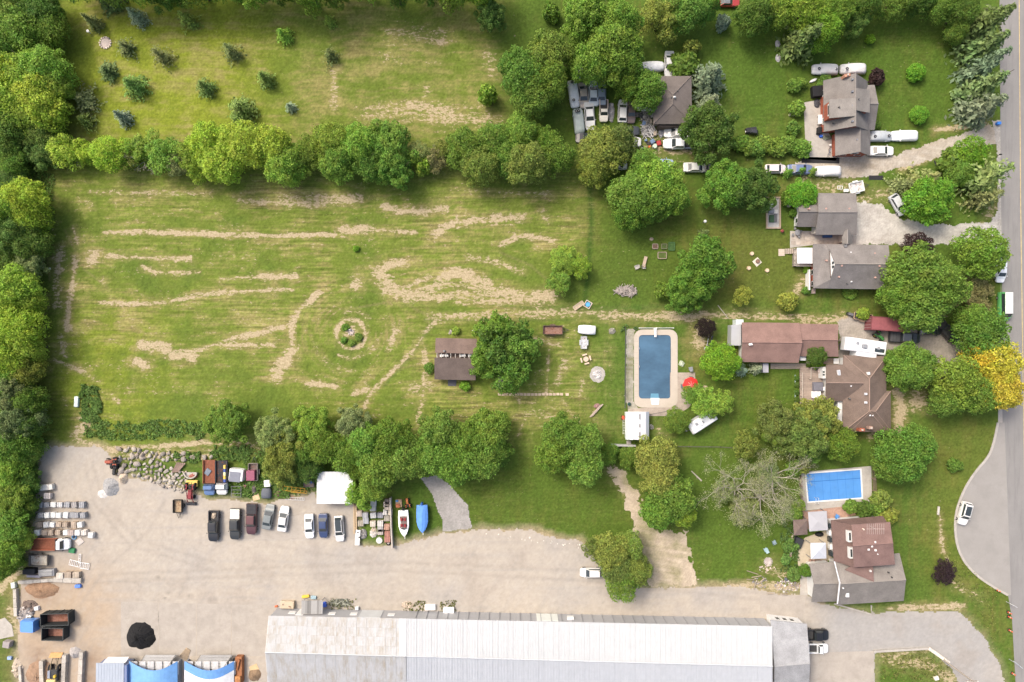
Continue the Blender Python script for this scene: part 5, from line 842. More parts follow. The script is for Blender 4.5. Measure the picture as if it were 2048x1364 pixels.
P['van'] = car_proto('van', 'van', 5.4, 2.0, 1.2, 2.2, (-2.62,2.1), (-2.55,1.35), 'van', None, .78)
def covered_proto():
    t = T('covered_car', 'prototype', 'car'); mb = MB(); L = 4.9; rs = []
    for x, w, z in ((-2.45,.62,.75),(-2.38,.82,.98),(-2.1,.92,1.28),(-1.7,.95,1.5),(-.4,.95,1.58),(.5,.95,1.5),(1.15,.95,1.1),(1.9,.93,.98),(2.3,.82,.85),(2.45,.62,.65)):
        rs.append([(x,-w,.28),(x,-w*1.02,z*.62),(x,-w*.93,z*.82),(x,-w*.7,z*.97),(x,0,z),(x,w*.7,z*.97),(x,w*.93,z*.82),(x,w*1.02,z*.62),(x,w,.28)])
    mb.loft(rs); mb.obj('cover', M['cover'], t, True, (.78,.79,.80))
    for sx in (-1.45,1.5):
        for sy in (-1,1): MB().tube((sx,sy*.85-.1,.32),(sx,sy*.85+.1,.32), .32, .32, 12).obj('wheel', M['tyre'], t)
    for sy in (-1,1): MB().rbox(.95, sy*1.02, .92, .16, .22, .14, .03).obj('mirror', M['cover'], t, color=(.8,.8,.8))
    return t
P['covered'] = covered_proto()
WHT, SIL, BLK, NAVY, GRN, RED = (.62,.62,.61), (.42,.43,.42), (.018,.019,.022), (.035,.055,.13), (.10,.35,.12), (.35,.04,.035)
def place(kind, px, py, ang, col, label, group='parked vehicles', roof=None, scale=None, bed=None, extra=None, mir=None):
    p = U(px, py, .9); p.z = .0; c = {'body':col, 'roof':roof or col, 'bed':bed or col, 'mirror':mir or tuple(x*.7 for x in col), 'cover':col}
    r = copy_tree(P[kind], p, R(ang), label, group, c, scale)
    if extra: extra(r)
    return r
def addp(r, name, mb, m, color, label=None):
    o = mb.obj(name, M[m], r, color=color)
    if label: o['label'] = label
    return o
def tonneau(col, ridges=3): 
    def f(r): o = addp(r, 'bed_cover', MB().rbox(-1.92,0,1.1,1.85,1.78,.1,.03), 'dull', col); [addp(o, 'hinge', MB().cbox(-2.4+i*.6,0,1.2,.05,1.7,.02), 'dull', tuple(c*.5 for c in col)) for i in range(2)]
    return f
def cargo(r): addp(r, 'bed_cargo', MB().dome((-1.9,0,.7), .55,.5,.35,8,3,.25), 'stone', (.40,.33,.25))
def sunroof(r): addp(r, 'sunroof', MB().rbox(-.3,0,1.45,.7,.8,.03,.01), 'glass', None)
def glassroof(z): return lambda r: addp(r, 'glass_roof', MB().rbox(-.7,0,z,1.9,1.1,.03,.01), 'glass', None)
def tyre_on(px, py, z, label, s=.27): 
    t = T('loose_tyre', label, 'tyre', U(px, py, z), 0, 'tyres weighing down car covers'); MB().torus((0,0,.02), s*.75, s*.3).obj('tread', M['tyre'], t, True); MB().cyl(0,0,-.02,.05,s*.35).obj('hub', M['rim'], t)
cars = [('pickup',427,1052,-91,BLK,'black pickup with rubble in its open bed, leftmost in the yard row',dict(extra=cargo)),('pickup',470,1048,-91,(.03,.033,.033),'dark pickup with a white cover over its bed',dict(extra=tonneau((.70,.66,.58)))),('pickup',503,1038,-91,(.075,.03,.035),'dark maroon pickup with a black bed cover',dict(extra=tonneau((.04,.04,.045)),roof=(.11,.045,.045))),('sedan',536,1034,79,(.17,.19,.19),'grey green saloon with a dented silver bonnet',dict()),('sedan',566,1038,82,WHT,'white saloon beside the grey green one in the yard',dict()),('sedan',618,1053,-88,(.74,.76,.78),'white saloon left of the navy one',dict(scale=(.95,.97,1))),('sedan',646,1052,-89,NAVY,'navy blue saloon between two white cars',dict(scale=(.95,.95,1))),('hatch',678,1058,-86,WHT,'white crossover with a dark glass roof',dict(scale=(1.13,1.0,1),extra=glassroof(1.49))),
 ('hatch',1183,1146,180,WHT,'white hatchback half under the roadside tree at the lane',dict()),('suv',1930,1027,255,WHT,'white crossover parked on the turning bay',dict(extra=glassroof(1.71),scale=(.92,.95,1))),('hatch',2003,542,268,(.72,.76,.80),'pale white car parked under the roadside tree',dict()),('van',2009,613,270,GRN,'green van with a white roof parked on the road',dict(roof=(.64,.64,.64))),('pickup',1893,661,-48,(.022,.022,.024),'black pickup parked aslant under the trees',dict(extra=tonneau((.03,.03,.032)))),('hatch',1862,661,0,(.025,.032,.03),'dark car almost hidden under the big tree',dict()),('pickup',1810,675,-4,(.03,.033,.036),'black pickup with grey hard bed cover behind the red container',dict(extra=tonneau((.07,.07,.075)),roof=(.10,.11,.12))),('pickup',1635,1270,0,(.012,.012,.013),'glossy black pickup beside the annex',dict(scale=(.72,1.05,1))),('regcab',1637,1297,0,(.72,.74,.75),'white pickup beside the annex',dict(scale=(.7,.95,1))),
 ('hatch',1797,409,-60,(.50,.52,.54),'silver car parked on the grass under the conifers',dict()),('sedan',1763,301,0,(.76,.75,.72),'cream white saloon in front of the brick garage',dict()),('big',1179.5,231,-86,WHT,'white saloon with dark windows in the old car yard',dict()),('regcab',1207.6,221,-90,(.62,.59,.52),'cream pickup with a rusty bed in the old car yard',dict(scale=(.78,.9,1),bed=(.55,.45,.38))),('sedan',1167,190,-86,(.38,.33,.28),'cream wreck half under the yard tree',dict()),('sedan',1187,186,90,(.50,.56,.60),'pale blue car nosing out from the yard tree',dict()),('sedan',1203,184,90,(.25,.30,.36),'slate blue car nosing out from the yard tree',dict()),('hatch',1245.5,221,88,WHT,'white car with a sunroof in the old car yard',dict(extra=sunroof,scale=(1.0,1,1))),('sedan',1263,223,-91,(.13,.095,.085),'rust brown car beside the white sunroof car',dict(scale=(.88,.92,1))),('suv',1256.5,261,0,(.05,.055,.06),'dark grey estate lying across the old car yard',dict(scale=(.9,.92,1))),('sedan',1256,283,0,WHT,'white saloon across the bottom of the old car yard',dict(scale=(1.05,1.05,1))),('pickup',1182,276,180,BLK,'black pickup bed poking out under the yellowish tree',dict()),('big',1339,127.5,-91,WHT,'old white estate car above the hipped house',dict(scale=(.92,.95,1))),('sedan',1354,265,180,WHT,'white car tucked under the dark round tree',dict()),('pickup',1358,287,180,(.70,.72,.74),'white pickup with a blue bed under the dark round tree',dict(bed=(.16,.20,.30))),('sedan',1229,329,180,(.62,.63,.63),'pale car glimpsed between the yellowish trees',dict()),('sedan',1322,327,0,(.35,.45,.62),'blue and white car glimpsed under the green tree',dict()),('sedan',1393,334,0,WHT,'white saloon in the lane of cars below the dark tree',dict()),('hatch',1424,334,0,(.20,.17,.16),'brownish car end beside the white saloon in the lane',dict(scale=(.6,.9,1))),('hatch',1552,337,0,(.66,.60,.60),'white and red car at the end of the cedar row',dict(scale=(.9,.95,1))),('sedan',1601,338,0,(.13,.17,.30),'navy car with a pale bonnet beside the pointed cedars',dict()),('big',1456,2,0,RED,'red car cut by the top edge',dict(scale=(.85,1,1),roof=(.14,.15,.16))),('hatch',1505,262,170,(.03,.03,.033),'black covered bike-like car at the hedge top',dict(scale=(.55,.5,.7))),('van',1160,137,90,(.66,.67,.66),'white van almost hidden by the yard tree',dict(scale=(.6,.7,1)))]
for k, x, y, a, c, lab, kw in cars: place(k, x, y, a, c, lab, **kw)
for x, y, a, c, lab, sc in ((1147.5,187,-82,(.72,.74,.75),'long white covered car with a tyre at each end in the old yard',(1.05,.95,1)),(1157.6,242,96,(.42,.48,.47),'grey green covered van with two tyres on its roof',(1.0,1.02,1.1)),(1651,138,178,WHT,'left of two white covered cars behind the brick house',(1,1,1)),(1707,137,180,WHT,'right of two white covered cars behind the brick house',(1,1,1)),(1762,272,0,(.42,.45,.47),'grey covered car in front of the brick garage',(.9,1,1)),(1810,271,180,(.80,.81,.81),'white covered car on the gravel drive edge',(1.02,1,1)),(1657,341.5,180,WHT,'white covered car below the black mat',(1,1,1))): place('covered', x, y, a, c, lab, 'cars under cloth covers', scale=sc)
for x, y, z, l in ((1144,164,1.52,'tyre on the upper end of the long white covered car'),(1147.5,200,1.5,'tyre on the lower end of the long white covered car'),(1153,222,1.6,'left tyre on the grey green covered van'),(1157.5,221.5,1.6,'right tyre on the grey green covered van'),(1638.5,137,1.5,'left tyre on the left white covered car'),(1672,138,1.4,'right tyre on the left white covered car'),(1694.5,137,1.5,'tyre on the right white covered car behind the brick house'),(1750.5,272.5,1.5,'left tyre on the grey covered car'),(1778.5,271.5,1.3,'right tyre on the grey covered car')): tyre_on(x, y, z, l)
for k_ in P: drop(P[k_])
# trucks with flat beds
def flatbed(px, py, ang, cabc, bedc, label, L=6.6, crew=False, cabL=1.9, stake=True):
    p = U(px, py, .9); p.z = 0; t = T('flatbed_truck', label, 'truck', p, R(ang)); h = L/2; w = 1.05
    c = MB(); c.loft([sect(x, ww, .4, z) for x, ww, z in ((h-cabL-.2,w*.95,1.2),(h-1.1,w,1.2),(h-.3,w*.94,1.1),(h,w*.7,.95))]); c.loft([[(h-cabL-.1,-.9,1.15),(h-.9,-.9,1.15),(h-.9,.9,1.15),(h-cabL-.1,.9,1.15)], [(h-cabL,-.78,1.95),(h-1.25,-.78,1.95),(h-1.25,.78,1.95),(h-cabL,.78,1.95)]]); c.obj('cab', M['paint'], t, color=cabc)
    f = ((h-.9,-.9,1.15),(h-.9,.9,1.15),(h-1.25,.78,1.95),(h-1.25,-.78,1.95)); MB().add(quad_on(f,.06,.94,.1,.94,Vector((.02,0,.015))), [(0,1,2,3)]).obj('windshield', M['glass'], t)
    MB().box(-h, h-cabL-.3, -1.1, 1.1, .75, .9).obj('bed', M['rusty'], t, color=bedc)
    for sy in (-1, 1): MB().box(-h, h-cabL-.3, sy*1.08-.04, sy*1.08+.04, .9, 1.3).obj('side_board', M['dull'], t, color=tuple(min(.5, q*1.8) for q in bedc))
    MB().box(h-cabL-.36, h-cabL-.3, -1.05, 1.05, .9, 1.7).obj('headboard', M['dull'], t, color=(.06,.05,.05))
    for x in (-h*.55, h-1.0):
        for sy in (-1,1): MB().tube((x,sy*.92-.12,.4),(x,sy*.92+.12,.4), .4, .4, 12).obj('wheel', M['tyre'], t)
    for sy in (-1,1): MB().rbox(h-.12, sy*.6, .75, .14, .3, .2, .03).obj('headlight', M['lamp'], t, color=(.6,.6,.6)); MB().rbox(h-1.0, sy*1.12, 1.2, .12, .2, .25, .03).obj('mirror', M['dull'], t, color=(.05,.05,.05))
    return t
flatbed(419,955,-90,(.10,.17,.33),(.20,.075,.045),'blue cab truck with a rusty open flatbed',6.6); flatbed(444,955,-90,WHT,(.035,.037,.042),'white cab truck with a black flatbed and coloured boxes',6.4,cabL=2.0)
flatbed(101,1088,0,(.76,.77,.77),(.20,.07,.04),'white cab truck with a rust red open bed beside the pallets',7.2)
# containers, skips, trailers
def container(px, py, ang, L, label, col, W_=2.44, H_=2.6):
    p = U(px, py, H_); p.z = 0; t = T('shipping_container', label, 'container', p, R(ang)); MB().box(-L/2+.03, L/2-.03, -W_/2+.03, W_/2-.03, .12, H_-.06).obj('body', M['dull'], t, color=col)
    n = int(L/.3)
    MB().box(-L/2+.1, L/2-.1, -W_/2+.12, W_/2-.12, H_-.07, H_-.02).obj('roof', M['dull'], t, color=tuple(c*1.15 for c in col)); fr = MB()
    for y in (-1,1): fr.box(-L/2, L/2, y*W_/2-.06, y*W_/2+.06, H_-.12, H_); fr.box(-L/2, L/2, y*W_/2-.06, y*W_/2+.06, 0, .14)
    for x in (-1,1): fr.box(x*L/2-.06, x*L/2+.06, -W_/2-.06, W_/2+.06, H_-.121, H_+.001); [fr.box(x*L/2-.07, x*L/2+.07, y*W_/2-.07, y*W_/2+.07, 0, H_-.005) for y in (-1,1)]
    fr.obj('frame', M['dull'], t, color=tuple(c*.8 for c in col)); ri = MB()
    for i in range(n):
        x = -L/2+.2+(L-.4)*i/n; ri.box(x, x+.12, -W_/2-.01, W_/2+.01, .14, H_-.13)
    ri.obj('side_rib', M['dull'], t, color=tuple(c*.9 for c in col))
    for y in (-.6,.6):
        d = MB().box(-L/2-.05, -L/2+.02, y-.55, y+.55, .16, H_-.14).obj('door', M['dull'], t, color=tuple(c*.85 for c in col)); [MB().cyl(-L/2-.08, y+k, .2, H_-.2, .03).obj('lock_bar', M['dull'], d, color=(.4,.3,.3)) for k in (-.25,.25)]
    return t
container(1776,648,-4,6.1,'dull red shipping container half under the tree',(.21,.068,.075))
def skip(px, py, L, W_, H_, label, rz=0):
    p = U(px, py, H_*.7); p.z = 0; t = T('steel_skip', label, 'skip', p, R(rz), 'open steel skips'); dk = (.03,.035,.036)
    for y in (-1,1): MB().slab([(-L/2,y*W_/2,H_),(L/2,y*W_/2,H_),(L/2,y*(W_/2-.08),H_),(-L/2,y*(W_/2-.08),H_)], H_).obj('side_wall', M['dull'], t, color=dk)
    for x in (-1,1): MB().box(min(x*L/2,x*(L/2-.08)), max(x*L/2,x*(L/2-.08)), -W_/2+.08, W_/2-.08, 0, H_).obj('end_wall', M['dull'], t, color=dk)
    MB().box(-L/2+.08, L/2-.08, -W_/2+.08, W_/2-.08, .1, .16).obj('floor', M['rusty'], t, color=(.24,.12,.09)); rim = MB()
    for y in (-1,1): rim.box(-L/2-.04, L/2+.04, y*W_/2-.06, y*W_/2+.06, H_, H_+.08)
    for x in (-1,1): rim.box(x*L/2-.06, x*L/2+.06, -W_/2+.06, W_/2-.06, H_, H_+.08)
    rim.obj('rim', M['dull'], t, color=(.05,.055,.055))
    for i in range(4): [MB().box(-L/2+.5+i*(L-1)/3-.06, -L/2+.5+i*(L-1)/3+.06, y*W_/2-.09, y*W_/2+.09, 0, H_-.01).obj('rib', M['dull'], t, color=dk) for y in (-1,1)]
skip(113,1237,5.2,2.2,1.9,'longer open steel skip behind the blue cab',2); skip(109,1266,4.0,2.3,1.9,'shorter open steel skip with a rusty floor',-1)
# truck with blue cab in front of the long skip
t = T('truck_cab', 'blue tilt-cab truck nose left of the long skip', 'truck', U(70,1244), 0); c = MB(); c.loft([sect(x, w_, .5, z) for x, w_, z in ((-1.5,.85,1.9),(-1.2,1.1,2.2),(.9,1.15,2.4),(1.3,1.1,2.4))]); c.obj('cab', M['paint'], t, color=(.10,.26,.62)); MB().add([(-1.53,-.8,1.5),(-1.53,.8,1.5),(-1.30,.85,2.12),(-1.30,-.85,2.12)], [(0,1,2,3)]).obj('windshield', M['glass'], t); MB().box(1.3,2.1,-.6,.6,.5,.8).obj('chassis', M['dull'], t, color=(.03,.03,.03))
for sy in (-1,1): MB().tube((-.6,sy*.95-.15,.5),(-.6,sy*.95+.15,.5), .5, .5, 12).obj('wheel', M['tyre'], t)
def trailer(px, py, ang, L, W_, label, floor, side=(.08,.08,.08), h=.55, drawbar=1.2, load=None, name='utility_trailer'):
    t = T(name, label, 'trailer', U(px, py), R(ang)); MB().box(-L/2, L/2, -W_/2, W_/2, .5, .6).obj('floor', M['rusty'], t, color=floor)
    for y in (-1,1): MB().box(-L/2, L/2, y*W_/2-.04, y*W_/2+.04, .6, .6+h).obj('side_board', M['dull'], t, color=side); MB().tube((0,y*(W_/2+.15)-.08,.32),(0,y*(W_/2+.15)+.08,.32), .32, .32, 12).obj('wheel', M['tyre'], t); MB().box(-.5,.5,y*(W_/2+.15)-.14,y*(W_/2+.15)+.14,.64,.68).obj('mudguard', M['dull'], t, color=side)
    for x in (-1,1): MB().box(x*L/2-.04, x*L/2+.04, -W_/2+.04, W_/2-.04, .6, .6+h).obj('end_board', M['dull'], t, color=side)
    MB().tube((L/2,W_*.3,.5),(L/2+drawbar,0,.45),.05).tube((L/2,-W_*.3,.5),(L/2+drawbar,0,.45),.05).obj('drawbar', M['dull'], t, color=(.05,.05,.05)); return t
trailer(360,1010,-90,2.4,1.6,'small wooden box trailer alone in the gravel yard',(.36,.27,.17),(.05,.045,.04)); trailer(510,942,90,3.2,1.7,'open trailer carrying a maroon box in the weeds',(.14,.11,.10),(.25,.22,.20)); trailer(620,950,90,4.2,1.9,'old grey flat trailer under the trees beside the carport',(.16,.14,.13),(.12,.12,.12),.15); trailer(1105,660,0,3.6,1.6,'small trailer with a brown box and dark hood',(.24,.14,.11),(.10,.065,.055)); trailer(1167,685,90,2.3,1.1,'small flat pale trailer below the white cover',(.45,.47,.48),(.4,.42,.43),.12); trailer(1709,376,12,2.6,1.9,'white tipped utility trailer above the grey roof',(.55,.55,.53),(.70,.72,.71),.35); trailer(1722,634,170,3.4,1.3,'timber sided trailer with a dark load beside the drive',(.05,.05,.055),(.34,.25,.17),.3); trailer(84,1118,180,3.4,2.0,'tool trailer heaped with cream boxes',(.42,.39,.33),(.12,.11,.10),.5)
# recreational vehicles
def rv(px, py, ang, L, W_, H_, label, slide=True, name='camper_trailer'):
    p = U(px, py, H_); p.z = 0; t = T(name, label, 'camper', p, R(ang)); w = W_/2; mb = MB()
    mb.loft([[(x,-w,zb),(x,-w,zt-.12),(x,-w+.15,zt),(x,w-.15,zt),(x,w,zt-.12),(x,w,zb)] for x, zb, zt in ((-L/2,.6,H_-.25),(-L/2+.15,.5,H_),(L/2-1.2,.5,H_),(L/2-.25,.9,H_-.12),(L/2,1.3,H_-.5))]); mb.obj('body', M['metal'], t, color=(.62,.63,.64))
    for x, y in ((-L*.3,.1),(L*.02,.0),(L*.22,-.3)): f = MB().rbox(x,y,H_,.5,.5,.1,.03).obj('roof_hatch', M['dull'], t, color=(.25,.26,.28))
    MB().rbox(L*.05,.1,H_+.001,.95,.75,.3,.08).obj('air_conditioner', M['dull'], t, color=(.24,.25,.27)) if slide else MB().rbox(.5,0,H_+.001,.7,.7,.25,.06).obj('air_conditioner', M['dull'], t, color=(.75,.75,.75))
    if slide: MB().rbox(-.3, w+.35, .6, L*.5, .9, H_-.75, .06).obj('slide_out', M['metal'], t, color=(.62,.63,.64)); MB().rbox(-L*.33,.5,H_,1.8,.7,.06,.02).obj('solar_panel', M['glass'], t)
    for x in (-.5,.4):
        for sy in (-1,1): MB().tube((x,sy*(w-.15)-.1,.35),(x,sy*(w-.15)+.1,.35),.35,.35,12).obj('wheel', M['tyre'], t)
    for sy in (-1,1): MB().box(-L*.3,-L*.12,sy*w-.02,sy*w+.02,1.5,2.0).obj('window', M['glass'], t)
    MB().tube((L/2-.2,.5,.5),(L/2+1,0,.5),.06).tube((L/2-.2,-.5,.5),(L/2+1,0,.5),.06).obj('drawbar', M['dull'], t, color=(.06,.06,.06)); return t
t = rv(1733,692,172,7.6,2.45,3.3,'long white fifth-wheel camper with a slide-out beside the hipped house'); MB().rbox(3.3,.55,2.82,.7,.75,.12,.04).obj('blue_cap', M['dull'], t, color=(.08,.35,.62))
t = rv(1406,844,213,5.4,2.2,2.5,'white travel trailer parked aslant under the tree by the pool shed', False)
for sy in (-.18,.18): MB().dome((3.2,sy,.5),.16,.16,.45,10,4).obj('gas_bottle', M['white'], t)
# boats
def boat(px, py, ang, L, W_, label, cover=None):
    t = T('motor_boat', label, 'boat', U(px, py, .8)-Vector((0,0,.8)), R(ang)); rs = []; w = W_/2
    for x, k, z0 in ((-L/2,.92,.5),(-L*.2,1,.45),(L*.1,.97,.45),(L*.28,.75,.5),(L*.4,.45,.6),(L*.48,.12,.8)): rs.append([(x,0,z0),(x,w*k*.75,z0+.15),(x,w*k,1.2),(x,w*k*.92,1.25),(x,-w*k*.92,1.25),(x,-w*k,1.2),(x,-w*k*.75,z0+.15)])
    MB().loft(rs).obj('hull', M['paint'], t, color=(.8,.8,.78) if not cover else (.6,.62,.65))
    if cover:
        q = []
        for x, k, zt in ((-L/2-.05,.96,1.45),(-L*.2,1.04,1.75),(L*.1,1.01,1.75),(L*.28,.79,1.6),(L*.4,.48,1.42),(L*.49,.1,1.3)): q.append([(x,w*k,1.1),(x,w*k,1.28),(x,w*k*.5,(zt+1.28)/2+.08),(x,0,zt),(x,-w*k*.5,(zt+1.28)/2+.08),(x,-w*k,1.28),(x,-w*k,1.1)])
        MB().loft(q).obj('tarpaulin', M['cover'], t, color=cover); [MB().cbox(x,0,1.3,.05,W_*.98,.02+.0*x).obj('strap', M['dull'], t, color=(.3,.45,.7)) for x in ()]
    else:
        MB().box(-L*.28,L*.17,-w*.68,w*.68,1.251,1.262).obj('cockpit', M['dull'], t, color=(.16,.12,.11)); 
        for x, y in ((-.8,-.35),(-.8,.3),(.35,.3),(.3,-.35)): s = MB().rbox(x,y,1.263,.55,.45,.2,.06).obj('seat', M['dull'], t, color=(.24,.035,.04)); MB().rbox(x-.24,y,1.45,.1,.42,.3,.03).obj('backrest', M['dull'], s, color=(.30,.05,.05))
        MB().slab([(L*.17,-w*.7,1.3),(L*.24,0,1.3),(L*.17,w*.7,1.3),(L*.15,w*.66,1.6),(L*.21,0,1.6),(L*.15,-w*.66,1.6)], .02).obj('windscreen', M['glass'], t); MB().cbox(L*.33,0,1.255,L*.26,.08,.01).obj('bow_stripe', M['dull'], t, color=(.45,.36,.25)); MB().cbox(-L*.05,-w*.55,1.27,L*.4,.1,.06,.2).obj('roof_bar', M['white'], t)
    MB().rbox(-L/2-.3,0,.7,.5,.42,1.0,.12).obj('outboard_motor', M['dull'], t, color=(.02,.02,.022) if not cover else (.03,.10,.33))
    MB().box(-L*.4,L*.45,-.5,.5,.3,.42).obj('cradle', M['dull'], t, color=(.3,.3,.3)); MB().tube((L*.45,0,.4),(L*.62,0,.4),.06).obj('drawbar', M['white'], t)
    for sy in (-1,1): MB().tube((-.5,sy*.8-.08,.3),(-.5,sy*.8+.08,.3),.3,.3,12).obj('wheel', M['tyre'], t)
boat(808,1046,-88,5.0,2.0,'white motor boat with a maroon cockpit on the grass'); boat(845,1037,-89,5.2,2.1,'motor boat under a bright blue tarpaulin',(.11,.27,.66))
# covered boat by the hipped house, wrapped trailer by the lawn
def wrapped(px, py, ang, L, W_, H_, label, col, name='covered_trailer', cat='trailer'):
    t = T(name, label, cat, U(px, py), R(ang)); rs = []
    for u, k, z in ((-.5,.8,.75),(-.46,.95,.95),(-.1,1,1),(.2,.98,.9),(.42,.85,.78),(.5,.7,.6)): x = u*L; w = W_/2*k; rs.append([(x,-w,.2),(x,-w,z*H_*.7),(x,-w*.75,z*H_*.93),(x,0,z*H_),(x,w*.75,z*H_*.93),(x,w,z*H_*.7),(x,w,.2)])
    MB().loft(rs).obj('cover', M['cover'], t, True, col)
    for sy in (-1,1): MB().tube((0,sy*W_*.4-.08,.28),(0,sy*W_*.4+.08,.28),.28,.28,10).obj('wheel', M['tyre'], t)
    MB().tube((L*.45,0,.35),(L*.62,0,.35),.05).obj('drawbar', M['dull'], t, color=(.1,.1,.1))
wrapped(1173,659.5,176,3.3,1.75,1.3,'low trailer wrapped in a white cover on the mown lawn',(.80,.80,.79)); wrapped(1303,137,4,4.4,1.9,1.7,'white covered boat beside the hipped house',(.74,.75,.76),'covered_boat','boat'); wrapped(535,985,90,1.9,1.9,1.1,'grey covered machine below the white cube',(.10,.11,.13),'covered_machine','machine')
# tractors and loaders
def tractor(px, py, ang, col, label, s=1, bucket=True, cab=False, wheels=True, cat='tractor', bc=None):
    t = T('tractor', label, cat, U(px, py), R(ang), None, s); MB().loft([sect(x,w,.6,z) for x,w,z in ((-.3,.32,1.1),(.3,.34,1.25),(1.3,.32,1.2),(1.5,.26,1.05))]).obj('bonnet', M['dull'], t, color=col)
    MB().rbox(-.75,0,.6,.9,.6,.35,.05).obj('chassis', M['dull'], t, color=(.05,.05,.05)); st_ = MB().rbox(-.7,0,.95,.45,.5,.14,.04).obj('seat', M['dull'], t, color=(.05,.045,.04) if col[1] < .3 else (.5,.42,.03)); MB().rbox(-.95,0,1.05,.1,.48,.4,.03).obj('backrest', M['dull'], st_, color=(.04,.04,.04))
    for sy in (-1,1):
        w = MB().torus((0,0,0),.5,.22,14,6,'y').obj('rear_wheel', M['tyre'], t, True); w.location = (-.8,sy*.75,.7); MB().tube((0,-.1,0),(0,.1,0),.32,.32,10).obj('hub', M['dull'], w, color=bc or col)
        MB().rbox(-.8,sy*.62,1.2,.9,.36,.12,.05).obj('mudguard', M['dull'], t, color=col); w = MB().torus((0,0,0),.28,.13,12,6,'y').obj('front_wheel', M['tyre'], t, True); w.location = (1.1,sy*.55,.4)
    MB().torus((-.2,0,1.35),.18,.025,12,4).obj('steering_wheel', M['tyre'], t)
    if bucket:
        for sy in (-1,1): MB().tube((.2,sy*.5,1.2),(1.6,sy*.5,.9),.07).tube((1.6,sy*.5,.9),(2.2,sy*.5,.4),.07).obj('loader_arm', M['dull'], t, color=bc or col)
        b_ = MB(); b_.loft([[(2.1,y,.15),(2.75,y,.1),(2.7,y,.2),(2.2,y,.75)] for y in (-.85,.85)]); b_.obj('bucket', M['dull'], t, color=(.08,.08,.085))
    if cab: MB().rbox(-.7,0,1.0,1.2,1.1,1.1,.08).obj('cab', M['glass'], t); MB().rbox(-.7,0,2.1,1.35,1.25,.1,.04).obj('cab_roof', M['dull'], t, color=col)
    return t
tractor(385,980,-92,(.22,.045,.05),'red tractor loader with a yellow counterweight facing the gravel yard',1.05,bc=(.22,.045,.05)); p = U(386,966); t = T('counterweight', 'yellow steel plate hanging behind the red loader', 'attachment', p); MB().rbox(0,0,.3,2.2,1.2,.3,.08).obj('plate', M['dull'], t, color=(.62,.45,.12)); [MB().cyl(x,y,.6,.64,.1).obj('bolt_hole', M['dull'], t, color=(.05,.05,.05)) for x, y in ((-.5,.2),(.6,-.2),(0,.1),(.2,-.3))]
tractor(228,922,180,(.32,.09,.06),'old orange tractor beside the boulders',.85,False); tractor(232,938,-90,(.05,.05,.05),'black skid loader at the foot of the boulders',.7,False); tractor(1755,672,-45,(.04,.16,.04),'green lawn tractor with a yellow seat beside the camper',.75,False,bc=(.55,.45,.03)); tractor(816,1005,100,(.42,.14,.05),'orange garden tractor wreck behind the white boat',.62,False)
t = T('backhoe_loader', 'yellow backhoe loader cut by the bottom edge between concrete walls', 'loader', U(115,1338), R(90)); Yc = (.58,.36,.07)
MB().rbox(-2.4,.1,.9,2.4,1.7,1.0,.1).obj('body', M['dull'], t, color=(.62,.50,.22)); MB().rbox(-.6,-.2,.8,2.2,1.4,.7,.1).obj('bonnet', M['dull'], t, color=(.05,.05,.05)); MB().rbox(-.3,.55,1.0,1.4,.5,.7,.05).obj('side_cover', M['dull'], t, color=(.25,.27,.32)); MB().rbox(-.6,-.6,1.5,.5,.4,.4,.05).obj('air_box', M['dull'], t, color=(.60,.42,.05))
for sy in (-1,1): MB().tube((.3,sy*.55,1.3),(1.6,sy*.55,1.0),.1).tube((1.6,sy*.55,1.0),(2.4,sy*.5,.4),.1).obj('loader_arm', M['dull'], t, color=(.2,.16,.1)); w = MB().torus((0,0,0),.5,.22,14,6,'y').obj('wheel', M['tyre'], t, True); w.location = (.6,sy*.85,.65)
MB().loft([[(2.3,y,.15),(3.2,y,.1),(3.1,y,.25),(2.5,y,.85)] for y in (-1.15,1.15)]).obj('bucket', M['dull'], t, color=(.50,.30,.13))
# ---------------------------------------------------------------- pools
def rounded(x0, x1, y0, y1, r, n=6):
    P_ = []
    for cx, cy, a0 in ((x1-r,y0+r,-90),(x1-r,y1-r,0),(x0+r,y1-r,90),(x0+r,y0+r,180)): P_ += [(cx+r*math.cos(R(a0+90*i/n)), cy+r*math.sin(R(a0+90*i/n))) for i in range(n+1)]
    return P_
def ring_mesh(outer, inner, z0, z1):
    n = len(outer); o = [U(*p) for p in outer]; i_ = [U(*p) for p in inner]; v = [(p.x,p.y,z1) for p in o]+[(p.x,p.y,z1) for p in i_]+[(p.x,p.y,z0) for p in o]+[(p.x,p.y,z0) for p in i_]; f = []
    for k in range(n): j = (k+1) % n; f += [(k,j,n+j,n+k),(2*n+k,2*n+j,j,k),(n+k,n+j,3*n+j,3*n+k)]
    return MB().add(v, f)
M['water'] = mat('pool_water', (.058,.118,.185), .08, .28, .16, bump=.6, spec=.5, stretch=(1,1.6,1)); M['pool_cover'] = mat('pool_cover', (.075,.24,.55), .5, .10, .5, spec=.4)
def offs(P_, c): cx = sum(p[0] for p in P_)/len(P_); cy = sum(p[1] for p in P_)/len(P_); return [(x-cx, y-cy) for x, y in P_]
t = T('swimming_pool', 'large rounded swimming pool of grey-blue water with a pale surround', 'pool', U(1310,735)); Oq = t.location
inn = rounded(1277.5,1341.5,670,797,7); out_ = rounded(1268,1355,659,815,16)
out_ = [(x, y) if not (y > 800) else (x, y) for x, y in out_]
ring_mesh(out_, inn, -.3, .10).obj('surround', mat('pale_concrete', (.43,.38,.32), .85, .07, .8, fine=.06), t, off=Oq)
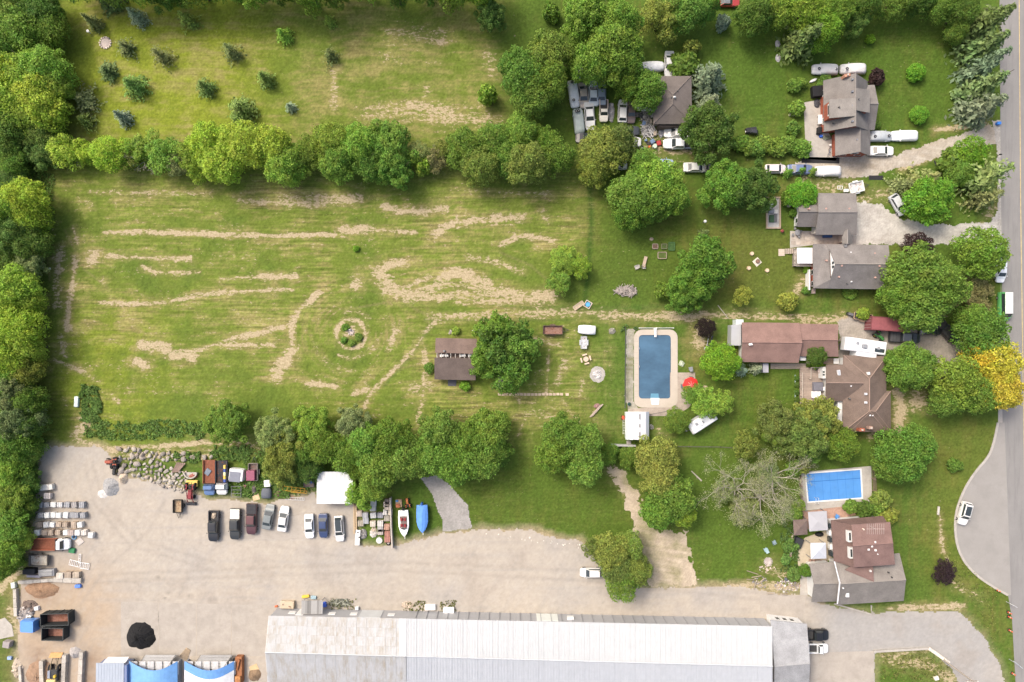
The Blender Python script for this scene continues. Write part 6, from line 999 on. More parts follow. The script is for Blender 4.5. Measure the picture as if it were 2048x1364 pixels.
MB().prism([U(*p) for p in rounded(1276,1343,668.5,798.5,7)], -2.15, -2.0).obj('basin_floor', M['dull'], t, color=(.25,.40,.52), off=Oq); ring_mesh(rounded(1275.5,1343.5,668,799,8), inn, -2.05, .04).obj('basin_wall', M['dull'], t, color=(.45,.55,.60), off=Oq)
w_ = MB(); w_.prism([U(*p) for p in rounded(1277,1342,669.5,797.5,7)], -.5, -.06); w_.obj('water', M['water'], t, off=Oq)
d = MB().prism([U(1307.5,657),U(1312,657),U(1312,674),U(1307.5,674)], .40, .46).obj('diving_board', M['white'], t, off=Oq); MB().prism([U(1307,656),U(1312.5,656),U(1312.5,661),U(1307,661)], .1, .40).obj('stand', M['white'], d, off=Oq)
MB().prism([U(1301,796),U(1318.5,796),U(1317,809),U(1303,809)], .0, .16).obj('entry_steps', M['plastic'], t, color=(.62,.76,.78), off=Oq); MB().prism([U(1302,787),U(1317,787),U(1318,796),U(1301,796)], -.058, -.05).obj('step_tread', M['plastic'], t, color=(.10,.24,.34), off=Oq)
for y in (695,731): MB().prism([U(1276,y),U(1278.5,y),U(1278.5,y+4),U(1276,y+4)], .1, .3).obj('skimmer', M['plastic'], t, color=(.3,.3,.32), off=Oq)
# deck slabs round the pool are sub-joints
for k in range(12): MB().prism([U(1268.3,672+k*11),U(1276.5,672+k*11),U(1276.5,672.35+k*11),U(1268.3,672.35+k*11)], .1, .104).obj('expansion_joint', M['dull'], t, color=(.30,.26,.22), off=Oq)
c4 = POOL2; t = T('covered_pool', 'rectangular pool under a bright blue cover with white edging', 'pool', U(1668,971)); Oq = t.location
big = lambda P_, e: [(x+(e if x > 1668 else -e), y+(e if y > 971 else -e)) for x, y in P_]
ring_mesh([(1602,944),(1742,932),(1744,1006),(1603,1022)], big(c4,2.2), -.3, .08).obj('surround', M['concrete'], t, off=Oq); ring_mesh(big(c4,2.25), big(c4,-.4), -.3, .12).obj('coping', M['white'], t, off=Oq)
MB().prism([U(*p) for p in big(c4,1.0)], -.3, .0).obj('cover', M['pool_cover'], t, off=Oq); MB().prism([U(*p) for p in big(c4,1.0)], -2.1, -2.0).obj('basin_floor', M['dull'], t, color=(.3,.45,.55), off=Oq)
for k in range(1,7): a, b_ = lerp(c4[0][0],c4[1][0],k/7), lerp(c4[3][0],c4[2][0],k/7); MB().prism([U(a,944.5),U(a+.5,944.5),U(b_+.5,1000),U(b_,1000)], 0.0, .012).obj('cover_seam', M['plastic'], t, color=(.035,.17,.48), off=Oq)
MB().prism([U(1612,963.6),U(1721.5,955.6),U(1721.6,956.8),U(1612.1,964.8)], 0.0, .02).obj('cover_fold', M['plastic'], t, color=(.03,.14,.40), off=Oq)
p0 = U(1631,1000)-Oq
for dx in (-.25,.25): MB().tube(p0+Vector((dx,.5,-.2)), p0+Vector((dx,.5,.8)), .035).tube(p0+Vector((dx,.5,.8)), p0+Vector((dx,-.5,.8)), .035).tube(p0+Vector((dx,-.5,.8)), p0+Vector((dx,-.5,.05)), .035).obj('ladder_rail', M['white'], t)
sheet('brick_terrace', [(1606,1023),(1700,1010),(1712,1030),(1660,1040),(1606,1062)], .025, mat('brick_paving', (.36,.23,.175), .9, .2, 2, fine=.2), 'worn brick terrace below the covered pool', .02)
sheet('sand_patio', [(1594,1098),(1610,1075),(1660,1058),(1664,1120),(1620,1124),(1612,1135),(1606,1142),(1596,1130)], .02, mat('sand_paving', (.42,.36,.27), .95, .12, 1.2, fine=.1), 'sandy curved patio beside the maroon house', .02)
sheet('concrete_path', [(1600,1142),(1614,1142),(1618,1190),(1600,1190)], .026, 'concrete', 'narrow concrete path along the white gable', .02)
sheet('paver_patio', [(1580,462),(1650,462),(1690,472),(1712,472),(1712,490),(1626,490),(1580,496)], .025, 'concrete', 'pale paver patio between the two grey houses', .02)
jm = M['dull']
t = T('paving', None, None, (0,0,0)); bpy.data.objects.remove(t)
def pieces(parent, name, cells, z, h, m, cols, rnd_, gap=.6):
    for (x0, y0, x1, y1) in cells: MB().prism([U(x0+gap*.5,y0+gap*.5),U(x1-gap*.5,y0+gap*.5),U(x1-gap*.5,y1-gap*.5),U(x0+gap*.5,y1-gap*.5)], z, z+h*rnd_.uniform(.7,1.3)).obj(name, M[m], parent, color=jc(rnd_.choice(cols), rnd_, .85, 1.12))
rnd = random.Random(11)
PP = bpy.data.objects['paver_patio']
pieces(PP, 'paver', [(581+i*9.6,463+j*9.2,590.6+0+i*9.6+1000-10,0) for i in () for j in ()], .025, .02, 'stone', [(.42,.37,.32)], rnd)
pieces(PP, 'paver', [(1582+i*9.4,464+j*8.6,1591.4+i*9.4,472.6+j*8.6) for i in range(5) for j in range(3)]+[(1629+i*9.8,480,1638.8+i*9.8,488) for i in range(5)], .025, .02, 'stone', [(.40,.35,.30),(.44,.39,.34)], rnd)
# stepping stones
for i in range(19):
    x = 996+i*7.3+(4 if i == 18 else 0); p = U(x+3, 788.6+rnd.uniform(-.4,.4)); t = T('stepping_stone', f'{ordi(i)} square stepping stone from the left in the straight row', 'paving stone', p, rnd.uniform(-.04,.04), 'stepping stones in a row'); MB().rbox(0,0,-.02,.58,.48,.07,.02).obj('slab', M['stone'], t, color=jc((.47,.37,.28), rnd, .85, 1.15))
# ---------------------------------------------------------------- pallets of stone
def pallet(px, py, col, label, sx=1.15, sy=1.0, h=1.0, rz=0, wrap=False, group='pallets of stone in rows'):
    t = T('stone_pallet', label, 'pallet', U(px, py), rz, group); b_ = MB()
    for y in (-.45,0,.45): b_.box(-sx/2,sx/2,y*sy-.05,y*sy+.05,0,.1)
    b_.obj('pallet_base', M['wood'], t, color=(.34,.25,.16))
    if wrap: MB().rbox(0,0,.1,sx,sy,h,.07).obj('wrapped_stack', M['cover'], t, color=col)
    else:
        n = 2
        for k in range(n):
            MB().rbox(0,0,.1+k*h/n,sx*rnd.uniform(.9,1),sy*rnd.uniform(.9,1),h/n-.03,.04).obj('stone_course', M['stone'], t, color=jc(col, rnd, .85, 1.1))
        for j in (-1,1): MB().cbox(j*sx*.22,0,.1+h-.02,.04,sy*.98,.025).obj('strap', M['dull'], t, color=tuple(c*.6 for c in col))
Gy, Wt, Tn = (.31,.315,.33), (.60,.60,.585), (.38,.31,.245)
rowsP = [(1008,[(84,Gy),(97.5,Gy),(110.5,Wt),(124,(.55,.55,.55)),(138,Gy),(153,(.33,.31,.30)),(168,Gy)]),(1028.5,[(87,Gy),(99,Wt),(110.5,Wt),(123,Wt),(136,Wt),(149,Gy),(158,Gy),(171,Gy)]),(1047.5,[(84,Tn),(97,Wt),(109.5,Wt),(121.5,Tn),(135,Tn),(153,Tn),(165,Wt)]),(1063,[(80.5,Wt),(94.5,Tn),(106.5,Tn),(121,Tn),(136.5,Wt),(148.5,(.40,.33,.30)),(161,Wt),(173.5,(.65,.6,.55)),(186.5,Wt)])]
cn = {id(Wt):'white wrapped', id(Gy):'grey', id(Tn):'tan'}
for r_, (y, L_) in enumerate(rowsP):
    for i, (x, c_) in enumerate(L_): pallet(x, y+(5 if x > 186 else 0), c_, f'{cn.get(id(c_),"mottled")} stone pallet, {ordi(i)} from the wood in the {ordi(r_)} row', rnd.uniform(.92,1.02), rnd.uniform(.9,1.15), rnd.uniform(.6,1.0), rnd.uniform(-.12,.12), c_ is Wt)
for i, (x, y, c_, l) in enumerate(((97,973,(.62,.60,.55),'long pale stone stack at the wood edge'),(100,990,(.50,.45,.42),'loose heap of tied stones at the wood edge'),(125,1149,(.52,.48,.42),'left stone pallet on the concrete block wall'),(141,1147,Tn,'middle stone pallet on the concrete block wall'),(157,1147,(.45,.38,.30),'right stone pallet on the concrete block wall'))): pallet(x, y, c_, l, 2.6 if i == 0 else 1.3, 1.1, .8, .1 if i == 0 else 0)
pal2 = [(720,1026,(.50,.42,.36)),(732,1029,Gy),(747,1015,(.5,.5,.48)),(748,1029,(.42,.42,.42)),(762,1029,(.25,.25,.28)),(747,1046,(.55,.50,.42)),(762,1045,(.5,.48,.45)),(723,1045,(.30,.27,.22)),(733,1040,(.33,.34,.36)),(762,1056,(.36,.35,.34)),(762,1062,(.42,.38,.35)),(776,1002,(.25,.20,.17)),(774,1007,(.45,.38,.32)),(776,1014,(.42,.36,.31)),(773,1023,(.55,.53,.50)),(780,1023,(.5,.45,.38)),(775,1035,(.36,.33,.28)),(775,1052,(.38,.23,.17)),(776,1066,(.30,.15,.12)),(776,1077,(.33,.16,.13)),(748,1005,(.55,.55,.54))]
for i, (x, y, c_) in enumerate(sorted(pal2, key=lambda q: q[1])): pallet(x, y, c_, f'{ordi(i)} stone or brick bundle from the top in the stock bay', 1.1, 1.1, .7, rnd.uniform(-.06,.06), False, 'bundles in the stock bay')
def tag_box(name, label, cat, px, py, lx, ly, h, col, rz=0, m='dull', z=0, group=None, part='box', extra=None):
    t = T(name, label, cat, U(px, py)+Vector((0,0,z)), R(rz), group); MB().rbox(0,0,0,lx,ly,h,min(.06,h*.3)).obj(part, M[m], t, color=col)
    if extra: extra(t)
    return t
def lid(col, lx, ly, h): return lambda t: MB().rbox(0,0,h,lx*.96,ly*.96,.05,.02).obj('lid', M['dull'], t, color=col)
# fenced stock bay, work table
for x, l in ((709,'left'),(713,'inner')): strip('timber_wall', [(x,1008),(x+.6,1066)], .25, 0, .5, 'wood', f'{l} timber wall of the stock bay', None, 'wall', (.45,.34,.22))
strip('timber_fence', [(782.5,993),(784,1050),(786.5,1094)], .25, 0, 1.2, 'wood', 'weathered timber fence on the right of the stock bay', None, 'fence', (.42,.38,.34))
t = T('work_table', 'white steel bench with a heap of grey parts at the lane edge', 'table', U(717,1073), R(86)); MB().rbox(0,.0,.7,2.9,.9,.08,.02).obj('table_top', M['white'], t); [MB().box(x-.04,x+.04,y-.04,y+.04,0,.7).obj('leg', M['dull'], t, color=(.3,.3,.3)) for x in (-1.3,1.3) for y in (-.4,.4)]; [MB().cyl(x,y,.78,.8,.16).obj('hole', M['dull'], t, color=(.05,.05,.05)) for x, y in ((1.0,0),(.1,-.3))]
def heap(name, label, cat, px, py, rx, ry, h, col, m='stone', seed=0, parts=14, kind='rock'):
    rg = random.Random(seed); t = T(name, label, cat, U(px, py)); kc = .6 if kind == 'stick' else 1; MB().dome((0,0,-.05),rx*(.75 if kc < 1 else 1),ry*(.75 if kc < 1 else 1),h*.6*kc,14,4,.12,rg).obj('core', M['earth' if kc < 1 else m], t, color=tuple(c*.8*kc for c in col))
    for i in range(parts):
        a, q = rg.uniform(0,6.28), math.sqrt(rg.random()); x, y = q*rx*.95*math.cos(a), q*ry*.95*math.sin(a); z = h*.6*math.sqrt(max(0,1-q*q))-.05; s = rg.uniform(.12,.3)*min(1.6,max(.7,(rx+ry)/2)); k = rg.uniform(.6,1.35); cc = tuple(min(.8,c*k) for c in col)
        if kind == 'rock': MB().dome((x,y,z-.05),s,s*rg.uniform(.6,1),s*rg.uniform(.6,1.1),7,3,.2,rg).obj('lump', M[m], t, color=cc)
        else: MB().cbox(x*.8,y*.8,z+rg.uniform(0,.15),rg.uniform(.5,1.3)*min(rx,ry)*.9,rg.uniform(.05,.12),.08,rg.uniform(0,3.14)).obj('stick', M['wood'], t, color=cc)
    return t
heap('scrap_heap','heap of grey engine parts on the work bench end','scrap',727,1068,.75,.95,.9,(.27,.26,.25),seed=1); heap('stone_heap','round pale slab heap beside the bricks','stones',747,1067,.75,.75,.45,(.55,.52,.48),seed=2,parts=8); heap('stone_heap','tan coil of flagstones in the stock bay','stones',748,1060,.55,.6,.4,(.50,.42,.33),seed=3,parts=8); t = T('millstone','round pale concrete disc near the lane','disc',U(759,1080)); MB().cyl(0,0,0,.35,.62,.6,16).obj('disc', M['stone'], t, color=(.52,.52,.50))
t = T('loose_tyre','black tyre against the brick bundles','tyre',U(777,1086)); MB().torus((0,0,.12),.32,.13).obj('tread', M['tyre'], t, True); MB().cyl(0,0,0,.15,.2).obj('hub', M['dull'], t, color=(.5,.45,.4))
tag_box('pallet_of_tools','orange and blue machine parts on a pallet behind the white boat','machine',798,1006,1.2,1.5,.35,(.42,.30,.20),3,extra=lambda t:[MB().rbox(-.15,-.4,.35,.8,.7,.25,.06).obj('engine', M['dull'], t, color=(.45,.16,.08)), MB().rbox(-.3,.5,.35,.5,.35,.1,.03).obj('case', M['dull'], t, color=(.08,.25,.5))])
# ---------------------------------------------------------------- boulders
def boulder_mesh(seed):
    rg = random.Random(seed); bm = bmesh.new(); bmesh.ops.create_icosphere(bm, subdivisions=2, radius=1)
    pl = [Vector((rg.gauss(0,1), rg.gauss(0,1), rg.gauss(0,1))).normalized() for _ in range(9)]; of = [rg.uniform(.5,.8) for _ in pl]
    for v in bm.verts:
        for n_, o_ in zip(pl, of):
            d_ = v.co.dot(n_)
            if d_ > o_: v.co -= n_*(d_-o_)
        v.co.z = max(v.co.z*.8, -.35)
    m = bpy.data.meshes.new('boulder'); bm.to_mesh(m); bm.free(); m.materials.append(M['stone']); return m
BOUL = [boulder_mesh(i) for i in range(8)]
def boulders(poly, r0, r1, n, label, group, cols, seed, tries=6000, cat='boulder', gap=.92):
    rg = random.Random(seed); xs_ = [p[0] for p in poly]; ys_ = [p[1] for p in poly]; got = []
    for _ in range(tries):
        x, y, r = rg.uniform(min(xs_),max(xs_)), rg.uniform(min(ys_),max(ys_)), rg.uniform(r0,r1)
        if not inside(np.array([x]), np.array([y]), poly)[0]: continue
        if any(math.hypot(x-a,y-b)< (r+c)*gap for a,b,c in got): continue
        got.append((x,y,r))
        if len(got) >= n: break
    got.sort()
    for k_, (x, y, r) in enumerate(got):
        o = link('boulder', BOUL[rg.randrange(8)], None, None, jc(rg.choice(cols), rg, .75, 1.15)); o.location = U(x,y)+Vector((0,0,r*S*.2)); o.rotation_euler = (rg.uniform(-.3,.3),rg.uniform(-.3,.3),rg.uniform(0,6.28)); q = r*S*1.12; o.scale = (q*rg.uniform(.95,1.25),q*rg.uniform(.75,1),q*rg.uniform(.7,1)); tag(o, f'{ordi(k_)} {label}', cat, group)
BC = [(.34,.305,.26),(.37,.34,.295),(.27,.24,.21),(.33,.28,.23)]
boulders([(236,914),(300,912),(325,930),(345,935),(352,965),(320,966),(280,955),(238,948)], 3.2, 6.8, 60, 'pale angular boulder from the left in the boulder bank', 'boulders of the bank', BC, 1)
boulders([(238,896),(262,894),(300,904),(410,908),(430,912),(425,918),(330,920),(250,908)], 3.5, 7.5, 34, 'pale boulder from the left in the upper boulder row', 'boulders of the upper row', BC, 2)
boulders([(300,962),(345,944),(372,940),(376,965),(370,985),(330,975)], 2.4, 5, 46, 'small broken stone from the left in the scree', 'stones of the scree', BC, 3)
boulders([(1585,1070),(1578,1085),(1574,1100),(1582,1106),(1590,1092)], 2.8, 4.5, 7, 'garden boulder from the left beside the dark lounge cover', 'garden boulders', [(.40,.36,.29)], 4)
boulders([(960,1062),(1190,1092),(1200,1104),(960,1068)], .9, 1.9, 26, 'small white stone from the left on the lot edge', 'stones along the lot edge', [(.6,.56,.5)], 5, cat='stone')
def weird(px, py, n, r, cols, label, seed, sx=1, sy=1, group='rubble pieces'):
    P_ = [(px+math.cos(2*math.pi*i/12)*r*sx, py+math.sin(2*math.pi*i/12)*r*sy) for i in range(12)]; boulders(P_, .8, 2.6, n, label, group, cols, seed, cat='stone', gap=.75)
weird(1575,1172,70,17,[(.42,.36,.33),(.30,.24,.23),(.55,.52,.49),(.25,.23,.23)],'small stone from the left in the rubble by the path',6,1.6,.75,'stones of the rubble heap'); weird(1520,1165,26,12,[(.20,.19,.19),(.42,.36,.30),(.30,.27,.25)],'small stone from the left in the darker rubble',7,1.4,1.0,'stones of the dark rubble heap'); weird(1535,1138,16,11,[(.55,.48,.42),(.45,.36,.30)],'pale stone from the left below the fire ring',8,1.6,.7,'stones below the fire ring')
for i, (x, y, a, l) in enumerate(((1504,1144,-18,6),(1512,1152,10,5),(1522,1160,40,4),(1500,1158,-5,4),(1560,1155,-40,3),(1592,1168,30,4),(1540,1186,4,3),(1568,1188,-8,3),(1508,1172,70,3))): t = T('waste_timber', f'{ordi(i)} loose timber length on the rubble', 'plank', U(x,y)+Vector((0,0,.25)), R(a), 'loose timbers on the rubble'); MB().box(-l*S*2,l*S*2,-.07,.07,0,.1).obj('plank', M['wood'], t, color=jc((.34,.28,.21), rnd, .7, 1.2))
# gravel and asphalt piles
def pile(px, py, rx, ry, h, col, label, seed, name='gravel_pile'):
    rg = np.random.default_rng(seed); n, m = 40, 12; rs = []; j = rg.uniform(-.10,.10,n); j = (j+np.roll(j,1)+np.roll(j,2))/2
    for k in range(m+1):
        u = 1-k/m; ring_ = []
        for i in range(n): a = 2*math.pi*i/n; q = u*(1+j[i]*1.0)*(1+rg.uniform(-.03,.03)); ring_.append((q*rx*math.cos(a), q*ry*math.sin(a), h*(1-u**1.4)*(1+rg.uniform(-.06,.06))))
        rs.append(ring_)
    o = MB().loft(rs).obj(name, M['earth'], None, color=col); o.location = U(px, py); tag(o, label, 'pile')
    return o
pile(281,1271,2.7,2.6,1.5,(.012,.012,.013),'heap of black asphalt on the concrete slab',1,'asphalt_pile'); pile(294,1276,1.7,1.5,1.0,(.013,.013,.013),'lower shoulder of the black asphalt heap',2,'asphalt_pile'); pile(222,974,1.6,1.8,.8,(.28,.28,.28),'grey gravel cone in the yard',3); pile(206,988,1.0,.8,.25,(.55,.53,.50),'low white sand spill beside the grey gravel cone',4); pile(152,1305,1.3,1.1,.8,(.33,.31,.30),'small gravel heap beside the concrete bays',5); pile(247,957,.9,1.1,1.0,(.48,.40,.31),'tan flagstone heap at the foot of the boulders',6,'stone_pile'); pile(85,1180,3.2,1.6,.7,(.27,.17,.105),'brown soil bank behind the block wall',7,'soil_pile')
pile(80,1350,2.6,3.0,.9,(.25,.165,.11),'brown soil heap beside the loader bay',8,'soil_pile')
# concrete block walls of the bays
def blockwall(P_, label, w=.75, h=.9, n=None):
    t = T('block_wall', label, 'wall', U(*P_[0])); o_ = t.location
    for (a, b_) in zip(P_[:-1], P_[1:]):
        A_, B_ = U(*a), U(*b_); L_ = (B_-A_).length; k = max(1, round(L_/1.5)); ang = math.atan2(B_.y-A_.y, B_.x-A_.x)
        for i in range(k): c_ = A_.lerp(B_, (i+.5)/k)-o_; q = MB().cbox(c_.x, c_.y, 0, L_/k-.05, w, h*rnd.uniform(.96,1.03), ang).obj('concrete_block', M['stone'], t, color=jc((.42,.39,.345), rnd, .85, 1.1))
blockwall([(88,1318),(90,1390)],'left wall of the loader bay'); blockwall([(134,1306),(130,1390)],'middle wall between the loader bay and gravel bay'); blockwall([(168,1300),(163,1390)],'right wall of the gravel bay'); blockwall([(40,1163),(115,1158)],'low pale wall below the scrap trailers',.6,.6); blockwall([(112,1157),(166,1159)],'white block wall carrying the stone pallets',.9,.7); blockwall([(34,1176),(36,1230)],'low block wall beside the grass',.6,.7); blockwall([(42,1330),(46,1390)],'low block wall at the bottom left corner',.5,.5)
# fabric shelters at the bottom left
def shelter(x0, x1, ytop, ysag, yend, H_, label, cols, stripe=None):
    t = T('fabric_shelter', label, 'shelter', U((x0+x1)/2, 1350)); o_ = t.location; n = 14; rs = []
    def P_(u, y): z = H_*(.55+.45*math.sin(math.pi*u)); return U(lerp(x0,x1,u), y, z)
    for (ya, yb, c_, nm) in cols:
        rs = []
        for k in range(2): rs.append([P_(i/n, lerp(ytop, ytop+(ysag-ytop)*math.sin(math.pi*i/n), 1)+(ya if k == 0 else yb)) for i in range(n+1)])
        mb = MB(); mb.loft(rs, cap=False, closed=False); mb.obj(nm, M['cover'], t, color=c_, off=o_)
    for u in (0.01,.99): MB().prism([U(lerp(x0,x1,u)-1,ytop+3,H_*.5),U(lerp(x0,x1,u)+1,ytop+3,H_*.5),U(lerp(x0,x1,u)+1,1400,H_*.5),U(lerp(x0,x1,u)-1,1400,H_*.5)], 0, H_*.53).obj('side_wall', M['dull'], t, color=(.25,.27,.3), off=o_)
    for i in range(6): x = lerp(x0+4,x1-10,i/5); MB().prism([U(x,ytop+1,1.5),U(x+ (x1-x0)/7.5-.5,ytop+1,1.5),U(x+(x1-x0)/7.5-.5,ysag+8,1.5),U(x,ysag+8,1.5)], 1.4, 1.5+.01*(i % 2)).obj('loft_panel', M['dull'], t, color=(.5,.5,.51), off=o_)
    q0, q1 = lerp(x0,x1,.18), lerp(x0,x1,.85)
    for i in range(5): y = ytop-12+i*5.6; MB().slab([U(q0+ (4-i)*4,y,1.3),U(q1+(4-i)*4-4,y,1.3),U(q1+(4-i)*4-7,y+5.2,1.4),U(q0+(4-i)*4-4,y+5.2,1.4)], .06).obj('plank', M['wood'], t, color=jc((.33,.325,.315), rnd, .8, 1.1), off=o_)
    for q in (q0+14, q1+10): MB().tube(U(q,ytop-12,1.35), U(q-20,ysag,1.6), .06).obj('rail', M['dull'], t, color=(.25,.23,.2), off=o_)
shelter(258,355,1322,1341,1400,3.2,'bright blue vaulted fabric shelter with a plank loft',[(0,75,(.15,.32,.60),'canopy')]); shelter(369,468,1322,1341,1400,3.2,'white vaulted fabric shelter with a blue front band',[(0,18,(.12,.27,.56),'front_band'),(17.5,75,(.62,.63,.64),'canopy')])
t = T('steel_shelter','pale grey steel container store beside the blue shelter','container',U(222,1345)); o_ = t.location
for i in range(10): x = 192+i*5.6; MB().slab([U(x,1326,2.7),U(x+5.2,1326,2.7),U(x+4.4,1400,2.7),U(x-1,1400,2.7)], .08).obj('roof_sheet', M['metal'], t, color=(.33,.37,.43), off=o_)
for i in range(4): y = 1314+i*3.2; MB().slab([U(217-i*3.4,y,2.0),U(258-i*2,y,2.0),U(256-i*2,y+2.9,2.1),U(213.5-i*3.4,y+2.9,2.1)], .05).obj('apron_plank', M['wood'], t, color=(.60,.60,.60), off=o_)
MB().prism([U(194,1330,2.5),U(254,1330,2.5),U(254,1400,2.5),U(194,1400,2.5)], 0, 2.6).obj('wall', M['metal'], t, color=(.16,.20,.33), off=o_)
for i in range(8): t = T('timber_pole', f'{ordi(i)} bundled timber pole between the shelters', 'pole', U(366+i*1.6, 1304+i)+Vector((0,0,.1)), R(50+i*3), 'bundled poles'); MB().tube((-1.1,0,0),(1.1,0,.0),.06).obj('pole', M['wood'], t, color=(.42,.33,.23))
tag_box('rusty_machine','rusty orange machine at the bottom edge beside the white shelter','machine',482,1335,1.3,5.0,1.2,(.30,.13,.06),0,'rusty',extra=lambda t:[MB().rbox(0,-1.6,1.2,1.1,1.4,.5,.1).obj('hopper', M['rusty'], t, color=(.42,.20,.08)), MB().tube((-.2,.2,1.4),(.3,2.2,1.4),.2).obj('auger', M['rusty'], t, color=(.30,.12,.05))]); t = T('loose_tyre','truck tyre at the corner of the white shelter','tyre',U(474,1318)); MB().torus((0,0,.6),.42,.16).obj('tread', M['tyre'], t, True); MB().cyl(0,0,0,.62,.24).obj('hub', M['rusty'], t, color=(.2,.1,.06))
tag_box('plywood_board','tan plywood board lying left of the warehouse','board',508,1336,1.6,1.2,.06,(.52,.38,.22),25,'wood'); pile(510,1350,1.2,1.2,.6,(.20,.14,.09),'small brown soil heap beside the plywood board',9,'soil_pile')
# ---------------------------------------------------------------- junk of the left yard
tag_box('storage_bin','dark grey bin beside the scrap trailer','bin',64,1140,2.3,1.1,1.0,(.02,.02,.023),0); tag_box('storage_bin','heap of grey pipes in a steel crate','crate',98,1143,3.0,1.3,.8,(.26,.26,.27),3,extra=lambda t:[MB().tube((-1.3,-.5+i*.2,.9),(1.2,-.45+i*.18,.92),.06).obj('pipe', M['dull'], t, color=(.35+.05*(i % 3),)*3) for i in range(6)])
tag_box('storage_bin','low slate grey crate below the dark bin','crate',70,1151,2.6,.5,.5,(.26,.25,.29),-2); tag_box('blue_crate','bright blue plastic crate on the gravel','crate',158,1171,1.1,.6,.5,(.10,.22,.66),4,'plastic'); tag_box('white_box','white concrete block at the foot of the wood','block',22,1132,1.6,1.1,.8,(.66,.66,.66),15); tag_box('white_box','pale green box on the bank','box',30,1169,.8,1.1,.6,(.55,.60,.54),8); tag_box('flat_board','beige board leaning on the pallets','board',160,1083,1.3,1.1,.12,(.46,.42,.39),38,'wood')
t = T('loose_tyre','blue rimmed tyre among the pallets','tyre',U(149,1074)); MB().torus((0,0,.12),.38,.12).obj('tread', M['dull'], t, True, (.14,.28,.45)); MB().cyl(0,0,0,.14,.2).obj('hub', M['dull'], t, color=(.05,.06,.08))
tag_box('green_tub','green tub beside the white cab truck','tub',146,1100,1.1,.9,.5,(.04,.20,.08),-10,'plastic')
def frame(label, px, py, ang, L_, W_, n, col, name='white_trellis', z=.25, cat='frame', r=.05):
    t = T(name, label, cat, U(px, py), R(ang)); 
    for y in (-1,1): MB().tube((-L_/2,y*W_/2,z),(L_/2,y*W_/2,z),r).obj('rail', M['dull'], t, color=col)
    for i in range(n): x = lerp(-L_/2,L_/2,i/(n-1)); MB().tube((x,-W_/2,z),(x,W_/2,z),r*.9).obj('rung', M['dull'], t, color=col)
    return t
frame('left of two white lattice panels on the gravel',151,1126,-14,2.0,1.0,7,(.78,.78,.78)); frame('right of two white lattice panels on the gravel',171,1131,-8,1.6,1.1,6,(.78,.78,.78)); frame('upright white post frame beside the lattice panels',161,1116,85,1.6,.3,3,(.75,.75,.75)); frame('yellow tower section lying in the weeds',589,978,-7,4.2,.8,6,(.62,.36,.05),'lattice_tower',.4); frame('yellow tower tip beside the longer section',600,982,-4,3.0,.45,6,(.58,.34,.06),'lattice_tower',.6); frame('pale aluminium ladder lying at the yard edge',590,997,-3,3.6,.45,12,(.66,.66,.66),'ladder',.15,'ladder',.035); frame('rusty red ladder beside the aluminium one',575,995,-2,2.4,.45,8,(.33,.14,.09),'ladder',.12,'ladder',.035)
frame('dark rack standing left of the cream tool boxes',64,1118,0,.9,2.2,7,(.12,.10,.09),'storage_rack'); frame('grey metal frame beside the white cab truck',475,982,90,2.0,1.8,4,(.20,.20,.20),'storage_rack',.6)
tag_box('tarp_stack','white steel box under a slate tarp beside the black flatbed','box',478,947,2.6,2.2,1.5,(.70,.71,.71),-6,extra=lambda t:MB().rbox(-.15,-.35,1.5,2.1,1.9,.06,.02).obj('tarp', M['cover'], t, color=(.19,.20,.24))); tag_box('maroon_box','maroon steel box on the open trailer','box',507,948,1.6,1.9,1.0,(.26,.085,.13),1,z=.62); tag_box('white_cube','white plastic tank cube in the weeds','tank',538,965,1.15,1.2,1.1,(.76,.76,.74),3,'plastic',extra=lambda t:MB().cyl(0,0,1.1,1.16,.14).obj('cap', M['dull'], t, color=(.4,.4,.4)))
tag_box('plywood_sheet','square of tan plywood lying on the gravel edge','board',512,994,1.3,1.2,.05,(.52,.40,.24),15,'wood'); heap('scrap_heap','dark scrap engine parts beside the plywood square','scrap',509,978,.6,1.0,.8,(.14,.12,.11),seed=4); heap('scrap_heap','pinkish red scrap bits in the weeds','scrap',489,972,.5,.4,.4,(.42,.20,.20),seed=5,parts=7); heap('scrap_heap','rust coloured soil heap by the covered machine','scrap',556,980,.8,1.2,.5,(.28,.17,.13),seed=6); tag_box('white_board','small white board by the old flat trailer','board',614,969,1.1,.45,.1,(.66,.66,.66),2); t = T('blue_drum','small dark blue drum on the old flat trailer','drum',U(625,962)+Vector((0,0,.62))); MB().cyl(0,0,0,.5,.26,.26,14).obj('drum', M['plastic'], t, color=(.04,.08,.28)); MB().torus((0,0,.5),.24,.03).obj('rim', M['plastic'], t, color=(.03,.05,.2))
for i, (dx, c_) in enumerate(((0,(.60,.44,.10)),(4,(.05,.08,.25)),(8,(.62,.62,.35)),(12,(.60,.42,.08)),(16,(.06,.10,.36)))): tag_box('tool_box', ('yellow','navy','pale','amber','blue')[i]+' box on the edge of the black flatbed','box',454,930+dx*1.7+2,.45,.75,.3,c_,0,'plastic',z=.9)
